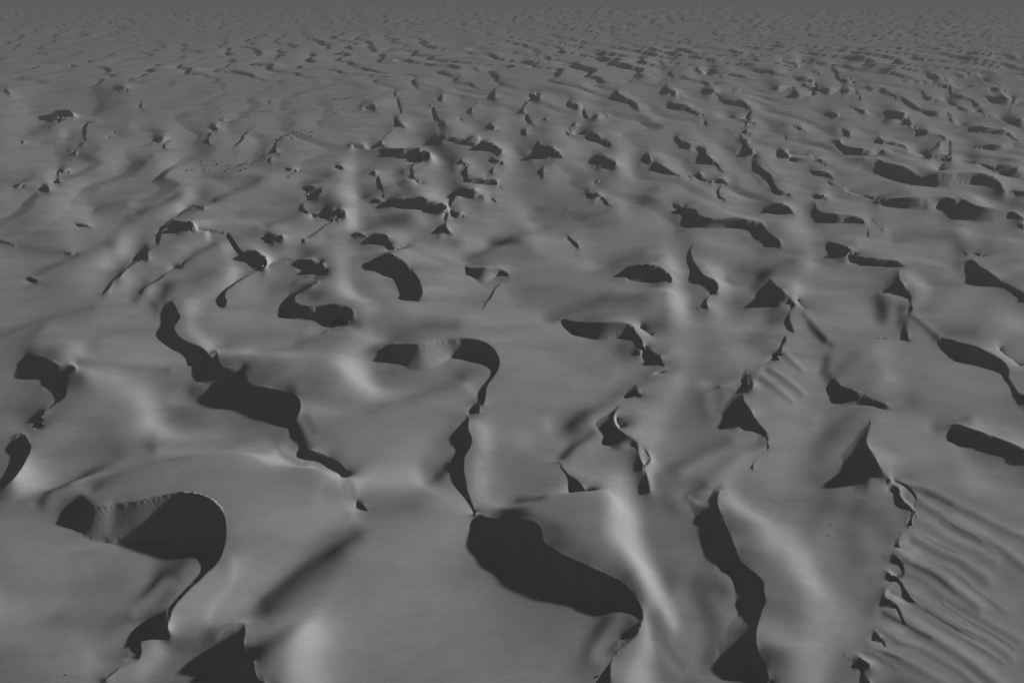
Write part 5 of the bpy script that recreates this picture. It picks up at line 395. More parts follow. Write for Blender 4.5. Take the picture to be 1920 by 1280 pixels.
274,886.9,1.6 276.5,878.8,1.8 281.4,874.6,2.9 288.2,877.7,4.7 294.9,879.6,4.7 300.1,873.1,3.8 301.2,864.7,3.5 301.6,856.2,3.4 299.8,848,4 301,841.3,3.6 299.4,834.2,1.2|274,886.9,1.6 275.3,878.7,1.3 278.2,871,0.8 285.2,866.8,0.2 287.3,858.8,0.1 287.5,850.5,0 287.7,842.1,0.1 288.2,833.8,0.7 292.5,828.8,1.2 299.2,833.7,1.3
258.1,717,1 263.3,714.7,3.3 268.1,719.9,3 273.2,725,2.4 278.6,729.7,1.8 284.4,734,1.3 290.6,737.9,0.9|258.1,717,1 256.4,709.3,0.5 259.7,703,0 265.8,707.2,0 270.4,713.6,0 274.9,720.1,0 279.7,726.3,0.1 285.1,732.1,0.5 290.5,737.8,0.9
286.7,728.6,1.1 282,717.4,1.3 277.6,706,1.5 274,694.4,2.1 270.8,682.7,2.9 267.6,671,3.9 278.2,669.3,0.9|286.7,728.6,1.1 281.5,718.2,0.9 276.2,707.8,0.7 270.4,697.7,0.4 264.3,687.8,0.1 258.4,677.8,0 252.7,667.6,0 249,656.8,0 259.2,656.5,0 269,662.3,0.2 278,668.8,1
310.2,767.1,0.8 307.6,759.7,1.2 304.9,752.4,1.5 302.3,745,1.7 300.6,737.4,1.4 300.3,729.6,1.2 301.7,722,1.5 303.5,715.3,2.6 301.9,707.8,0.2|310.2,766.9,0.8 306,760.4,0.7 301.6,754.1,0.5 297,748,0.3 294.6,740.9,0.1 295.9,733.3,0.2 296.4,725.7,0.2 296.3,718,0.1 296.4,710.3,0.2 297.2,702.7,0.3 301.9,707.7,0.2
306.8,719.5,1.1 307.6,710.6,2.3 309.6,703.1,3.4 315.8,709.4,2.5 322,715.8,1.7 328.3,722,0.9|306.8,719.5,1.1 303.2,710.8,0.5 300.6,701.7,0.1 299.2,692.3,0 301.4,684.1,0 308.6,689.8,0 313.9,697.6,0 318.9,705.6,0.1 323.7,713.8,0.4 328.3,722,0.9
327.6,717.3,1 327.8,711.5,1.7 327.7,705.6,2.3 326.9,699.8,2.8 326.4,694.7,2.8 331.3,692.2,1.6 336.5,694.7,0.9|327.7,717.5,1 323,706.4,0.3 318.3,695.4,0.1 313.5,684.4,0 309.1,673.3,0 311.4,670.4,0 318.5,680.1,0 326.2,689.2,0.2 336.6,695,0.8
309.5,805.8,1.4 310.6,797.7,1.9 312.3,789.8,2.5 317,783.8,3.7 322,784.4,2.4 321.1,776.3,2.3 324,775.9,1|309.5,805.9,1.4 308.9,800.5,1.1 308.3,795.1,0.8 308.1,789.7,0.5 309,784.4,0.2 311.1,779.4,0.3 314.2,775.9,0.5 319.4,776.2,0.7 324.6,777.4,0.8
397.7,906.6,0.9 392.1,889.3,1.6 386.9,871.8,2.2 382.5,854.2,1.9 376.3,837.1,1.8 369,820.4,1.8 362,803.7,1.7 357.6,786,1.7 357.5,768.3,2.7 372.9,777.6,0.8|397.3,905.6,1 391,893,0.7 384.6,880.4,0.4 379.1,867.4,0.2 378.3,853.5,0.2 373.5,840.3,0.2 367.6,827.4,0.2 362,814.5,0.2 357.3,801.2,0.2 353.9,787.5,0.2 351.9,773.5,0.1 361.9,768.4,0.1 372.4,776.6,0.9
390.7,954,1.1 393.5,948,2.1 396.6,942,2.9 398.2,935.6,3.4 401.1,930.4,3.3 406.6,931.3,2.3 412.7,931.9,0.8|390.8,954.1,1.1 391,946.9,0.4 390.4,939.6,0.1 390.1,932.3,0 390.8,925.1,0 394.6,919.4,0 401.4,921.6,0 407.3,925.9,0.4 412.4,931.1,0.9
373.9,933.9,0.6 369.5,921.8,0.7 364.9,909.7,0.7 360.7,897.5,0.7 357.3,885.1,0.7 354.8,872.4,0.8 353.3,859.6,0.9 356.5,847.4,1.8 353.5,835.1,0.2|373.9,933.9,0.6 369.2,921.9,0.6 364.6,910,0.5 360.4,897.9,0.5 357,885.5,0.5 353.9,873.1,0.4 351.5,860.5,0.3 351.6,847.7,0 353.5,835.1,0.2
349.3,922.2,0.8 352.9,917.2,1.6 355.7,911.9,2.4 360,915.3,2 364.4,919.7,1.3 369,923.7,0.6|349.3,922.2,0.8 350.2,915.2,0.2 350.7,908.2,0 356.5,907.1,0 361.8,911.6,0 365.5,917.5,0.2 368.9,923.6,0.6
364.2,992.3,1.1 358.7,971.9,1.5 357.1,952.6,2.6 365.2,950.2,2 358.9,930,3.8 364.8,938.5,2.5 373.8,957.7,0.2|364.2,992.3,1.1 360.7,982.8,0.9 357.1,973.4,0.7 353.6,963.9,0.4 350.5,954.2,0.2 349.6,944.2,0 357.3,946.5,0.1 365.2,952.9,0.5 373.8,957.8,0.2
288.3,993.2,0.4 293.9,987.5,1.2 295.9,979.4,0.9 295.7,970.8,0.9 295.4,962.1,0.9 297.1,957.6,0.2|288.4,993.5,0.4 291.6,987.3,0.1 293.3,980.7,0 293.3,973.7,0 292.9,966.8,0 292.7,959.9,0 297.4,958.4,0.1
337.5,1052.4,1.6 342.1,1040.2,2.5 335.9,1018.9,4.3 331,997.3,5.8 337.3,1004.9,3.9 346.5,1025.1,1.3|337.4,1052.3,1.6 336.4,1046.3,1.1 335.8,1040.2,0.6 338.1,1035.5,0.7 344,1036.6,0.7 345.8,1030.9,1 346.4,1024.9,1.3
260.1,583.4,0.8 261.6,579.7,1.6 262,575.7,2 261.7,571.8,2.2 260.8,567.9,2.4 260.4,564.7,2 259.8,560.8,0.6|260.2,583.5,0.8 258,578.5,0.3 256,573.5,0 254.5,568.4,0 254,563,0.2 255,558.1,0.5 259.7,560.7,0.6
205,536,0.4 207.3,533.6,0.7 209.6,531.3,0.9 212.3,529.4,0.9 214.3,526.8,1 214.9,523.6,1.2 214.6,520.4,1.1 213.1,517.4,1 213.7,515,0.8 216.9,515.8,0.3|205,536,0.4 207.8,533.1,0.1 210.4,529.9,0.1 212.1,526.3,0 211.8,522.2,0 211.1,518.2,0 210.3,514.2,0 210.7,510.6,0 213.7,513.4,0 216.9,515.8,0.3
150.6,552.7,0.3 150.5,549.5,0.5 150.3,546.3,0.6 150.1,543.1,0.8 149.7,540,1 149.9,536.8,0.2|150.6,552.7,0.3 149.7,549.1,0.2 148.7,545.5,0 147.7,541.9,0 146.8,538.2,0 149.9,536.8,0.2
105,712.8,1.2 103.5,702.7,1.6 101.9,692.6,2.1 100.8,682.4,2.6 100.2,672.1,3.1 100.5,661.9,3.4 102.3,651.8,3.3 106.4,642.7,2.5 109.6,633.3,2 109.4,623,2.1 107.9,612.9,2 106.9,602.7,1.8 107.1,592.5,1|105,712.8,1.2 101.1,705.1,0.9 98.1,696.9,0.6 95.5,688.6,0.3 93.2,680.2,0.1 91.3,671.7,0 90.1,663.1,0 90.8,654.4,0 93.2,646,0 99.2,640,0 104.1,633.8,0.1 103.8,625.1,0.2 103,616.5,0.2 102.5,607.8,0.3 103,599.1,0.5 107.1,592.5,1
161,750.6,1.2 159.2,740.8,1.7 157.5,731,2.2 155.8,721.3,2.4 152.8,711.8,2 151.4,702,2.4 151.7,692.1,3.5 155,684.9,3.8 157.2,677.4,1.2 156.2,667.5,1.3 156.6,657.7,1.1|160.9,750.2,1.2 156,741.9,0.9 151,733.7,0.6 145.9,725.5,0.3 141.2,717.1,0.2 141.7,712.2,0.1 148.8,715.7,0.1 147,706.3,0.1 143.7,697.3,0 138.2,689.9,0 135.4,685.4,0 140.2,677.1,0.4 144.6,670,0.9 150.9,677.3,1 157.1,682.9,0.9 156.3,673.3,1 154.9,663.8,1 156.6,657.4,1.1
138.3,631.5,1.3 139,626.4,1.9 139.6,621.3,2.4 139.9,616.1,2.7 140.7,611.1,3.1 144.1,607.3,3.8 148.4,605.5,3.7 151.2,601.9,2.3 150.6,596.8,1.9 150.3,591.7,1.8 150.6,586.5,1.8 151.2,581.4,2 153.8,577,1.6 156.4,572.5,1.4 160,568.8,1.3 164,565.6,1.3|138.3,631.5,1.3 136.4,626.3,0.9 134.8,621,0.6 134,615.6,0.4 134.3,610.1,0.2 136.8,605.3,0 141.1,601.8,0 146.1,600,0.2 147.4,595.8,0.4 146.8,590.3,0.4 146.3,584.8,0.5 147,579.4,0.5 151.6,576.4,0.8 155.3,572.4,1 159.5,568.8,1.2 164,565.6,1.3
191.1,962,0.9 195.2,952.8,2.7 195.8,942.3,2.5 196.4,931.7,1.7 195.2,921.2,1.5 191.7,911.2,1.2 190,900.7,1.2 189.7,890.1,1.4 192.2,882,0.6|191.1,962,0.9 188.8,950.4,0.2 189.4,938.7,0 189.8,927,0.1 188.6,915.3,0.2 187,903.6,0.3 185.4,892,0.3 184,880.3,0.2 186.5,871.7,0.2 192.2,882,0.6
187.7,865.4,0.5 185.6,851.1,1 183.4,836.7,1.4 181.7,822.3,1.5 180.9,807.8,1.3 184,797,0.3|187.7,865.4,0.5 184.6,856.5,0.3 181.4,847.6,0.1 178.9,838.6,0 177,829.3,0 175.8,820,0 175.4,810.6,0 176.9,801.3,0 184.2,797.7,0.2
53.3,656.4,0.9 52.9,650,1.1 52.5,643.6,1.3 52.1,637.2,1.4 51.7,630.8,1.6 51.7,624.4,1.7 53.5,618.3,2.1 56.3,612.6,2.5 60.7,609.1,0.7|53.3,656.4,0.9 52.2,650.2,0.8 51.1,643.9,0.7 49.9,637.7,0.5 48.7,631.5,0.3 47.4,625.2,0.2 46.9,618.9,0.1 49,613.1,0 54.5,610.3,0 60.7,609.5,0.6
71.5,579.6,0.7 70.6,573.2,1.5 69.5,566.7,2 68.4,560.3,2.6 65.8,555.1,2.4 62,560.3,0.6|71.5,579.6,0.7 68.2,578.4,0.7 66.6,574.9,0.6 64.9,571.5,0.2 63.8,567.8,0.3 63,564,0.5 62,560.3,0.6
73.3,591.2,0.2 74.7,585.7,0.3 76.1,580.2,0.4 77.1,574.6,0.5 77.8,569,0.4 78.6,563.3,0.1|73.3,591.2,0.2 74,586.5,0.1 74.7,581.8,0 75.3,577.1,0 75.9,572.4,0 76.8,567.7,0 78.6,563.3,0.1
19,700.1,0.9 18.6,690.7,1.2 18.4,681.2,1.3 22,672.7,1.7 25.8,667.1,2 25.9,657.7,3.2 24.9,651.7,3.5 24.5,661.1,1.9 24.1,670.6,0.2|19,699.8,0.9 18,694.8,0.9 16.8,689.8,0.7 16.1,684.8,0.6 16,679.7,0.5 16.5,674.6,0.3 18.2,669.8,0.2 21.2,666.2,0.2 24.1,670.3,0.2
15.3,646,0.6 14.2,637.7,0.9 13,629.4,1 11.6,621.1,0.9 10.5,612.8,0.7 9.7,604.5,0.8 9.3,596.1,1.1 9.7,587.7,1.6 12,580.3,0.3|15.3,646.1,0.5 12.4,638.7,0.4 10.7,630.9,0.2 9.9,623,0.2 9.2,615,0.2 8.4,607.1,0.2 7,599.2,0.2 5.2,591.5,0 5.1,583.6,0 12,580.3,0.3
28.5,567.4,0.4 28,563.9,0.7 27.4,560.3,1 26.9,556.7,1.3 26.9,553.6,0.7 28.8,550.5,0.4|28.5,567.4,0.4 25.9,564.7,0.3 23.5,561.8,0.1 21.8,558.4,0 20.5,554.9,0 19.8,551.3,0 22.4,552.2,0 25.8,552.7,0.1 28.8,550.4,0.4
49.6,546.7,0.4 49.2,542.7,0.7 48.9,538.7,1 48.5,534.7,1.4 47.8,530.8,1.3 45.6,530.9,0.4|49.6,546.7,0.4 47.5,543.2,0.2 45.8,539.5,0.1 44.7,535.6,0.2 43.7,531.7,0.3 42.9,527.9,0.3 45.6,530.9,0.4
43.6,526.8,0.2 43.4,522.9,0.4 43.2,519.1,0.3 43.1,515.2,0.1|43.6,526.8,0.2 42.8,524.5,0.1 42,522.2,0 41.9,519.9,0 42.6,517.6,0 43.1,515.2,0.1
39.4,509.8,0.2 40.1,507.7,0.5 40.7,505.6,0.6 41,503.4,0.7 40.6,501.2,0.4 40.3,499,0.2|39.4,509.8,0.2 39.2,507.6,0.1 38.9,505.4,0 38.7,503.2,0 39.5,501.1,0.1 40.3,499,0.2
16.4,540.4,0.2 16.7,536.7,0.5 17.1,533,0.6 18.1,529.4,0.2|16.4,540.4,0.2 15.8,538,0.1 15.3,535.5,0 14.9,533.1,0 16.5,531.3,0 18.1,529.3,0.2
9.9,521.9,0.4 10,517.1,0.9 10.2,512.3,1.2 10.3,507.5,1.2 10,502.7,1.2 8.9,498.2,0.3|9.9,521.9,0.4 8,518.2,0.3 6.6,514.2,0 6.5,509.9,0 6.7,505.7,0 7.2,501.4,0.1 8.9,498.3,0.3
27.6,992.6,1 36.4,985.3,2.9 44,989.3,1.7 46.1,977.7,2.2 47.8,978.6,1.8 49.2,992.4,0.3|27.6,992.3,1.1 29.8,987,0.8 32.6,982,0.6 37.8,982,0.4 42.9,984.3,0.4 46.6,988.3,0.4 49.3,993.4,0.2
41.6,1046.3,1.6 50.3,1033,2.2 52.5,1013.7,3.6 53.6,992.4,5.2 58.2,1008.6,3.1 60.9,1029.9,0.8|41.6,1046.1,1.6 42,1039.7,1.2 42.3,1033.3,0.9 44.3,1027.4,0.6 49.7,1024.1,0.8 55.2,1026.9,0.7 60.9,1029.7,0.8
-54.3,545.6,0.6 -52.6,539.6,1.2 -50.6,533.6,1.7 -48.4,527.7,1.8 -49.4,521.7,1.4 -50.8,515.8,0.8 -50.3,509.5,0.8 -49.1,503.3,1 -48.5,497.1,1.2 -50,491.3,0.5|-54.3,545.6,0.6 -55.9,539.9,0.2 -56.6,534,0 -56.7,528,0 -55.5,522.1,0.1 -53.3,516.6,0.2 -52.6,510.7,0.3 -52.9,504.7,0.2 -52.9,498.7,0.2 -52.7,492.7,0.3 -50,491.3,0.5
-46.9,896.5,1 -44.6,886.5,1.8 -42.3,876.4,2.6 -38.7,867.6,2.5 -35.7,857.7,2 -32.7,850.3,0.8|-46.9,896.9,1 -48.6,889.3,0.6 -50.2,881.7,0.2 -51.3,874,0.1 -50.4,866.5,0 -43.8,863,0 -40.7,855.9,0.1 -37.7,848.7,0.3 -32.7,850.8,0.7
-12,749.8,0.9 -13.5,738.5,1 -15,727.1,1.1 -16.2,715.8,1.2 -16.8,704.4,1.3 -17.1,692.9,1.5 -16.4,681.5,1.9 -15,670.2,2.5 -15.4,658.8,2.4 -15.7,647.4,0.7|-12,749.8,0.9 -14.4,739.4,0.7 -16.8,729.1,0.6 -18.7,718.6,0.4 -19.7,708,0.3 -20.7,697.4,0.2 -21.6,686.8,0.1 -22.4,676.2,0 -22.6,665.5,0 -22.2,654.9,0 -15.7,647.4,0.7
-66.4,688.1,0.6 -65.5,679.2,1.4 -64.6,670.4,1.6 -63.8,661.5,1.6 -63.4,652.6,1.8 -64.9,644.2,0.5|-66.4,688.1,0.6 -70.7,681.9,0.4 -70.2,674.2,0.1 -69.1,666.6,0 -68.4,658.9,0 -68.5,651.2,0.2 -68.8,643.5,0.4 -68.1,637.1,0.5 -64.8,644.1,0.5
-132.2,616.3,0.7 -128.5,614.9,1.4 -124.9,615.9,1.5 -121.1,615.2,1.9 -118.3,612.7,2.3 -116.8,609,2.4 -118,605.7,0.5|-132.2,616.2,0.7 -130,614.2,0.5 -127.3,613,0.1 -125.2,611,0.2 -123.2,608.8,0.3 -120.9,607,0.4 -118.1,606.1,0.4
-71.5,623.8,0.3 -70.9,620.6,0.5 -70.2,617.4,0.8 -68.7,614.8,0.2|-71.5,623.8,0.3 -72.3,621.1,0.1 -73.1,618.5,0 -73.6,615.8,0 -71.2,615.8,0 -68.7,614.8,0.2
-29.6,633.7,0.6 -31.3,624.7,0.8 -33.2,615.8,0.8 -34,606.8,1 -33.6,597.7,1.3 -33.2,588.6,1.8 -34.5,579.8,0.4|-29.6,633.7,0.6 -32,627.8,0.4 -34,621.6,0.3 -35.2,615.3,0.3 -36.2,609,0.2 -37.2,602.6,0.1 -38.1,596.3,0 -38.3,589.9,0 -37.4,583.5,0.2 -34.5,579.5,0.4
-40.6,566.7,0.2 -40.1,562.9,0.4 -39.5,559.1,0.5 -38.8,555.3,0.2|-40.6,566.7,0.2 -41.1,564.2,0.1 -41.5,561.8,0 -41.7,559.3,0 -40.2,557.4,0 -38.8,555.3,0.2
-91.6,579.6,0.4 -92.3,574.1,0.5 -92.4,568.4,0.6 -91.2,562.9,0.8 -89.8,557.5,1 -88.4,552,1.2 -89.3,547.4,0.3|-91.6,579.6,0.4 -93.4,574.3,0.2 -93.8,568.8,0.1 -93.5,563.1,0 -92.9,557.6,0 -92.1,552,0.1 -89.3,547.3,0.3
-87.8,540,0.6 -86.7,537,1.1 -85.3,534.1,1.5 -83.7,531.3,1.9 -81.1,529.8,1.8 -80.4,527.7,0.5|-87.8,540,0.6 -89.1,537.8,0.5 -90.1,535.4,0.4 -90.3,532.9,0.2 -89.7,530.4,0.1 -87.8,528.8,0 -85.4,528,0 -82.9,528.2,0.1 -80.4,527.9,0.5
-15.1,545.6,0.6 -15.3,540.5,0.9 -15.6,535.3,1.2 -15.4,530.2,1.5 -14,525.2,1.5 -13.1,520.2,2.1 -9.9,516.7,0.5|-15.1,545.6,0.6 -17.1,541.6,0.4 -18.9,537.4,0.2 -19.6,533,0.1 -19.9,528.5,0 -18.3,527.2,0 -18.2,522.7,0 -18.4,518.2,0 -17.4,514,0 -13,513.5,0.3 -9.9,516.7,0.5
-113.9,703.9,0.4 -111.7,693.1,0.7 -109.5,682.2,0.9 -106.9,671.5,0.2|-113.9,703.9,0.4 -113.6,697.1,0.2 -113.2,690.4,0 -112.5,683.6,0 -111.5,676.9,0 -109.9,670.3,0.1 -106.9,671.4,0.2
-211.6,917.2,0.8 -207.1,913.6,1.5 -202.9,909.5,2.1 -199.2,907.5,2.3 -197.6,913.1,1.5 -195.2,918.5,0.7|-211.6,917.2,0.8 -208.6,911.5,0.3 -205.2,906,0 -199.6,902.9,0 -194.5,905.6,0 -194.5,912,0.3 -195.2,918.4,0.7
-226.2,529.7,0.6 -223.2,528.2,1.5 -220.8,525.8,1.8 -219,523.4,1.3 -218,520.2,1.1 -217.1,516.9,0.9 -216.4,513.6,0.4|-226.2,529.7,0.6 -225.2,526.6,0.2 -223.8,523.8,0 -222.1,521,0 -220.5,518.3,0.1 -218.7,515.6,0.2 -216.4,513.5,0.5
-219.4,652,0.4 -217.4,645.5,0.7 -215.3,639,1.1 -213.5,632.8,0.3|-219.4,652,0.4 -219.4,646.6,0.2 -219.3,641.1,0 -218.8,635.7,0.1 -217.9,630.3,0.2 -215.5,627.8,0.3 -213.5,632.8,0.3
-358.2,883.8,0.4 -352.6,877.9,0.6 -347.2,871.8,0.9 -341.2,866.4,1 -335.5,860.5,1.1 -330.1,860.9,0.2|-358.2,883.8,0.4 -354.1,878.3,0.2 -349.9,872.8,0.1 -345.7,867.3,0 -341.3,862.1,0 -335.8,858.1,0 -330.3,861.3,0.2
-228.6,550,0.5 -226.7,549.5,0.8 -224.8,549,1.1 -223.6,549.6,1.2 -222.9,550.8,0.9 -222.3,549,0.3|-228.5,550,0.5 -227.1,549.1,0.3 -225.8,548.1,0.1 -224.7,547,0.2 -223.6,548,0.2 -222.2,548.8,0.3
-381.2,593.2,1.3 -377.3,590.7,1.9 -373.3,588.4,2.5 -369.5,585.9,3 -365.8,583.1,3.5 -362.3,580.2,3.8 -358.8,577.5,3.8 -355.3,574.5,2.9 -354.2,570.2,1|-381.2,593.2,1.3 -378.7,587.9,0.8 -376.1,582.6,0.3 -372.8,577.6,0.1 -368.7,573.5,0 -364.3,569.5,0.3 -360.2,565.4,0.8 -355,564.2,1 -354,570,1
-330.6,559.3,0.1 -329.2,555.5,0.4 -328.4,551.5,0.3 -327.7,547.5,0.1|-330.6,559.3,0.1 -331.3,556.9,0.1 -330.6,554.5,0 -329.6,552.1,0 -328.7,549.8,0.1 -327.7,547.5,0.1
-399.9,728.2,1.2 -395,725.2,2.1 -390.4,721.8,2.9 -386.3,718.3,3.2 -384.3,716.7,3.2 -381.2,715.2,2.8 -379.8,711,1|-400.1,728.5,1.1 -397,722.3,0.4 -393.5,716.3,0.1 -389.1,711.1,0.1 -384.6,705.8,0.6 -379.6,704.4,0.8 -379.9,711.3,1
-502.6,714.7,0.5 -498.6,710.3,0.8 -494.7,705.9,1.2 -490.6,701.6,1.3 -486.8,697,1 -483.5,692.1,0.4|-502.6,714.8,0.5 -499.5,709.5,0.2 -496.4,704.2,0 -493.2,699,0 -488.6,695.6,0 -483.5,692.1,0.4
-332,640.1,0.3 -326.5,629.6,0.7 -321.1,619,0.9 -315.7,608.4,0.2|-332,640.1,0.3 -329.4,632.7,0.1 -326.8,625.2,0 -323.7,617.9,0 -320.2,610.9,0.1 -316.2,604.1,0.2 -315.8,608.7,0.1
-585.1,942.5,1.3 -576.1,935.8,1.9 -567.1,929.1,2.5 -566.1,938.3,2.6 -566.5,944.1,2.8 -560.3,934.7,2.5 -559.1,933.7,0.6|-586.5,944.9,1 -581.1,938.7,0.6 -575.7,932.4,0.3 -570.2,926.2,0.2 -563.5,921.9,0.1 -558.9,928.3,0.4 -560.7,936.3,0.3
-349,540.3,0.2 -347.3,536.4,0.4 -345.8,532.4,0.5 -344.5,528.3,0.7 -344.2,524.1,0.6 -344.8,519.8,0.2|-349,540.3,0.2 -348.8,536.1,0.1 -348.6,531.9,0 -347.8,527.7,0 -346.4,523.7,0 -344.8,519.8,0.2
~-31.7,102.8,0.47 -33.3,100.2,0.8 -34.9,97.7,0.98 -36.5,95.1,1.05 -38,92.5,1.09 -39.4,89.8,1.18 -40.6,87,1.35 -41.8,84.2,1.58 -43.8,82,0.28|-31.7,102.8,0.47 -34.4,101.5,0.33 -36.9,99.9,0.14 -39,97.9,0.03 -40.7,95.5,0 -42.2,93,0 -43.9,90.6,0 -45.4,88,0.02 -46.6,85.3,0.15 -46.6,82.7,0.26 -43.8,82,0.28
~-94.6,119.4,0.31 -91.1,123.3,0.75 -86.9,126.2,0.91 -82.2,128.5,0.81 -77.2,129.9,0.65 -72.2,131.1,0.55 -67.3,132.9,0.46 -62.5,134.9,0.36 -57.7,136.9,0.27|-94.6,119.4,0.31 -97.5,124,0.24 -95.1,128.7,0.08 -90.4,131.5,0.01 -85,132.9,0 -79.5,133.5,0 -74,134,0.02 -68.6,134.8,0.09 -63.1,135.9,0.18 -57.7,136.9,0.27
~17.1,137.4,0.37 21.4,140.8,0.87 25,145,0.99 28.4,149.4,1.02 31.5,153.9,0.68 34.9,158.3,0.65 38,162.8,0.21|17.1,137.4,0.37 14.6,141.3,0.33 15.7,145.5,0.18 19.1,148.6,0.03 22.4,152,0 25.6,155.3,0 28.7,158.8,0.02 31.5,162.5,0.1 34.8,165.7,0.19 38,162.8,0.21
~14.1,124.3,0.13 14.7,126.9,0.51 15.5,129.4,0.37 16.8,131.6,0.28 18.6,133.5,0.41 20.2,135.7,0.06|14.1,124.3,0.13 11.5,125.6,0.07 11.7,128.4,0.01 12.6,131.2,0 13.9,133.8,0 15.4,136.3,0.01 17.1,138.7,0.06 19.2,138.4,0.06 20.2,135.7,0.06
~97.8,179.2,0.1 96,175.7,0.26 94.3,172.2,0.23 92.7,168.7,0.2 91.6,165,0.2 90.9,161.1,0.02|97.8,179.2,0.1 95,179.8,0.06 93.2,177,0.01 91.8,174.1,0 90.5,171,0 89.4,167.8,0 88.6,164.6,0 88.2,161.3,0.01 90.9,161.1,0.02
~-146.8,334.3,0.4 -144.5,341,0.9 -142.4,347.8,1.1 -139.3,354.1,1.4 -137.1,360.7,1.1 -136.3,367.7,0.3|-146.8,334.3,0.4 -151.7,340.4,0.2 -153.7,347.8,0.1 -153,355.5,0 -151.2,363.1,0 -148.3,370.3,0.2 -144.7,377.2,0.3 -139.6,374.8,0.3 -136.3,367.7,0.3
~-176.4,313.6,0.4 -170.9,317.8,1.1 -168.1,323.6,1.2 -168.6,330.5,0.8 -169.4,337.4,0.6 -170.4,344.3,0.3|-176.4,313.6,0.4 -180.6,318.4,0.4 -180.3,324.7,0.2 -177.8,330.7,0 -175.8,336.8,0.2 -176.2,343.2,0.2 -177.1,349.6,0.3 -174.1,349.5,0.3 -170.4,344.3,0.3
~-127.2,250.4,0.2 -126.8,254.6,0.5 -126.4,258.9,0.5 -125.4,263,0.5 -123.6,266.8,0.5 -122.9,271,0.1|-127.2,250.4,0.2 -130.6,253.7,0.1 -131.8,258.2,0 -131.6,263,0 -131.1,267.7,0 -130.3,272.4,0.1 -129,276.9,0.1 -125.6,274.9,0.1 -122.9,271,0.1
~-177.4,236.1,0.33 -175,243,0.95 -173.7,250.1,1 -172.6,257.3,0.7 -169.2,263.7,0.9 -168,270.8,0.2|-177.4,236.1,0.33 -182.6,241.1,0.2 -184,247.9,0.04 -183,255,0 -181.5,262,0 -179.6,268.9,0.1 -176.9,275.6,0.2 -172.1,276.7,0.2 -168,270.8,0.2
~-155.6,182.1,0.7 -150.8,186.6,1.32 -146.1,190.9,1.78 -141.8,195.5,1.73 -135.8,197.1,2.63 -131.5,201.9,1.65 -127.2,206.8,0.52|-155.6,182.1,0.7 -159.5,187.2,0.64 -159.3,193.4,0.47 -156.8,199.4,0.16 -153.2,204.8,0.01 -148.3,209,0 -142.6,212,0.1 -136.3,213.6,0.44 -130.3,212.4,0.51 -127.2,206.8,0.52
~40.5,119.5,0.29 43.9,121.4,0.6 47.3,123.5,0.72 50.6,125.5,0.82 53.9,127.7,0.83 56.9,130.2,0.18|40.5,119.5,0.29 39.4,122.8,0.24 41.9,125.4,0.11 44.9,127.4,0.01 47.9,129.4,0 50.9,131.4,0.03 53.9,133.3,0.14 57,133.8,0.18 56.9,130.2,0.18
~54.2,148.3,0.16 55.8,151.9,0.32 58.2,155,0.43 60.8,157.9,0.41 63.4,160.8,0.42 65.9,163.9,0.06|54.2,148.3,0.16 53.1,151.3,0.08 54.2,154.6,0.02 56,157.6,0 58.1,160.4,0 60.4,163.1,0 62.7,165.7,0.04 65.5,167.3,0.06 65.9,163.9,0.06
~-59.4,186.2,0.33 -61.3,182.2,1.01 -65,179.8,0.89 -69.2,178.2,0.92 -73.3,176.8,1.02 -77.8,177,0.24|-59.4,186.2,0.33 -61.6,189,0.32 -64,186.7,0.23 -67,184.9,0.03 -70.5,184,0 -73.9,183.2,0.03 -77.3,182.1,0.19 -79.5,180.1,0.23 -77.8,177,0.24
182.3,333.5,1.5 182.9,334.9,1.1 183.4,336,0.8 183.7,337,0.6 184,337.8,0.5 184.4,338.6,0.3 184.7,339.5,0.2|182.9,334.7,1.1 183,335.1,0.9 183.1,335.7,0.8 183.5,336.6,0.6 183.8,337.6,0.4 184.2,338.5,0.3 184.8,339.6,0.1
328.3,722,0.9 328.8,722.5,0.8 328.9,722.3,0.7 328.8,721.4,0.7 328.5,720.1,0.8 328,718.6,0.8 327.6,717.3,1|329.8,725.2,0.5 328.4,721.7,0.8 328.8,722.1,0.5 328.8,721.7,0.4 328.3,719.9,0.6 327.7,718,0.8 329.2,720.7,0.5
-79.5,307.5,0.8 -79.8,307.7,0.6 -80.1,307.6,0.5 -80.4,307.5,0.4 -80.7,307.2,0.3 -81,307,0.3 -81.3,306.8,0.2|-79.6,308,0.6 -80.3,309.3,0.3 -80.9,310.2,0 -81.3,310.3,-0.1 -81.5,309.7,-0.1 -81.5,308.4,-0 -81.3,306.9,0.2
442,762.4,0.5 441.8,761.6,0.5 441.5,760.4,0.5 440.9,758.7,0.5 440.1,756.8,0.6 439.3,754.8,0.7 438.7,753.1,0.9|443.2,764.5,0.2 442.1,762.1,0.2 442.6,762.5,-0.1 442.3,761.4,-0.2 441.1,758.6,0 439.2,754.5,0.5 440.7,756.5,0.4
-7.2,366.6,0.6 -7.1,366.2,0.4 -7,365.4,0.3 -6.8,364.4,0.2 -6.6,363.5,0.2 -6.4,362.7,0.1 -6.2,362.1,0.1|-7.2,367.1,0.4 -7.3,366.1,0.4 -7.3,365.4,0.2 -7.2,364.5,0 -6.9,363.5,-0 -6.6,362.7,0 -6.2,362.2,0.1
87.4,113.7,0.1 87.2,113.4,0.1 86.9,113,0.1 86.5,112.6,0.1 86.2,112.2,0.1 85.9,111.8,0.1 85.8,111.4,0.1|87.4,113.8,0.1 87.1,113.5,0.05 86.7,113.3,0.02 86.4,112.9,0.01 86,112.4,0.02 85.8,111.9,0.05 85.8,111.5,0.09
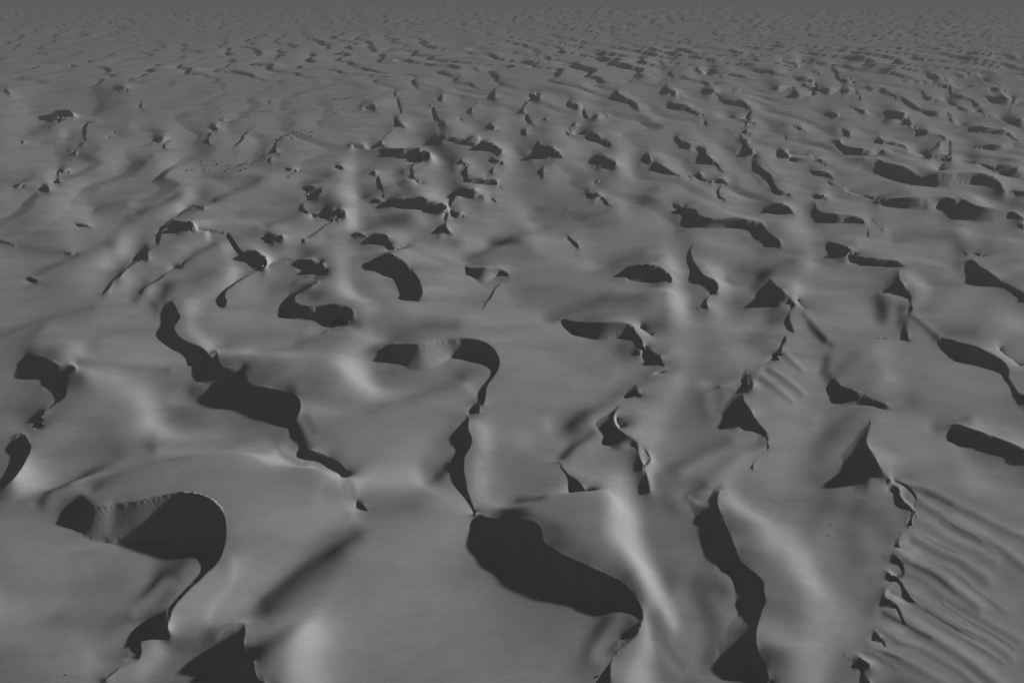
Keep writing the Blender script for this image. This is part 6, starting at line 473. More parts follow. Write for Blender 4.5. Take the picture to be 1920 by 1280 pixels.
61.6,132.8,0.78 61.7,132.8,0.58 61.6,132.7,0.42 61.5,132.4,0.32 61.4,132.2,0.24 61.3,132,0.16 61.1,131.9,0.1|61.7,132.9,0.71 61.6,132.9,0.53 61.5,132.8,0.36 61.4,132.6,0.24 61.3,132.4,0.17 61.2,132.2,0.11 61.1,131.9,0.09
-91.1,490.3,0.1 -91.1,489.3,0.2 -91,487.9,0.2 -90.7,486.3,0.2 -90.4,484.5,0.3 -90.1,482.6,0.4 -89.8,480.8,0.5|-91.2,490.4,0.1 -91.5,490.6,-0 -91.5,489.3,-0 -91.3,487.3,0.1 -90.9,485.3,0.2 -90.4,483.3,0.3 -90,481.6,0.4
-120.2,144.7,0.91 -120.5,145,0.69 -120.8,145.2,0.53 -120.9,145.3,0.41 -121.1,145.4,0.34 -121.2,145.4,0.27 -121.2,145.5,0.19|-120.3,144.9,0.8 -120.7,145.2,0.58 -121,145.5,0.42 -121.2,145.6,0.31 -121.3,145.6,0.25 -121.3,145.6,0.22 -121.3,145.5,0.17
-101.5,343.2,0.5 -101.9,342.7,0.4 -102.2,341.8,0.3 -102.5,340.6,0.3 -102.7,339.3,0.2 -102.9,338,0.2 -103.1,337,0.2|-101.6,343.5,0.4 -102.9,345.8,-0.1 -104,346.6,-0.5 -104.5,345.9,-0.6 -104.4,343.8,-0.5 -103.9,340.7,-0.2 -103.1,337.1,0.2
96.2,382.4,0.8 96.8,382.6,0.7 97.6,383,0.6 98.4,383.5,0.5 99.1,383.8,0.5 99.8,383.9,0.5 100.3,383.8,0.6|96.4,383.2,0.6 96.8,382.3,0.3 97.7,383,-0.1 98.6,383.5,-0.3 99.3,383.8,-0.2 99.8,383.7,0.2 100.5,384.3,0.4
165.6,304.1,0.1 165.3,303.9,0.2 164.7,303.4,0.3 163.9,302.6,0.3 163.2,301.8,0.5 162.5,301.1,0.6 162,300.6,0.8|165.7,304.2,0.1 165.3,303.8,0 164.8,303.2,-0 164.1,302.4,0 163.2,301.5,0.2 162.4,300.7,0.5 162.3,301.1,0.7
135.5,208.7,0.83 135.2,208.2,0.65 134.7,207.6,0.51 134,207,0.42 133.2,206.2,0.37 132.5,205.4,0.33 132,204.7,0.29|135.6,209,0.71 135.3,208.9,0.48 135.1,209,0.22 134.5,208.6,0.07 133.7,207.6,0.07 132.7,206.1,0.17 132,204.8,0.25
-216.4,506.1,0.3 -216.7,507.8,0.3 -216.7,509.1,0.3 -216.5,510.1,0.3 -216.3,511.1,0.3 -216.2,512.2,0.4 -216.4,513.6,0.4|-216.7,506.7,0.2 -218.9,512.5,-0.3 -220.4,517.6,-0.8 -220.8,520,-0.9 -220,519.6,-0.8 -218.3,516.8,-0.2 -216.7,514.4,0.3
45.6,530.9,0.4 45.3,530.7,0.3 44.9,530.4,0.2 44.5,529.8,0.2 44.1,529,0.2 43.8,528,0.2 43.6,526.8,0.2|45.7,531.5,0.2 45.5,534,-0.1 45.2,535.5,-0.4 44.8,535.4,-0.5 44.2,533.4,-0.4 43.8,529.8,-0.1 43.7,527,0.1
-129,246.7,0.1 -129.3,246.2,0.1 -129.7,245.5,0.1 -130.1,244.8,0.12 -130.4,243.9,0.15 -130.6,242.9,0.2 -130.7,241.9,0.26|-129,246.7,0.09 -130.5,248.4,-0.32 -131.8,249.3,-0.61 -132.5,249,-0.69 -132.5,247.5,-0.55 -131.9,245,-0.21 -130.7,242,0.22
-61.9,75.2,0.13 -62,74.8,0.11 -62.4,74.5,0.1 -62.8,74.3,0.1 -63.3,74.1,0.1 -63.7,73.8,0.1 -64,73.6,0.1|-61.9,75.2,0.12 -62.5,75.3,-0.05 -63.1,75.4,-0.16 -63.6,75.3,-0.2 -64,74.9,-0.16 -64.1,74.3,-0.05 -64,73.6,0.1
-8.5,147.4,1.25 -8.7,147.2,0.97 -9.1,147.1,0.76 -9.7,146.9,0.63 -10.2,146.6,0.55 -10.5,146.2,0.49 -10.7,145.7,0.42|-8.5,147.5,1.14 -8.9,148,0.75 -9.5,148.5,0.42 -10,148.5,0.25 -10.5,147.9,0.23 -10.8,146.9,0.31 -10.7,145.8,0.39
74,92.8,0.19 73.5,92.3,0.17 72.8,91.8,0.15 72,91.4,0.15 71.1,91,0.16 70.3,90.6,0.18 69.7,90.1,0.21|74.1,92.8,0.18 73.5,92.8,0.05 73,92.8,-0.09 72.3,92.6,-0.14 71.4,92.1,-0.09 70.4,91.1,0.05 69.7,90.1,0.2
116.7,370.4,0.4 116.5,369.7,0.3 116,369.1,0.3 115.4,368.5,0.2 114.8,367.8,0.2 114.2,367,0.2 113.7,366.1,0.2|116.9,370.8,0.3 116.7,369.5,0.2 116.3,369,-0.1 115.7,368.5,-0.3 115,367.8,-0.2 114.3,366.9,0 113.7,366.3,0.2
96.8,212.1,0.87 96.7,211.7,0.67 96.3,211.1,0.52 95.6,210.3,0.41 94.9,209.4,0.35 94.3,208.6,0.3 93.8,207.8,0.23|96.9,212.4,0.75 96.6,212.2,0.52 96.4,212.5,0.22 95.9,212.1,0.06 95.1,210.9,0.05 94.3,209.3,0.14 93.9,207.8,0.2
72.8,222.2,0.46 72.5,221.7,0.38 72,221.5,0.32 71.4,221.4,0.28 70.8,221.2,0.27 70.2,220.9,0.28 69.7,220.3,0.29|72.9,222.3,0.39 72.6,222.9,0.13 72.5,223.7,-0.11 72,223.9,-0.21 71.3,223.4,-0.15 70.4,222.1,0.04 69.8,220.4,0.25
-7.9,436.1,1.3 -8.4,436.2,1 -9.2,436.1,0.8 -9.9,435.8,0.6 -10.7,435.2,0.6 -11.2,434,0.5 -11.4,432.3,0.5|-7.9,437.6,0.9 -8.3,435.6,0.7 -9,436.3,0 -9.7,436.3,-0.3 -10.4,435.5,-0.2 -10.9,433.9,0.2 -11.4,432.8,0.3
256.6,350.2,1.7 257.5,350.9,1.4 259,352.2,1.1 260.5,353.6,0.9 262.1,354.8,0.8 263.3,355.7,0.7 263.9,355.9,0.6|257.8,351.9,1.3 256.9,350,1.2 259,351.7,0.6 260.8,353.3,0.2 262.3,354.6,0.2 263.2,355.4,0.4 264.4,356.5,0.5
30.6,124.4,0.1 30.8,125,0.1 31.1,125.6,0.1 31.6,126.3,0.1 32.1,127,0.1 32.5,127.7,0.1 32.6,128.3,0.1|30.6,124.4,0.1 30.5,125.2,0.01 30.9,126.4,-0.09 31.3,127.2,-0.12 31.9,127.8,-0.09 32.3,128,0.01 32.6,128.3,0.1
-262.1,396.1,0.4 -262,395.2,0.3 -261.2,393.2,0.3 -260,390.6,0.3 -258.4,387.6,0.3 -256.8,384.8,0.3 -255.4,382.4,0.3|-262.4,396.5,0.3 -264.5,398.5,-0.2 -264.4,397.1,-0.4 -262.8,393.7,-0.3 -260.4,389.6,-0.1 -257.8,385.6,0.1 -255.6,382.8,0.2
43.7,169.4,0.41 43.4,168.8,0.34 42.9,168.5,0.29 42.2,168.3,0.26 41.5,168.1,0.26 40.8,167.8,0.27 40.3,167.4,0.29|43.7,169.4,0.37 43.5,168.5,0.21 42.9,167.9,-0.02 42.2,167.6,-0.12 41.5,167.5,-0.07 40.9,167.5,0.1 40.3,167.4,0.26
194.1,673.4,1.1 193.3,670.1,1 192.5,666,0.9 191.8,661.7,0.9 191.3,657.3,1 190.8,653.6,1.1 190.8,651.2,1.3|195,676.6,0.6 193,670.5,0.8 192.1,666.8,0.4 191.8,663.6,0.1 191.3,659,0.2 190.6,653.4,0.8 191.8,654.8,0.8
383.6,591.8,0.4 383.9,590.6,0.3 384.6,589.7,0.3 385.5,589,0.3 386.3,588.3,0.3 387,587.4,0.3 387.4,586.3,0.3|384.3,592.9,0.2 386.5,594.5,-1 389.6,597,-2.3 391.4,597.6,-2.7 391.4,595.6,-2.3 389.8,591.4,-1.2 387.9,587,0.2
164.8,507.3,0.1 164.9,505.7,0.2 164.2,502,0.3 163.2,497.5,0.4 162.1,492.6,0.5 161.1,488.2,0.7 160.6,484.9,0.9|164.8,507.4,0.1 164.9,506.7,-0.4 163.9,503.3,-0.4 162.7,498.6,-0.3 161.6,493.4,-0 160.7,488.2,0.4 161,486.3,0.6
-86.9,520.2,0.1 -87,523.4,0.1 -87.5,528.3,0.1 -88.2,534,0.2 -88.9,539.7,0.2 -89.4,544.5,0.2 -89.3,547.4,0.3|-87,520.4,0.1 -88.1,527.1,-0.3 -89.1,531.8,-0.3 -90,537.4,-0.3 -90.7,543.7,-0.4 -90.7,549.1,-0.4 -89.4,547.9,0.2
-30.2,301.6,0.6 -30.4,304.2,0.6 -30.3,307.3,0.7 -30.1,310.6,0.7 -29.9,313.6,0.8 -29.9,316.1,1 -30.2,317.9,1.3|-30.3,301.9,0.5 -31.1,305.8,0.3 -31.6,310.6,0 -31.6,314.5,-0 -31.3,316.6,0.2 -30.7,317.1,0.7 -30.3,318.7,1.1
85.1,109.7,0.2 84.8,108.9,0.17 84.1,108,0.14 83.2,106.9,0.12 82.1,106,0.11 81.1,105.1,0.11 80.2,104.5,0.11|85.1,109.7,0.19 84.5,109.1,0.03 83.8,108.7,-0.08 83,108,-0.15 82.1,107,-0.14 81.1,105.8,-0.04 80.3,104.5,0.1
-53.3,197.7,0.94 -53.8,196.9,0.71 -54.6,196.4,0.53 -55.6,196.1,0.4 -56.7,195.8,0.31 -57.7,195.4,0.23 -58.3,194.8,0.13|-53.4,198,0.82 -54.7,199.2,0.2 -55.9,200.5,-0.31 -57.1,200.9,-0.55 -58,199.9,-0.51 -58.5,197.7,-0.24 -58.4,194.8,0.11
-146.5,255.4,0.1 -147,254.3,0.1 -147.6,252.9,0.1 -148,251.4,0.2 -148.4,249.6,0.19 -148.5,247.8,0.23 -148.4,245.8,0.3|-146.6,255.4,0.1 -149.4,258.3,-0.6 -151.8,259.7,-1.1 -152.9,259,-1.3 -152.5,256,-1 -150.9,251.3,-0.5 -148.4,245.9,0.25
22,80.3,1.29 21.6,79.6,0.98 20.9,78.8,0.76 19.9,78,0.6 18.9,77.1,0.5 17.9,76.3,0.42 17.2,75.6,0.32|22,80.4,1.22 21.1,80.1,0.76 20.2,80,0.37 19.3,79.5,0.16 18.3,78.5,0.12 17.5,77.1,0.2 17.2,75.6,0.31
-89.3,317.2,0.8 -90.3,317,0.6 -91.4,316.2,0.5 -92.4,315.2,0.4 -93.6,314.5,0.3 -94.7,314.5,0.2 -96,315.7,0.2|-89.4,317.7,0.7 -90.1,316.6,-0 -91,315.9,-0.8 -92.2,314.9,-1.1 -93.5,314.2,-1 -94.9,314.2,-0.5 -96,315.8,0.1
24.1,670.6,0.2 22.7,667.6,0.2 21.1,664.6,0.2 19.4,661,0.3 17.8,656.9,0.3 16.4,651.9,0.4 15.3,646,0.6|24.1,671.1,0.1 23.2,673,-1.5 22,673.8,-2.7 20.4,671.3,-3.1 18.7,665.1,-2.4 17,655.6,-0.9 15.3,647.5,0.3
34.5,155.1,0.24 33.9,154,0.25 33,153.4,0.25 31.8,153,0.27 30.7,152.6,0.32 29.6,152,0.39 28.8,151.1,0.49|34.5,155.1,0.22 33.8,155.4,-0.05 33.2,156.1,-0.32 32.2,156.2,-0.4 30.9,155.3,-0.26 29.6,153.5,0.06 28.9,151.1,0.44
12,580.3,0.3 12.4,573.6,0.2 13.1,566.3,0.2 13.9,559,0.2 14.8,552,0.2 15.6,545.7,0.2 16.4,540.4,0.2|12,580.9,0.2 11.6,575.2,-0.5 11.8,569.7,-1.3 12.5,563.1,-1.6 13.6,555.4,-1.4 15,547.5,-0.7 16.4,540.8,0.2
68.2,168.9,0.13 67.3,168,0.21 66.4,166.2,0.28 65.6,163.9,0.35 64.8,161.4,0.45 64.1,159,0.6 63.3,157,0.8|68.2,169,0.12 67.1,169.1,-0.04 65.7,167.1,-0.04 64.6,164.6,-0.02 63.9,161.9,0.14 63.6,159.3,0.42 63.4,157.1,0.72
-156.4,293.8,0.1 -155.5,290.6,0.1 -154,286.5,0.1 -152.2,282.1,0.1 -150.6,277.9,0.1 -149.4,274.3,0.2 -149,271.9,0.2|-156.4,293.8,0.1 -157.4,292.8,-0.4 -156.8,289.2,-0.5 -155.4,285,-0.6 -153.5,280.9,-0.6 -151.5,277,-0.4 -149.1,272.1,0.2
390.7,954,1.1 388.6,952.6,0.9 384.7,947,0.8 379.9,939.1,0.7 375.1,931.2,0.6 371.1,925.3,0.6 369,923.7,0.6|393.5,960.9,0.4 394.6,965.9,-1.4 396.1,971.9,-3.5 392.9,967.6,-4.2 386.1,955.8,-3.6 377.2,939.2,-1.8 370.4,927.2,0.2
-53.3,420.4,0.1 -54,417.8,0.1 -55.3,416.2,0.2 -56.7,414.8,0.2 -58,413.2,0.2 -58.8,410.8,0.3 -59,407.2,0.3|-53.3,420.6,0.1 -55.3,425.7,-0.9 -57.4,430.4,-1.8 -59.2,431.3,-2 -60.3,427,-1.7 -60.3,417.6,-0.7 -59,407.5,0.3
296,518.7,1 296.7,522.1,1 298.2,527.4,0.9 300.4,533.8,0.9 302.9,540.6,1 305.6,547.1,1.1 308.3,552.7,1.3|297.1,520.7,0.7 297.2,523.6,-0.1 299.5,531.1,-0.9 301.6,538,-1 303.3,543.3,-0.3 304.9,547.3,0.8 309.9,555.6,0.8
73.1,171.2,0.15 74.4,172.1,0.12 76,173.1,0.1 77.7,174.3,0.1 79.3,175.6,0.1 80.6,177.2,0.1 81.3,178.9,0.1|73.1,171.2,0.13 74.9,174.2,-0.3 76.9,176.8,-0.63 78.6,178.4,-0.72 79.8,178.9,-0.54 80.4,178.4,-0.16 81.3,178.9,0.09
145.7,346.7,0.5 146.7,345.7,0.4 148.2,345.1,0.4 149.9,344.8,0.4 151.7,344.8,0.4 153.5,345,0.4 155.2,345.5,0.5|145.8,347.1,0.4 146.8,345.7,-0.4 148.5,345.3,-1.2 150.4,345.1,-1.4 152.2,345,-1.1 153.8,344.9,-0.4 155.4,345.9,0.4
373.9,933.9,0.6 377.2,943.9,0.5 378.2,950.1,0.4 377.6,953.4,0.3 376.2,954.9,0.3 374.6,955.9,0.2 373.8,957.7,0.2|375.3,937.2,0.2 381.6,956.2,-1.6 389.6,979.2,-4.4 391.7,988.6,-5.4 388.6,985.7,-4.7 381.7,973.6,-2.6 374.3,959,0.1
306.8,719.5,1.1 307.6,723.9,0.9 310.5,733.4,0.8 314.6,745.6,0.8 319,758.4,0.8 322.4,769.3,0.9 324,775.9,1|308.4,723.3,0.6 308.7,727.9,-0.3 311.8,739.6,-0.8 315.7,752.3,-0.8 320,764.5,-0.7 323.3,773.1,-0.1 325.7,779.9,0.5
341,525,1.1 340.5,526.7,0.9 339.7,528.4,0.6 338.9,530.5,0.5 338.6,533.2,0.4 339.1,537,0.3 341,542.4,0.2|342.5,527.3,0.7 342.1,528.9,-0.4 343.5,533.9,-1.9 343.5,537.3,-2.6 342.5,539.3,-2.2 341.1,540.4,-1.1 341.2,542.8,0.1
219.6,834.4,0.7 219.2,827.8,0.6 220.4,824.9,0.6 222.5,824.6,0.5 225,825.4,0.6 227.4,826.4,0.6 229.3,826.6,0.7|220.4,837.6,0.3 221.3,836.9,-1.4 225.4,843.6,-3.4 228.7,846.4,-4.1 230.5,844.1,-3.4 230.3,836.2,-1.5 230.1,829.7,0.3
-77.2,388.8,0.3 -75.2,383.5,0.2 -73.3,376.7,0.2 -71.3,369.3,0.2 -69.5,361.8,0.2 -67.9,354.9,0.2 -66.6,349.2,0.2|-77.2,389,0.2 -76.1,383.6,-0.2 -74.8,377.2,-0.5 -73.1,369.8,-0.5 -71,362.3,-0.4 -68.8,355.2,-0.1 -66.6,349.3,0.1
278.2,669.3,0.9 280.3,670.7,0.7 283.7,674.8,0.5 288,681.1,0.4 292.7,689.1,0.4 297.5,698.1,0.3 301.9,707.8,0.2|279.4,672.1,0.5 289,692.4,-1.6 297.2,709.2,-3 302.2,718,-3.3 303.4,717.6,-2.5 301.9,710.5,-0.9 302.2,708.5,0.1
446.3,719.7,0.6 448.1,719.3,0.6 451.3,720.9,0.6 455.2,723.5,0.6 459,726,0.7 462.1,727.3,0.8 463.7,726.8,0.9|447.8,722.1,0.3 453.2,727.1,-1.4 461.3,735.8,-3.1 467,740.9,-3.7 469.3,740.9,-3 467.3,734.8,-1.2 466,730.4,0.4
60.7,609.1,0.7 60.9,601.2,0.6 60.8,590.6,0.5 60.6,579.3,0.5 60.6,569.3,0.5 61,562.4,0.6 62,560.3,0.6|60.8,610.6,0.4 60.2,602.6,-0.1 59.6,593.3,-0.6 59.3,582.5,-0.9 59.6,572.3,-0.9 60.7,564.3,-0.5 62.1,561.5,0.4
-26.7,348.6,1 -27.7,345.5,0.8 -28.7,341.1,0.6 -29.5,335.9,0.5 -30,330.6,0.5 -29.9,325.9,0.5 -29.3,322.2,0.4|-26.8,349.4,0.8 -28.7,350.7,-0 -30.4,348.6,-0.6 -31.5,343.2,-0.6 -31.7,335.2,-0.3 -30.9,326.8,0.2 -29.3,322.5,0.3
525.8,820.1,0.6 520.4,808.6,0.5 514.5,795.9,0.4 508.9,783.4,0.3 504.2,772.5,0.3 501.3,764.3,0.3 500.6,760.3,0.4|527.6,822.8,0.2 525.7,817.6,-1.3 524.8,813.1,-3 521.2,803.6,-3.8 515.3,790.1,-3.4 507.8,774.5,-1.9 501.6,761.8,0.2
-157.6,308.9,0.1 -157.1,311.6,0.2 -156.5,314.6,0.2 -155.8,317.7,0.2 -154.9,320.5,0.2 -153.7,322.6,0.3 -152.4,323.8,0.4|-157.6,309,0.1 -159.9,316.6,-0.7 -161.4,323.6,-1.3 -161.4,328.5,-1.6 -159.8,330.2,-1.4 -156.6,328.5,-0.7 -152.5,324.1,0.3
388.3,569.6,0.2 387.1,564.8,0.3 384.9,558.1,0.4 382.5,551.2,0.5 380.8,545.3,0.7 380.4,541.9,0.9 382.2,542.6,1.1|388.7,570.2,0.1 389.7,569,-1.2 389.3,565.2,-2.2 387.6,558.9,-2.5 385.1,551.6,-1.9 382.5,544.5,-0.5 384,545.1,0.7
462,765,1.1 456.7,753.9,0.9 448.5,738.2,0.8 439.2,721.1,0.7 430.6,705.1,0.7 424.4,692.9,0.7 422.1,686.8,0.8|464.7,769.5,0.5 457.1,755.9,0.3 449.1,741.9,-0.1 439.9,725.4,-0.3 431.9,709.7,-0.4 426.2,696.7,-0.4 423.8,689.4,0.4
390.9,653.3,0.6 390.5,648.9,0.5 388.6,641.5,0.4 386,632.9,0.4 383.5,624.6,0.4 382,618.3,0.5 382.3,615.5,0.5|392,655.1,0.3 393.7,654.5,-1.2 394.1,651.5,-2.5 392.2,644,-2.9 388.8,633.9,-2.5 385,623.3,-1.2 383.2,616.8,0.3
176.3,558.5,0.6 174.6,560,0.6 172.7,561.8,0.7 170.6,563.4,0.7 168.4,564.8,0.8 166.1,565.5,1 164,565.6,1.3|176.7,559.8,0.4 175.4,562.5,-0.7 174.3,566.9,-1.8 172.4,569.5,-2.2 169.8,569.7,-1.6 166.7,567.4,-0.2 164.8,568.3,0.8
-354.2,570.2,1 -351.7,563.6,0.7 -350.7,558.2,0.6 -350.4,553.6,0.4 -350.3,549.4,0.4 -350,545,0.3 -349,540.3,0.2|-355.6,572.5,0.6 -361,577.9,-1.1 -367.1,583.8,-2.5 -369.2,583.2,-3.1 -366.4,574.4,-2.7 -359.1,558.9,-1.4 -349.3,540.8,0.1
-96,245.6,0.33 -94.7,247.2,0.36 -93,248.5,0.38 -91.1,249.6,0.43 -89,250.5,0.5 -87.1,251.4,0.6 -85.4,252.2,0.8|-96,245.7,0.28 -96.3,251.1,-0.4 -95.7,255.4,-0.9 -94,257.6,-1 -91.5,257.6,-0.8 -88.6,255.5,-0.2 -85.5,252.5,0.7
-54.3,545.6,0.6 -56.5,552.8,0.5 -58.8,563.8,0.4 -61.2,577.3,0.3 -63.7,591.6,0.3 -66.2,604.8,0.3 -68.7,614.8,0.2|-54.4,546.7,0.4 -57.3,554.1,-0.3 -60.4,566.2,-0.8 -63.2,580.2,-0.9 -65.5,594.5,-0.9 -67.3,606.9,-0.6 -68.7,615.4,0.1
426.4,608.6,0.2 433.7,619.3,0.2 443.2,633,0.3 453.8,648,0.4 463.7,662.7,0.5 471.6,675,0.7 475.6,682.8,0.9|426.7,609,0.1 436.2,624.3,-0.3 448.3,642.7,-0.7 458.8,658.3,-0.7 465.4,667.7,-0 471.8,676.6,0.2 477.9,686.1,0.5
-97,457.1,0.4 -95,451.9,0.5 -92.9,450.2,0.6 -90.7,450.5,0.7 -88.4,451.4,0.9 -86.1,451.6,1.2 -83.9,449.9,1.6|-97.1,457.6,0.3 -95.6,452.6,-0.4 -93.4,451.9,-1.3 -91,452.5,-1.4 -88.6,452.8,-0.9 -86.1,451.6,0.3 -84.3,451.9,1.1
254.8,443.2,0.6 253.3,437.9,0.5 252.9,433.5,0.5 253.4,430.2,0.4 254.7,428.4,0.4 256.7,428.5,0.5 259.5,430.9,0.5|255.3,444,0.4 258.7,446.6,-0.7 262.5,449.5,-1.8 264.6,449.3,-2.2 264.3,445.1,-1.9 262.1,438.1,-0.9 260,431.6,0.4
175.4,362.8,0.2 175.6,359,0.2 176.1,355,0.2 176.9,351.4,0.2 177.9,348.3,0.2 179.2,346.3,0.2 180.9,345.5,0.3|175.4,362.9,0.1 175.6,359.5,-0.8 176.2,355.9,-1.5 177.1,352.3,-1.7 178.2,349,-1.4 179.4,346.5,-0.7 181,345.7,0.2
271.2,422.3,0.9 270.4,418,0.7 271,415.3,0.5 272.7,413.8,0.4 274.9,413.1,0.4 277.4,413.1,0.3 279.8,413.5,0.3|272,423.5,0.6 270.7,418.9,-0.3 272.5,417.5,-1.4 274.7,416.3,-1.9 276.8,415.3,-1.6 278.5,414.3,-0.8 280,413.9,0.2
-292.3,476.6,0.3 -297.4,486.6,0.3 -304,499.1,0.2 -311.4,513,0.2 -318.6,526.9,0.2 -324.4,539,0.1 -327.7,547.5,0.1|-292.6,477.1,0.2 -300.1,489.7,-0.2 -308.2,503.4,-0.5 -316.7,518.8,-0.7 -324.7,534.5,-0.9 -330,547.1,-0.9 -327.8,547.7,0.1
173.7,519.8,0.5 176.6,529.9,0.5 181,542.1,0.6 186.2,555.6,0.6 191.5,569.4,0.7 196.3,582.5,0.9 199.8,593.9,1.1|174,520.7,0.3 176.6,532.6,0.2 182.2,550.5,-0.5 188.2,567.2,-0.8 193.2,579.4,-0.5 196.8,586.9,0.3 200.6,596.5,0.7
-126.2,289.1,0.2 -123.5,285.8,0.2 -120,280,0.3 -116.2,273.4,0.4 -112.8,267.3,0.5 -109.9,263,0.7 -108.1,261.8,0.9|-126.3,289.2,0.1 -124,285.4,-0.3 -121.1,279.5,-0.3 -117.5,272.8,-0.3 -113.7,266.6,-0.1 -110.2,262.4,0.2 -108.2,262.2,0.7
54.3,496.7,1 52.2,496.5,0.7 49.7,497.1,0.5 47.1,498.8,0.4 44.8,502,0.3 43.4,507.3,0.2 43.1,515.2,0.1|54.4,498.2,0.7 52.4,497.6,-0.4 50,500,-1.6 47.2,502.4,-2.1 44.7,505.2,-1.8 42.9,508.8,-0.7 43.1,515.4,0.1
-91.6,579.6,0.4 -91.7,588.3,0.3 -93.4,601.9,0.3 -96.3,619,0.2 -99.9,637.8,0.2 -103.7,656.1,0.2 -106.9,671.5,0.2|-91.7,580.4,0.2 -93.5,594.3,-0.4 -95.4,604.4,-0.2 -98.6,621.5,-0.6 -102,640.7,-0.8 -105,658,-0.4 -107,672.1,0.1
301,481,1 298.8,474.4,0.8 293.3,463.6,0.6 286.1,450.6,0.5 278.4,437.8,0.4 271.4,426.7,0.4 265.9,418.9,0.3|302,482.7,0.6 298.6,475.2,0.2 292.8,465.1,0.1 285.9,453.2,0 279.2,441.5,-0.1 272.7,430.3,-0.1 266.2,419.3,0.2
"""

def parse(s):
    return np.array([[float(v) for v in p.split(',')] for p in s.split()])

def catmull(p, n):
    q = np.vstack([2 * p[0] - p[1], p, 2 * p[-1] - p[-2]])
    t = (np.arange(n) / n)[:, None]
    out = []
    for i in range(1, len(q) - 2):
        a, b, c, d = q[i - 1], q[i], q[i + 1], q[i + 2]
        out.append(0.5 * (2 * b + (c - a) * t + (2 * a - 5 * b + 4 * c - d) * t ** 2 + (3 * b - a - 3 * c + d) * t ** 3))
    out.append(p[-1:])
    return np.vstack(out)

slips = []
for line in BRINKS.strip().splitlines():
    a, b = line.lstrip('~').split('|')          # '~' marks a rounded lee side without a sharp brink
    slips.append((parse(a), parse(b), line[0] != '~'))
N_TRACED = len(slips)

# ------------------------------------------------------------------ rasterise slip faces on the grid
Z = np.zeros((NR, NC)); FIX = np.zeros((NR, NC), bool); SID = np.full((NR, NC), -1, np.int32)
SNAP = np.full((NR, NC), 9.0)                  # distance of the grid vertex that was moved onto a brink or toe
PX, PY = GX.copy(), GY.copy()
SW = np.zeros((NR, NC)); ST = np.zeros((NR, NC))   # soft height targets and their weights
CROWN = 0.5
SHOULDER, APRON, APRON_SLOPE, SOFT = 1.8, 2.4, 0.15, 1e-3

def inside(poly, I, J):
    r = np.zeros(I.shape, bool)
    p1 = poly; p2 = np.roll(poly, -1, 0)
    for (y1, x1), (y2, x2) in zip(p1, p2):
        if y1 == y2:
            continue
        r ^= ((I >= y1) != (I >= y2)) & (J < (x2 - x1) * (I - y1) / (y2 - y1) + x1)
    return r

def densify(p, i, j, step=0.45):
    d = np.r_[0, np.cumsum(np.hypot(np.diff(i), np.diff(j)))]
    n = max(3, int(d[-1] / step))
    u = np.linspace(0, d[-1], n)
    return np.stack([np.interp(u, d, p[:, k]) for k in range(3)], 1)

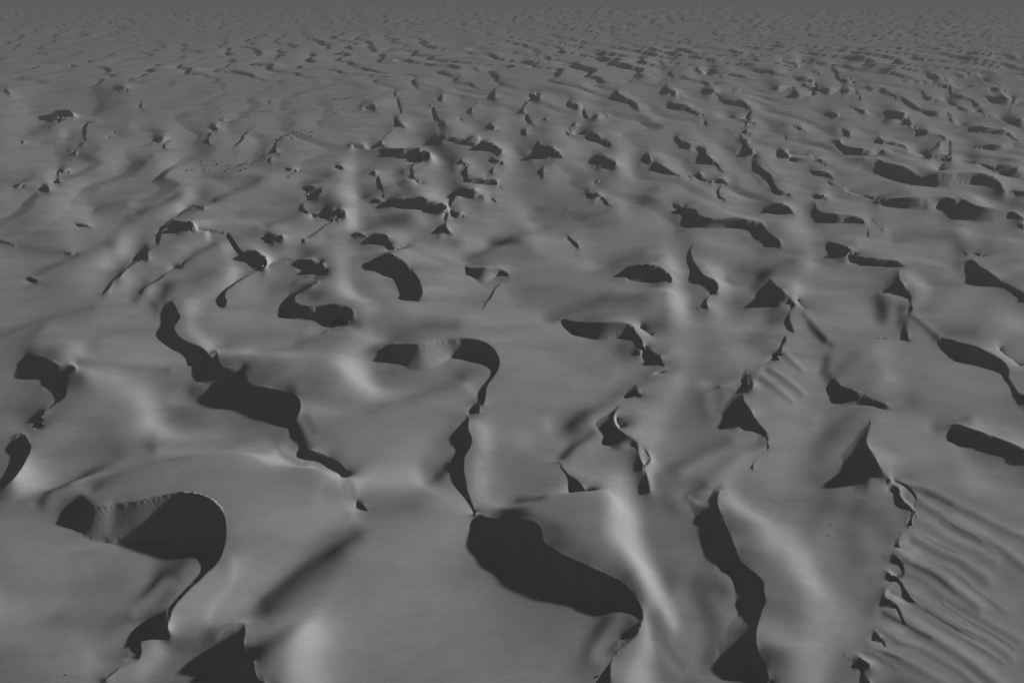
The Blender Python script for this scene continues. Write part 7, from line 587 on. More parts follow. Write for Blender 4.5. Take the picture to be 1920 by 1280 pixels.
TAN_SLIP = math.tan(math.radians(36))
snaps = []
late = []
for sid, (c, t, sharp) in enumerate(slips):
    cs = catmull(c, 4)
    ts = catmull(t, 4)
    ci, cj = to_index(cs[:, 0], cs[:, 1]); ti, tj = to_index(ts[:, 0], ts[:, 1])
    if max(cj.max(), tj.max()) < 1 or min(cj.min(), tj.min()) > NC - 2 or ci.min() > NR - 2:
        continue
    poly = np.vstack([np.stack([ci, cj], 1), np.stack([ti, tj], 1)[::-1]])
    i0, j0 = np.floor(poly.min(0)).astype(int); i1, j1 = np.ceil(poly.max(0)).astype(int) + 1
    i0 = max(i0, 0); j0 = max(j0, 0); i1 = min(i1, NR); j1 = min(j1, NC)
    cd = densify(cs, ci, cj); td = densify(ts, ti, tj)
    if i1 > i0 and j1 > j0:
        I, J = np.mgrid[i0:i1, j0:j1]
        ins = inside(poly, I, J)
        if ins.any():
            ii, jj = I[ins], J[ins]
            p = np.stack([GX[ii, jj], GY[ii, jj]], 1)
            for s in range(0, len(p), 4000):
                q = p[s:s + 4000]
                dc = np.hypot(q[:, None, 0] - cd[None, :, 0], q[:, None, 1] - cd[None, :, 1]); kc = dc.argmin(1); dc = dc.min(1)
                dt = np.hypot(q[:, None, 0] - td[None, :, 0], q[:, None, 1] - td[None, :, 1]); kt = dt.argmin(1); dt = dt.min(1)
                zc, zt = cd[kc, 2], td[kt, 2]
                f = dc / np.maximum(dc + dt, 1e-6)
                h = np.maximum(zc - zt, 1e-3)
                a = np.clip(TAN_SLIP * (dc + dt) / h, 1.0, 1.5)
                f = a * f - (a - 1) * f * f
                zz = zc + (zt - zc) * f
                if sharp:
                    Z[ii[s:s + 4000], jj[s:s + 4000]] = zz
                else:
                    late.append((ii[s:s + 4000], jj[s:s + 4000], zz))
            if sharp:
                FIX[ii, jj] = True; SID[ii, jj] = sid
    if not sharp:
        continue
    tip_c, tip_t = int(0.04 * len(cd)), int(0.04 * len(td))
    snaps.append((0, td[tip_t:len(td) - tip_t], sid)); snaps.append((1, cd[tip_c:len(cd) - tip_c], sid))
    # rounded shoulder behind the brink and a shallow apron beyond the toe
    wid = np.hypot(cd[:, None, 0] - td[None, :, 0], cd[:, None, 1] - td[None, :, 1]).min(1)
    widt = np.hypot(td[:, None, 0] - cd[None, :, 0], td[:, None, 1] - cd[None, :, 1]).min(1)
    hgt = wid * 0.45
    ext = int(np.clip(1.2 * max(i1 - i0, j1 - j0), 3, 90))
    a0, a1, b0, b1 = max(i0 - ext, 0), min(i1 + ext, NR), max(j0 - ext, 0), min(j1 + ext, NC)
    if a1 > a0 and b1 > b0 and max(i1 - i0, j1 - j0) >= 14:
        st = 1 if (a1 - a0) * (b1 - b0) < 3000 else 2
        I, J = np.mgrid[a0:a1:st, b0:b1:st]
        ii, jj = I.ravel(), J.ravel()
        free = ~inside(poly, ii, jj)
        ii, jj = ii[free], jj[free]
        sc = cd[::max(1, len(cd) // 60)]; swid = wid[::max(1, len(cd) // 60)]
        sk = td[::max(1, len(td) // 60)]; swt = widt[::max(1, len(td) // 60)]
        near_t = np.hypot(sc[:, None, 0] - sk[None, :, 0], sc[:, None, 1] - sk[None, :, 1]).argmin(1)
        fall = sk[near_t, :2] - sc[:, :2]
        south = np.clip(-fall[:, 1] / np.maximum(np.hypot(fall[:, 0], fall[:, 1]), 1e-3), 0, 1)
        for s in range(0, len(ii), 8000):
            qx, qy = GX[ii[s:s + 8000], jj[s:s + 8000]], GY[ii[s:s + 8000], jj[s:s + 8000]]
            dc = np.hypot(qx[:, None] - sc[None, :, 0], qy[:, None] - sc[None, :, 1]); kc = dc.argmin(1); dc = dc.min(1)
            dt = np.hypot(qx[:, None] - sk[None, :, 0], qy[:, None] - sk[None, :, 1]); kt = dt.argmin(1); dt = dt.min(1)
            u = dc / np.maximum(SHOULDER * swid[kc], 0.2)
            m = (u < 1) & (dc < dt) & (kc > 1) & (kc < len(sc) - 2)
            a_, b_ = ii[s:s + 8000][m], jj[s:s + 8000][m]
            SW[a_, b_] = SOFT * (1 - u[m]); ST[a_, b_] = sc[kc[m], 2] + swid[kc[m]] * (CROWN * (0.25 + 0.75 * south[kc[m]]) * (u[m] - 0.55 * u[m] ** 2) - 0.05 * u[m] ** 2)
            v = dt / np.maximum(APRON * swt[kt], 0.2)
            m = (v < 1) & (dt < dc) & (kt > 1) & (kt < len(sk) - 2) & (SW[ii[s:s + 8000], jj[s:s + 8000]] < SOFT * 0.5)
            a_, b_ = ii[s:s + 8000][m], jj[s:s + 8000][m]
            drop = np.minimum(APRON_SLOPE * swt[kt[m]], 2.4 if sk[0, 1] < 400 else 1.0) * (1 - (1 - v[m]) ** 2)
            SW[a_, b_] = SOFT * (1 - v[m]); ST[a_, b_] = sk[kt[m], 2] - drop

for ii, jj, zz in late:
    SW[ii, jj] = 1.2e-3; ST[ii, jj] = zz
for pri, pd, sid in sorted(snaps, key=lambda s: s[0]):
    fi, fj = to_index(pd[:, 0], pd[:, 1])
    ii = np.rint(fi).astype(int); jj = np.rint(fj).astype(int)
    dd = np.hypot(fi - ii, fj - jj) - 1.0 * pri            # the brink wins over the toe
    ok = (ii > 0) & (ii < NR - 1) & (jj > 0) & (jj < NC - 1)
    for a, b, d, k in zip(ii[ok], jj[ok], dd[ok], np.nonzero(ok)[0]):
        if d < SNAP[a, b]:
            SNAP[a, b] = d
            PX[a, b], PY[a, b] = pd[k, 0], pd[k, 1]
            Z[a, b] = pd[k, 2]; FIX[a, b] = True; SID[a, b] = sid

# soften the creases inside each slip face
INNER = (SID >= 0) & (SNAP > 5)
INNER[0] = INNER[-1] = False; INNER[:, 0] = INNER[:, -1] = False
gi, gj = np.nonzero(INNER)
for _ in range(25):
    s_ = SID[gi, gj]; acc = np.zeros(len(gi)); n_ = np.zeros(len(gi))
    for di, dj in ((1, 0), (-1, 0), (0, 1), (0, -1)):
        same = SID[gi + di, gj + dj] == s_
        acc += np.where(same, Z[gi + di, gj + dj], 0); n_ += same
    Z[gi, gj] = np.where(n_ > 0, 0.5 * Z[gi, gj] + 0.5 * acc / np.maximum(n_, 1), Z[gi, gj])

# ------------------------------------------------------------------ swells and hollows of the open sand
# each line: tilt towards (+) or away from (-) the sun, half-width in grid cells, course in world metres
SWELLS = """
-0.200 10 -161.5,191.1 -152.7,204.6 -143,209.5
0.150 14 -147.6,195.9 -134.5,203.7 -126.9,209.9
0.120 12 -125.1,185.7 -112.2,190
-0.350 13 -123.5,220.5 -124.9,226.6
-0.200 12 -125.3,227.5 -112.7,239.1
-0.350 8 -134.9,231.4 -131.9,217.3
-0.350 16 -36.9,190 -29.1,195.5 -18.8,194.4
0.150 40 -28.9,208.7 -14,200.6 0,185.7 3,166.5
-0.264 17 14.2,204.6 31.2,212.9 43.5,209.9
-0.120 20 5.7,221.9 18.6,217.3 31.7,217.3
-0.400 12 89.4,229 95.5,240.6
-0.400 17 87.3,205.4 90.5,207
0.150 25 89.9,192.9 81.7,166.5 74.7,155.3
-0.500 13 128.6,217.3 124.5,206.6
-0.400 10 131.7,208.7 127,198.6
0.120 30 113.7,217.3 115.5,210.8
-0.250 12 134,190 143.2,188.6
-0.350 5 96.8,204.6 97.4,188.6
0.200 5 98.3,205.4 99.7,190
-0.300 5 95.8,197.4 98,184
-0.350 5 132.3,204.6 131.7,185.7
0.200 5 133.9,205.4 134.1,188.6
-0.366 7 -150.2,338.4 -146.4,358 -139.7,371.9
-0.300 6 -179.4,318.8 -173.2,331.9 -174.1,348
-0.250 5 -156.1,306.5 -153.7,323.1 -151,338.4
-0.250 6 -148.9,270.9 -143.7,279.5 -136.4,286.4
-0.350 6 -129.2,252.7 -129.1,262.8 -125.8,272.8
-0.250 6 -217.3,275.5 -202,269 -177.8,261.6
-0.250 8 -180.4,240.1 -177.1,260.4 -171.4,274.1
0.200 6 -155.4,306.5 -133.5,314.6
0.200 14 -146.8,348.9 -125.6,361.2 -115.6,366.5
-0.350 8 -114.8,371.9 -103.8,379.8
0.200 5 -263.6,450.4 -231.1,455.1
-0.350 4 -206.7,330.1 -192.8,331.9
-0.224 4 -352.6,511.2 -344.7,535.5 -328.6,553
-0.200 4 -316.1,501.6 -290.6,527.2
-0.250 4 -232.8,411.8 -225.8,431
0.200 4 -307.5,411.8 -281,421.2
-0.300 12 -17,254.5 -8.2,269 -0.7,279.5
0.300 12 -37.7,269 -25.8,258.6 -17.9,245.5
0.450 12 -18.1,275.5 -13.6,275.5
-0.250 7 -8.5,279.5 2.2,270.9
-0.244 7 15.6,306.5 32.7,312.1 46.3,320.5
-0.300 7 12.4,329.2 25.1,323.1
-0.300 14 40.2,253.9 51.5,258.6
-0.350 10 -65.7,304.2 -59,308.1 -50.5,308.1
-0.337 6 -77.1,350.9 -70.5,361.2 -59.4,371.9
-0.236 6 -88.2,404 -82.7,421.2 -62.9,435.4
-0.250 12 66.2,339.3 74.1,352.9
0.200 8 31.7,421.2 41.9,414.4
-0.300 14 90.4,247.1 100.7,247.1 109.6,252.7
0.150 12 83.8,275.5 96.3,264.6
-0.250 10 165.7,279.5 176.1,286.4 190.6,284.3 187.1,269
0.150 12 147.8,275.5 164.8,264.6 169.6,247.1
-0.250 8 133.2,272.8 142.2,270.9
-0.200 8 175.6,358 187.9,353.9 200.4,350.9
-0.250 6 208.4,405.3 217.2,410.5
0.250 5 217.3,421.2 225.1,424
-0.200 8 -270.6,383.3 -265.9,366.5
0.150 20 -94.4,200.6 -73.4,200.6
-0.150 14 -87.2,185.7 -67.3,191.1
0.120 16 -51.9,236.5 -32,204.6
-0.200 10 -65.8,185.7 -55.1,196.7
-0.250 6 -111.5,298.8 -101.3,314.6
0.200 8 -104.4,291.4 -83.7,284.3
-0.250 6 -130.2,284.3 -113.9,291.4
-0.200 16 180.4,258.6 194.8,264.6
0.150 20 177.6,236.5 156.5,217.3
-0.350 18 -31.4,101.6 -38.8,97 -41.9,91.6 -45,87.3
-0.350 30 -34.3,95.6 -40.2,89.1 -43.6,84.3
0.200 18 -37.4,108.9 -43,99.1 -47.7,91 -50.2,84.3
-0.150 18 -29.2,109.7 -21,111.3
-0.500 12 -17,122.8 -14.2,126.7
0.100 70 -20.9,91 -10.5,84.9
-0.477 14 -98.1,116.4 -96.4,122.8 -92.1,128.7 -86.1,130.7
-0.200 8 -86.6,131.7 -69.7,134.3 -56.6,137.8
0.214 10 -94.6,116.4 -91.9,124.7 -85.2,128.7 -71.3,131.7 -59.3,133.9
-0.400 12 -88.1,113 -82.5,115.5 -75.9,116.4
-0.200 30 -101.8,123.7 -96.8,131.7
-0.400 14 -87.6,158.7 -81.1,155.3
0.100 15 -119.8,175.7 -100.1,175.7
-0.250 3 -124.1,169.2 -98.8,169.2
-0.150 10 -53.6,148.9 -36.2,148.9 -16,158
0.100 10 -51.3,142.8 -32.6,144 -14.2,152.7
-0.200 6 -52,142.8 -48.5,137.1
0.300 6 -54.8,131.7 -49.2,127.7
0.300 6 -35.3,114.7 -34.8,113
-0.400 12 -98.2,109.7 -99,113
0.100 30 -94.6,97.7 -83,95.6
-0.120 25 -80.5,91 -74.8,91.6
-0.250 14 -63.6,82.6 -61.9,87.3
-0.200 14 -65.4,75.2 -64.3,78.3
0.150 20 -58,84.9 -55.6,91
0.120 30 -52.8,104.9 -45.8,108.9
-0.246 14 15.6,144 23.1,150.1 32.2,159.4 41.4,169.5
-0.350 20 14.9,142.8 17.8,145.2
-0.500 9 11.9,128.7 14.8,133.9 19.8,138.2
0.150 20 18.5,131.7 21.5,136
-0.400 14 1.7,113 5.7,110.9
-0.300 16 37.2,126.7 44.6,131.7 51.8,134.9
0.150 10 39.6,123.7 51,131.7 58.7,136
-0.350 12 38.9,115.5 41.9,118.2
-0.220 10 56,156.6 55,150.1
-0.250 9 57.1,162.2 67.6,165
-0.250 22 73.9,131.7 82.4,142.8 91.6,151.4
-0.200 20 73.6,111.3 76.6,108.1 76.6,103.4
-0.200 25 69.2,104.9 67.5,97.7
-0.300 14 37.7,91 38.9,89.7
-0.300 18 34.8,91 35,80.4 32.7,75.2
-0.150 8 24.8,82.6 26.3,78.3 28.1,74.2
-0.350 14 17,76.7 20.4,81.5
-0.400 9 93,175.7 89.1,168 89,162.2
-0.200 14 95,171 100.9,175.7
-0.300 12 107.4,141.7 114.8,142.8
0.100 25 94.5,142.8 96.6,133.9 97.2,127.7
0.120 30 11.7,172.6 18.5,162.2
0.150 30 60.3,121.9 73.1,148.9
0.120 40 124.8,166.5 127.8,155.3
-0.150 30 3.7,123.7 7.1,118.2
0.150 25 2.6,137.1 5,128.7
-0.300 5 80.8,179 82.3,168
0.250 4 82.5,180.6 84,169.5
-0.300 5 73.1,168 77.6,155.3
0.250 4 75,168 79.5,156.6
-0.300 5 69,162.2 73.3,151.4
0.200 4 70.8,162.2 74.9,152
0.220 7.2 86.9,119.7 91.7,117.6 95.1,113.4 98.9,110.1 101.4,105.3 104.1,101.3
-0.270 5.8 85.6,118.6 90.4,116.5 93.8,112.3 97.5,109 100.1,104.4 102.9,100.4
-0.200 3.3 85.7,118.6 90.5,116.6 93.9,112.4
-0.150 3.0 86.6,119.5 91.4,117.3 94.8,113.1
0.240 8.3 87.7,116 90.2,111.3 93,107.6 95.3,103.4 97.3,99.1 98.8,94.6
-0.300 6.6 86.2,114.8 88.8,110.1 91.6,106.5 93.9,102.4 95.9,98.1 97.5,93.7
0.130 10.8 85.2,108.7 87.4,106.9 88.7,103.5 90.3,100.8 92.2,98.8 93.8,96.5
-0.160 8.6 83.4,107.3 85.7,105.5 87,102.1 88.6,99.5 90.5,97.6 92,95.3
0.220 8.8 82.2,103.8 83.8,101.2 85.3,98.8 87.2,97.2 88.4,94.5 89.8,92.3
-0.280 7.1 80.8,102.7 82.4,100.1 83.9,97.8 85.8,96.1 87,93.5 88.4,91.3
-0.140 2.3 86,99.4 87.9,97.7 89.1,95
-0.160 2.4 82.6,104.1 84.1,101.5 85.7,99.1
0.300 9.0 76.2,99.5 77.7,96.1 79.9,94.1 81.6,91.5 83.2,88.8 84.4,85.6
-0.370 7.2 74.8,98.4 76.4,95.1 78.6,93.1 80.3,90.5 81.9,87.8 83.1,84.7
-0.190 2.4 77.8,96.1 80,94.2 81.7,91.5
-0.200 2.9 76.8,95.3 79,93.4 80.7,90.8
0.150 8.2 74.9,95.1 77.9,92.3 79.8,88.1 82.2,84.9 84.2,81.4 86,78
-0.190 6.5 73.7,94.2 76.7,91.4 78.7,87.2 81.1,84.1 83.1,80.6 85,77.3
-0.170 3.1 76.1,96.1 79.1,93.2 81,88.9
0.160 6.1 71.9,90.7 74.5,87.7 76.8,84.5 78.7,80.9 80.9,78.2 82.4,74.5
-0.200 4.9 71.1,90.1 73.7,87.1 76,83.9 77.9,80.3 80.1,77.6 81.6,74
0.260 10.0 67.8,85.9 70.4,83.1 72.7,79.7 74.5,76 76.3,72.5 78.1,69.5
-0.330 8.0 66.5,84.9 69.2,82.1 71.4,78.7 73.3,75.1 75,71.6 76.9,68.7
0.210 6.1 64.5,81 66.6,78.7 69,77.2 70.8,74.7 72.5,72.4 73.9,69.8
-0.260 4.9 63.8,80.5 65.8,78.1 68.3,76.7 70,74.2 71.8,71.9 73.2,69.3
-0.110 3.2 69.5,77.6 71.2,75 72.9,72.7
0.190 9.2 61.1,77.9 63.2,76.7 64.9,74.8 66.5,73 68.1,71.2 69.6,69.3
-0.240 7.4 60,77.1 62.1,75.8 63.8,74 65.5,72.2 67.1,70.5 68.6,68.6
-0.160 3.5 62.9,76.4 64.6,74.6 66.2,72.8
-0.100 2.7 65.7,75.4 67.3,73.5 69,71.8
-0.230 2.3 90,114.5 91,113 92.2,111.7 93.2,110.1
0.190 2.3 90.3,114.8 91.4,113.3 92.6,112 93.5,110.4
-0.190 2.2 92,110.9 93.1,108.6 94.4,106.8 95.6,104.9
0.150 2.2 92.4,111.1 93.5,108.9 94.8,107 96,105.2
-0.260 2.6 90.2,108.3 91.4,106.1 92.8,104.2 93.8,101.8
0.210 2.6 90.6,108.6 91.8,106.4 93.2,104.5 94.2,102.1
-0.280 2.1 90.9,106.3 92.2,104.3 93.3,102.2 94.2,99.7
0.230 2.1 91.3,106.6 92.5,104.6 93.6,102.4 94.5,100
-0.210 3.2 89.5,107.7 90.9,105.5 92.1,103.2 93.3,101.1
0.170 3.2 90.1,108.1 91.4,105.9 92.7,103.6 93.9,101.4
-0.290 2.8 89,107.1 90.9,104.1 92.6,101.1 94,97.8
0.230 2.8 89.4,107.5 91.3,104.4 93,101.4 94.4,98.1
-0.300 2.2 83.5,103.4 84.7,101.6 86,99.9 87.1,98.1
0.240 2.2 83.7,103.6 85.1,101.9 86.3,100.1 87.4,98.3
-0.280 2.9 82.4,95.1 83.5,93.9 84.3,92.2 85.2,90.8
0.220 2.9 82.9,95.4 83.9,94.1 84.7,92.4 85.6,91
-0.210 3.2 80.8,95.8 83.4,92.4 85.7,88.8 87.4,84.7
0.160 3.2 81.2,96.1 83.8,92.7 86.1,89.1 87.8,85
-0.340 2.4 77.5,86.2 79.7,82.9 81.7,79.7 83.4,76.2
0.270 2.4 77.9,86.5 80,83.1 82,79.9 83.7,76.4
-0.260 2.7 75.8,86.3 77.1,84.9 78.2,83.1 79.1,81.3
0.210 2.7 76.1,86.5 77.5,85.2 78.5,83.4 79.5,81.6
-0.260 2.8 74.4,85.5 76.1,83.4 77.6,81.3 79,79.2
0.210 2.8 74.8,85.7 76.4,83.7 77.9,81.6 79.4,79.4
-0.310 3.3 70,89.4 72.7,86.5 75.1,83.5 77.2,80.3
0.250 3.3 70.5,89.7 73.1,86.8 75.6,83.8 77.7,80.6
-0.330 2.0 73.9,84.9 75.5,82.7 77,80.5 78.4,78.4
0.260 2.0 74.2,85.1 75.8,82.9 77.3,80.7 78.7,78.6
-0.300 2.7 73.3,83.8 75.8,80.3 77.9,76.7 80,73.4
0.240 2.7 73.6,84 76.1,80.6 78.2,76.9 80.3,73.6
-0.220 2.4 72.5,83.3 74.8,80.4 77,77.5 78.9,74.4
0.180 2.4 72.9,83.5 75.1,80.6 77.3,77.6 79.2,74.6
-0.330 3.1 66.4,84.3 68.2,82.5 69.8,80.6 71.5,79
0.270 3.1 66.8,84.6 68.6,82.8 70.2,80.9 71.9,79.2
-0.160 2.4 65.3,80.5 67.8,78.5 70,76 72.1,73.5
0.130 2.4 65.6,80.7 68.1,78.6 70.3,76.2 72.3,73.7
-0.320 2.7 62.1,76.4 62.7,75.8 63.5,75.3 64.2,74.7
0.260 2.7 62.4,76.7 63.1,76.1 63.8,75.5 64.5,74.9
-0.170 2.6 62.4,75.8 63.6,75.1 64.5,74 65.4,72.9
0.140 2.6 62.7,76 63.8,75.3 64.8,74.2 65.7,73
-0.270 3.2 59.3,76.3 60.4,75.7 61.3,74.8 62.4,74.1
0.210 3.2 59.6,76.6 60.7,76 61.7,75.1 62.7,74.4
-0.210 3.1 60.9,74.3 61.8,73.9 62.4,73 63.1,72.3
0.170 3.1 61.2,74.6 62.1,74.2 62.7,73.3 63.4,72.5
"""
GB = np.zeros((NR, NC)); GW = np.zeros((NR, NC))
for line in SWELLS.strip().splitlines():
    q = line.split()
    tilt, hw = float(q[0]), float(q[1]) * 1.15 / STEP
    p = parse(' '.join(q[2:]))
    fi, fj = to_index(p[:, 0], p[:, 1])
    d = np.r_[0, np.cumsum(np.hypot(np.diff(fi), np.diff(fj)))]
    n = max(3, int(d[-1] / (0.4 * hw)) + 2)
    u = np.linspace(0, d[-1], n); fi = np.interp(u, d, fi); fj = np.interp(u, d, fj)
    i0, i1 = max(int(fi.min() - 3 * hw), 0), min(int(fi.max() + 3 * hw) + 1, NR)
    j0, j1 = max(int(fj.min() - 3 * hw), 0), min(int(fj.max() + 3 * hw) + 1, NC)
    if i1 <= i0 or j1 <= j0:
        continue
    I, J = np.mgrid[i0:i1, j0:j1]
    dm = np.full(I.shape, 1e9)
    for a, b in zip(fi, fj):
        dm = np.minimum(dm, (I - a) ** 2 + (J - b) ** 2)
    w = np.exp(-dm / hw ** 2)
    GB[i0:i1, j0:j1] += tilt * w; GW[i0:i1, j0:j1] = np.maximum(GW[i0:i1, j0:j1], w)
GW = np.clip(GW, 0, 1) ** 0.7
dtx = np.gradient(tx); ddist = np.gradient(dist)
cell = depth[:, None] * dtx[None, :]
ALPHA = math.cos(SUN_AZ) - math.sin(SUN_AZ) * tx[None, :] * cP + np.zeros((NR, 1))
GAMMA = math.sin(SUN_AZ) * cell / ddist[:, None]
GT = -cell * math.tan(SUN_EL) * np.clip(GB, -0.85, 0.6) * 2.0
LAM = 0.5

# ------------------------------------------------------------------ soft relief between the slip faces
# thin-plate surface through brinks and toes, creased along them
def lap(z):
    zp = np.pad(z, 1, mode='edge')
    return 0.25 * (zp[:-2, 1:-1] + zp[2:, 1:-1] + zp[1:-1, :-2] + zp[1:-1, 2:]) - z

BASE = np.zeros((NR, NC))
def dx(z):
    o = np.zeros_like(z); o[:, :-1] = z[:, 1:] - z[:, :-1]; return o

def dxT(v):
    o = np.zeros_like(v); o[:, :-1] -= v[:, :-1]; o[:, 1:] += v[:, :-1]; return o

def dy(z):
    o = np.zeros_like(z); o[:-1] = z[1:] - z[:-1]; return o

def dyT(v):
    o = np.zeros_like(v); o[:-1] -= v[:-1]; o[1:] += v[:-1]; return o

def solve(z, fix, base, sw, st, al_, ga_, gw_, gt_, iters, tau, mu):
    free = ~fix
    fm = free.astype(z.dtype)
    def A(v):
        q = gw_ * (al_ * dx(v) + ga_ * dy(v))
        return lap(fm * lap(v)) - tau * lap(v) + (mu + sw) * v + dxT(al_ * q) + dyT(ga_ * q)
    qt = gw_ * gt_
    r = (mu * base + sw * st + dxT(al_ * qt) + dyT(ga_ * qt) - A(z)) * fm
    p = r.copy(); rs = float((r * r).sum())
    for k in range(iters):
        Ap = A(p) * fm
        al = rs / max(float((p * Ap).sum()), 1e-20)
        z = z + al * p; r = r - al * Ap
        rn = float((r * r).sum())
        if rn < 1e-24 * z.size:
            break
        p = r + (rn / rs) * p; rs = rn
    return z

def down(z, fix):
    h, w = (z.shape[0] + 1) // 2 * 2, (z.shape[1] + 1) // 2 * 2
    zz = np.zeros((h, w)); ff = np.zeros((h, w))
    zz[:z.shape[0], :z.shape[1]] = z * fix; ff[:z.shape[0], :z.shape[1]] = fix
    s = zz.reshape(h // 2, 2, w // 2, 2).sum((1, 3)); n = ff.reshape(h // 2, 2, w // 2, 2).sum((1, 3))
    return np.where(n > 0, s / np.maximum(n, 1), 0), n > 0

def up(z, shape):
    i = np.clip((np.arange(shape[0]) - 0.5) / 2, 0, z.shape[0] - 1); j = np.clip((np.arange(shape[1]) - 0.5) / 2, 0, z.shape[1] - 1)
    i0 = np.minimum(i.astype(int), z.shape[0] - 2); j0 = np.minimum(j.astype(int), z.shape[1] - 2)
    fi = (i - i0)[:, None]; fj = (j - j0)[None, :]
    a = z[i0][:, j0] * (1 - fj) + z[i0][:, j0 + 1] * fj
    b = z[i0 + 1][:, j0] * (1 - fj) + z[i0 + 1][:, j0 + 1] * fj
    return a * (1 - fi) + b * fi

levels = [(Z, FIX, BASE, SW, ST, ALPHA, GAMMA, GW, GT)]
for _ in range(5):
    z, f, bs, sw, st, al0, ga0, gw0, gt0 = levels[-1]
    z2, f2 = down(z, f)
    b2, _n = down(bs, np.ones_like(bs, bool))
    ones = np.ones_like(bs, bool)
    sw2, _n = down(sw, ones); swt2, _n = down(sw * st, ones)
    levels.append((z2, f2, b2, sw2, swt2 / np.maximum(sw2, 1e-12),
                   down(al0, ones)[0], down(ga0, ones)[0], down(gw0, ones)[0], 2 * down(gt0, ones)[0]))
sol = levels[-1][2].copy()
TAU, MU = 6e-5, 4e-10
for lv in range(len(levels) - 1, -1, -1):
    z, f, bs, sw, st, al0, ga0, gw0, gt0 = levels[lv]
    if sol.shape != z.shape:
        sol = up(sol, z.shape)
    sol = np.where(f, z, sol)
    # the energy terms keep their balance when the cells double in size
    sol = solve(sol, f, bs, np.minimum(sw * 16 ** lv, 1.0), st, al0, ga0, gw0 * LAM * 4 ** lv, gt0, 120, TAU * 4 ** lv, MU * 16 ** lv)
low = np.minimum(sol + 2.2, 0); high = np.maximum(sol - 4.5, 0)
sol = sol - low + low / (1 - low / 0.9) - high + high / (1 + high / 2.0)
Z = np.where(FIX, Z, sol)

# ------------------------------------------------------------------ finer wind relief
WD = math.radians(20)
wx = PX * math.cos(WD) + PY * math.sin(WD); wy = -PX * math.sin(WD) + PY * math.cos(WD)
near = np.clip(1.2 - PY / 700.0, 0.0, 1.0)

def smoothstep(a, b, v):
    u = np.clip((v - a) / (b - a), 0, 1)
    return u * u * (3 - 2 * u)

def dune_field(lam, lee, amp, seed):
    # transverse dunes: gentle convex back, steep lee, crest lines that wander
    ph = wx / lam + 1.1 * fbm(PX / 150.0, PY / 150.0, seed, 2) + 0.45 * fbm(PX / 45.0, PY / 45.0, seed + 7, 2)
    ph = -ph
    cyc = np.floor(ph); f = ph - cyc
    up_ = np.clip(f / (1 - lee), 0, 1); dn = np.clip((f - (1 - lee)) / lee, 0, 1)
    prof = np.where(f < 1 - lee, 1 - (1 - up_) ** 1.5, 1 - smoothstep(0, 1, dn) * 0.35 - dn * 0.65)
    env = np.clip(0.55 + 0.5 * fbm(wx / 60.0 + 3.7 * cyc, wy / 38.0, seed + 3, 2) + 0.55 * fbm(PX / 330.0, PY / 330.0, seed + 5, 2), 0.05, 1.2)
    return amp * prof * env

def blur(a, r):
    for ax in (0, 1):
        for _ in range(2):
            c = np.cumsum(np.pad(a, [(r + 1, r) if k == ax else (0, 0) for k in (0, 1)], mode='edge'), axis=ax)
            a = ((c[2 * r + 1:] - c[:-2 * r - 1]) if ax == 0 else (c[:, 2 * r + 1:] - c[:, :-2 * r - 1])) / (2 * r + 1)
    return a

open_sand = np.clip(1 - 5.0 * blur(FIX.astype(float), 9), 0, 1)
side = 0.6 + 0.4 * smoothstep(-0.35, 0.2, PX / np.maximum(PY, 1.0))
far_w = smoothstep(640, 900, PY) * np.maximum(open_sand, smoothstep(1150, 1300, PY))
soft = (dune_field(44.0, 0.34, 1.7, 91) - 0.8) * smoothstep(160, 420, PY) * open_sand
ridges = fbm(wx / 75.0, wy / 13.0, 31, 2) * 0.3 * np.clip((PY - 90.0) / 250.0, 0.1, 1.4)
patchy = np.clip(0.5 + 1.1 * fbm(PX / 38.0, PY / 38.0, 141, 3), 0.12, 1.0)
micro = (fbm(wx / 11.0, wy / 2.4, 117, 2) * 0.045 + fbm(wx / 3.2, wy / 1.1, 119, 2) * 0.014) * patchy * smoothstep(330, 120, PY)
micro = np.where(FIX, 0.0, micro)
Z = (Z + soft + ridges + micro) * (1 - far_w) + far_w * dune_field(54.0, 0.16, 6.0, 23) * side


# ------------------------------------------------------------------ normals and meshes
P3 = np.stack([PX, PY, Z], -1)
e1 = np.zeros_like(P3); e2 = np.zeros_like(P3)
e1[:, 1:-1] = P3[:, 2:] - P3[:, :-2]; e1[:, 0] = P3[:, 1] - P3[:, 0]; e1[:, -1] = P3[:, -1] - P3[:, -2]
e2[1:-1] = P3[2:] - P3[:-2]; e2[0] = P3[1] - P3[0]; e2[-1] = P3[-1] - P3[-2]
NRM = np.cross(e1, e2); NRM /= np.maximum(np.linalg.norm(NRM, axis=-1, keepdims=True), 1e-9)
NRM = NRM.reshape(-1, 3)
V = P3.reshape(-1, 3).astype(np.float32)
idx = np.arange(NR * NC).reshape(NR, NC)
quads = np.stack([idx[:-1, :-1], idx[:-1, 1:], idx[1:, 1:], idx[1:, :-1]], -1).reshape(-1, 4)
qs = SID.reshape(-1)[quads]
qmax = qs.max(1)
cnt = (qs == qmax[:, None]).sum(1)
owner = np.where((cnt >= 4) & (qmax >= 0) & (qmax < N_TRACED), qmax, -1)

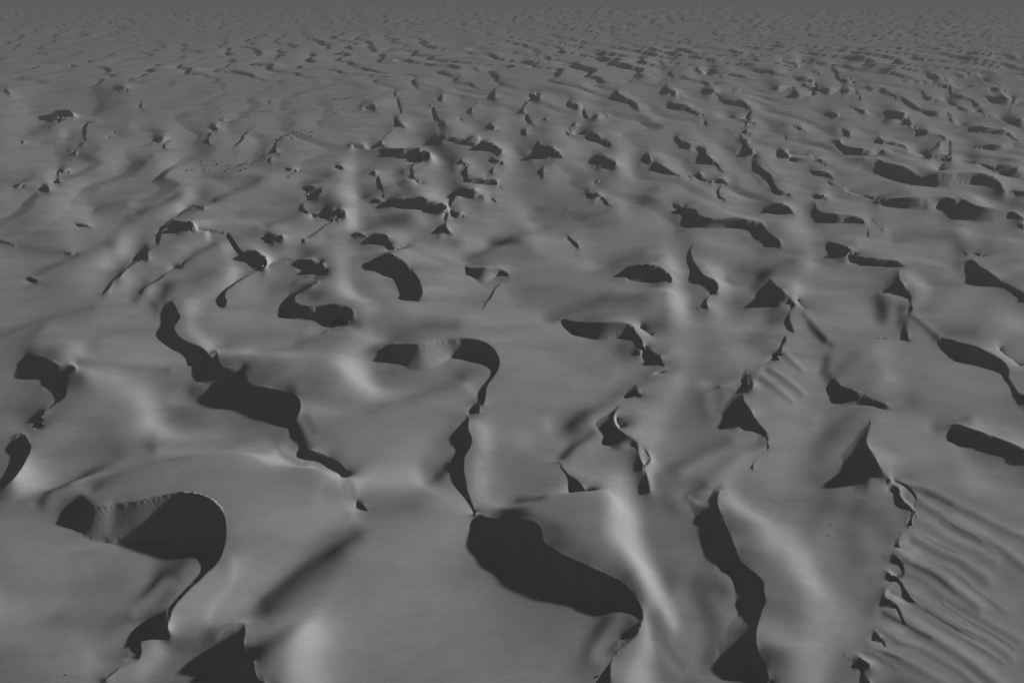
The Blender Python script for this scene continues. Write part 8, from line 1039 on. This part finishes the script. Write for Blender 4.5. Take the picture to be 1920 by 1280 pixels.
def grid_mesh(name, q, mat, parent=None):
    used, inv = np.unique(q.reshape(-1), return_inverse=True)
    me = bpy.data.meshes.new(name)
    me.vertices.add(len(used)); me.vertices.foreach_set("co", V[used].reshape(-1))
    nf = len(q)
    me.loops.add(nf * 4); me.loops.foreach_set("vertex_index", inv.reshape(-1).astype(np.int32))
    me.polygons.add(nf)
    me.polygons.foreach_set("loop_start", np.arange(0, nf * 4, 4, dtype=np.int32))
    me.polygons.foreach_set("use_smooth", np.ones(nf, bool))
    me.update(calc_edges=True)
    me.normals_split_custom_set_from_vertices(NRM[used].tolist())
    me.materials.append(mat)
    o = bpy.data.objects.new(name, me)
    scene.collection.objects.link(o)
    if parent is not None:
        o.parent = parent
    return o

# each slip face big enough to pick out is a part of the dune field
count = np.bincount(owner[owner >= 0], minlength=N_TRACED)
keep = [s for s in np.argsort(-count) if count[s] >= 14][:300]
flag = np.isin(owner, keep)
dunes = grid_mesh("sand_dunes", quads[~flag], MAT_SAND)
dunes["kind"] = "structure"
dunes["label"] = "grey field of wind-rippled sand dunes running out to the haze"
for s in keep:
    grid_mesh("slip_face", quads[owner == s], MAT_SLIP, dunes)

# the desert beyond the modelled dunes
me = bpy.data.meshes.new("desert_ground")
B = 40000.0
me.from_pydata([(-B, -B, -9), (B, -B, -9), (B, B, -9), (-B, B, -9)], [], [(0, 1, 2, 3)])
me.materials.append(MAT_SAND)
floor = bpy.data.objects.new("desert_ground", me)
floor["kind"] = "structure"
floor["label"] = "flat desert sand stretching away beyond the dune field"
scene.collection.objects.link(floor)

# ------------------------------------------------------------------ scattered desert shrubs
MAT_SHRUB, snt, sb = new_mat("dry_shrub_leaves")
sn = N(snt, "ShaderNodeTexNoise", Scale=6.0, Detail=3.0)
sr = N(snt, "ShaderNodeValToRGB")
sr.color_ramp.elements[0].color = (0.018, 0.018, 0.017, 1); sr.color_ramp.elements[1].color = (0.06, 0.06, 0.056, 1)
snt.links.new(sn.outputs[0], sr.inputs[0]); snt.links.new(sr.outputs[0], sb.inputs["Base Color"])

def shrub_mesh(seed):
    r = random.Random(seed)
    vs_, fs_ = [], []
    for k in range(46):                                  # narrow sprays leaning out of one root
        a = r.uniform(0, 2 * math.pi); lean = r.uniform(0.1, 1.25)
        ln = r.uniform(0.35, 0.62) * (1.0 - 0.25 * lean / 1.25)
        d = (math.cos(a) * math.sin(lean), math.sin(a) * math.sin(lean), math.cos(lean))
        b = (-math.sin(a), math.cos(a), r.uniform(-0.3, 0.3))
        w = r.uniform(0.05, 0.1); o = (r.uniform(-0.1, 0.1), r.uniform(-0.1, 0.1), -0.04)
        n = len(vs_)
        mid = [o[i] + d[i] * ln * 0.6 for i in range(3)]
        vs_ += [o, tuple(mid[i] + b[i] * w for i in range(3)), tuple(o[i] + d[i] * ln - (0.12 * lean if i == 2 else 0) for i in range(3)),
                tuple(mid[i] - b[i] * w for i in range(3))]
        fs_.append((n, n + 1, n + 2, n + 3))
    me = bpy.data.meshes.new("desert_shrub")
    me.from_pydata(vs_, [], fs_)
    me.materials.append(MAT_SHRUB)
    return me

SHRUB_MESHES = [shrub_mesh(s) for s in range(4)]
SHRUBS = [
    ('low dark shrub in the scattered patch on the pale flat at upper left', 'shrubs scattered on the pale flat', 1.5, "-196.8,412.9 -189.6,398 -187.8,400.6 -181.8,402.8 -184,412.1 -187.3,413.5 -191,421.4 -179.2,404.2 -176,396.4 -171.2,393.6 -183.3,422.6 -186.2,428.9 -178.4,410.6 -178.5,414.4 -176.7,417.4 -173.6,410 -172.7,412.4 -170.6,411.5 -172.5,404.2 -168.2,399.4 -167.4,404.8 -169.1,414.4 -164.8,408.3 -164.3,410 -163.7,412.4 -164.1,415.3 -163.4,417.4 -161.4,415.9 -163.3,422.6 -157.3,414.4 -158.1,423.5 -154.6,422.9 -156.5,401.4 -157.8,396.4 -158.6,395.3 -175,437.9 -165,445.2 -160.1,436.3"),
    ('dark shrub on the curved rim above a small hooked slip face', 'shrubs along the curved dune rim', 1.9, "-162.5,480 -160.6,484.7 -156.4,478.9 -159.4,491.9 -159.7,500.1 -151.7,480.8 -156.7,503.1 -155.2,505.2 -149.7,497.6 -153.5,511.6 -149.7,507.3 -145.6,503.1 -144.4,505.2 -140.6,488.7 -158,492.7 -155.3,490.7"),
    ('tiny dark shrub in the long thin row across the far upper-left sand', 'row of shrubs across the far sand', 1.7, "-256.6,580.4 -252.6,579 -247.7,577.1 -246.6,587 -241.6,587 -241.1,590.4 -228.6,587 -227.4,590.4 -223.7,588.3 -220.4,589 -219.1,593.8 -216.3,591 -214,591 -211.3,593.8 -208.9,593.8 -207.6,595.1 -205.3,593.8 -202.8,595.1 -193,600.7 -183.6,595.1 -175.5,591.7 -174.1,595.1 -173,597.9 -169.3,595.1 -167.2,598.6 -163.8,597.2 -159.9,598.6 -156.5,599.3 -153.4,604.2 -146.5,587 -145.1,585 -143.6,606.3 -139.2,591.7 -132.2,592.4 -128.2,602.1 -121.4,591.7 -247.1,696.9 -245.1,701.6 -240.8,696.9 -239.5,701.6 -288.8,685.2 -275.5,686.1"),
    ('dark shrub in the tight clump just above the long far row of shrubs', 'shrubs in the tight far clump', 2.6, "-164,655.2 -161.3,652 -160,657.7 -157.3,660.2 -152.6,656.9 -150,660.2"),
    ('tiny dark shrub in the dotted line on the far flat right of centre', 'dotted line of shrubs on the far flat', 1.6, "120.4,789.4 123.1,789.4 126.5,799.4 126.2,789.4 128.6,792.4 131.8,795.3 133.3,792.4 138.1,798.2 138.4,792.4 141.9,804.2 142.4,795.3 144.2,792.4 146.7,795.3 149.5,798.2 151.7,799.4 154.8,801.2 167.2,786.6 169,772.4 172.4,770.7 182.7,786.6 185.2,792.4 169.8,765.2"),
    ('dark shrub in the lone hazy clump far off at upper right', 'shrubs in the lone hazy clump', 4, "529.5,1111.8 538.3,1121.1 536.8,1108.1 547.3,1121.1 547.5,1111.8"),
    ('tiny tuft among three on the smooth dune right of the long trough', 'three tufts on the dune back', 0.4, "66.7,107.8 67.8,106.7 65,105"),
    ('tiny tuft just below the toe of the widest central slip face', None, 0.45, "12,86.1"),
    ('tiny tuft at the bottom edge beside the short dark bottom trough', None, 0.45, "13.8,71.9"),
    ('tiny tuft on the grey sand at the bottom left corner', 'two tufts at the bottom left corner', 0.5, "-72.4,72.1 -71.2,70.7"),
    ('tiny tuft on the rim above the big smooth dune on the right side', 'tufts on the rim of the big smooth dune', 0.7, "114.5,188.8 116.4,188.8 117,188.4"),
]
rr = random.Random(4)
for label, group, size, pts in SHRUBS:
    for p in pts.split():
        x, y = (float(v) for v in p.split(','))
        fi, fj = to_index(np.array([x]), np.array([y]))
        a_, b_ = int(round(float(fi[0]))), int(round(float(fj[0])))
        o = bpy.data.objects.new("desert_shrub", rr.choice(SHRUB_MESHES))
        s = size * rr.uniform(0.7, 1.35)
        o.location = (x, y, float(Z[a_, b_]))
        o.scale = (s * rr.uniform(0.9, 1.4), s * rr.uniform(0.9, 1.2), s * rr.uniform(0.7, 1.0))
        o.rotation_euler = (0, 0, rr.uniform(0, 6.28))
        o["label"] = label
        o["category"] = "shrub"
        if group:
            o["group"] = group
        scene.collection.objects.link(o)


# ------------------------------------------------------------------ dusty air
hm = bpy.data.materials.new("dusty_air")
hm.use_nodes = True
hn = hm.node_tree
hn.nodes.clear()
ho = hn.nodes.new("ShaderNodeOutputMaterial")
hv = hn.nodes.new("ShaderNodeVolumePrincipled")
hv.inputs["Color"].default_value = (0.122, 0.122, 0.124, 1.0)
hv.inputs["Density"].default_value = 0.00075
hv.inputs["Anisotropy"].default_value = 0.0
hn.links.new(hv.outputs[0], ho.inputs["Volume"])
A = 41000.0
bx = [(-A, -A, -11), (A, -A, -11), (A, A, -11), (-A, A, -11), (-A, -A, 112), (A, -A, 112), (A, A, 112), (-A, A, 112)]
me = bpy.data.meshes.new("haze")
me.from_pydata(bx, [], [(3, 2, 1, 0), (4, 5, 6, 7), (0, 1, 5, 4), (1, 2, 6, 5), (2, 3, 7, 6), (3, 0, 4, 7)])
me.materials.append(hm)
haze = bpy.data.objects.new("haze", me)
haze["kind"] = "stuff"
haze["label"] = "thin grey dust haze hanging over the dunes"
haze["category"] = "haze"
scene.collection.objects.link(haze)
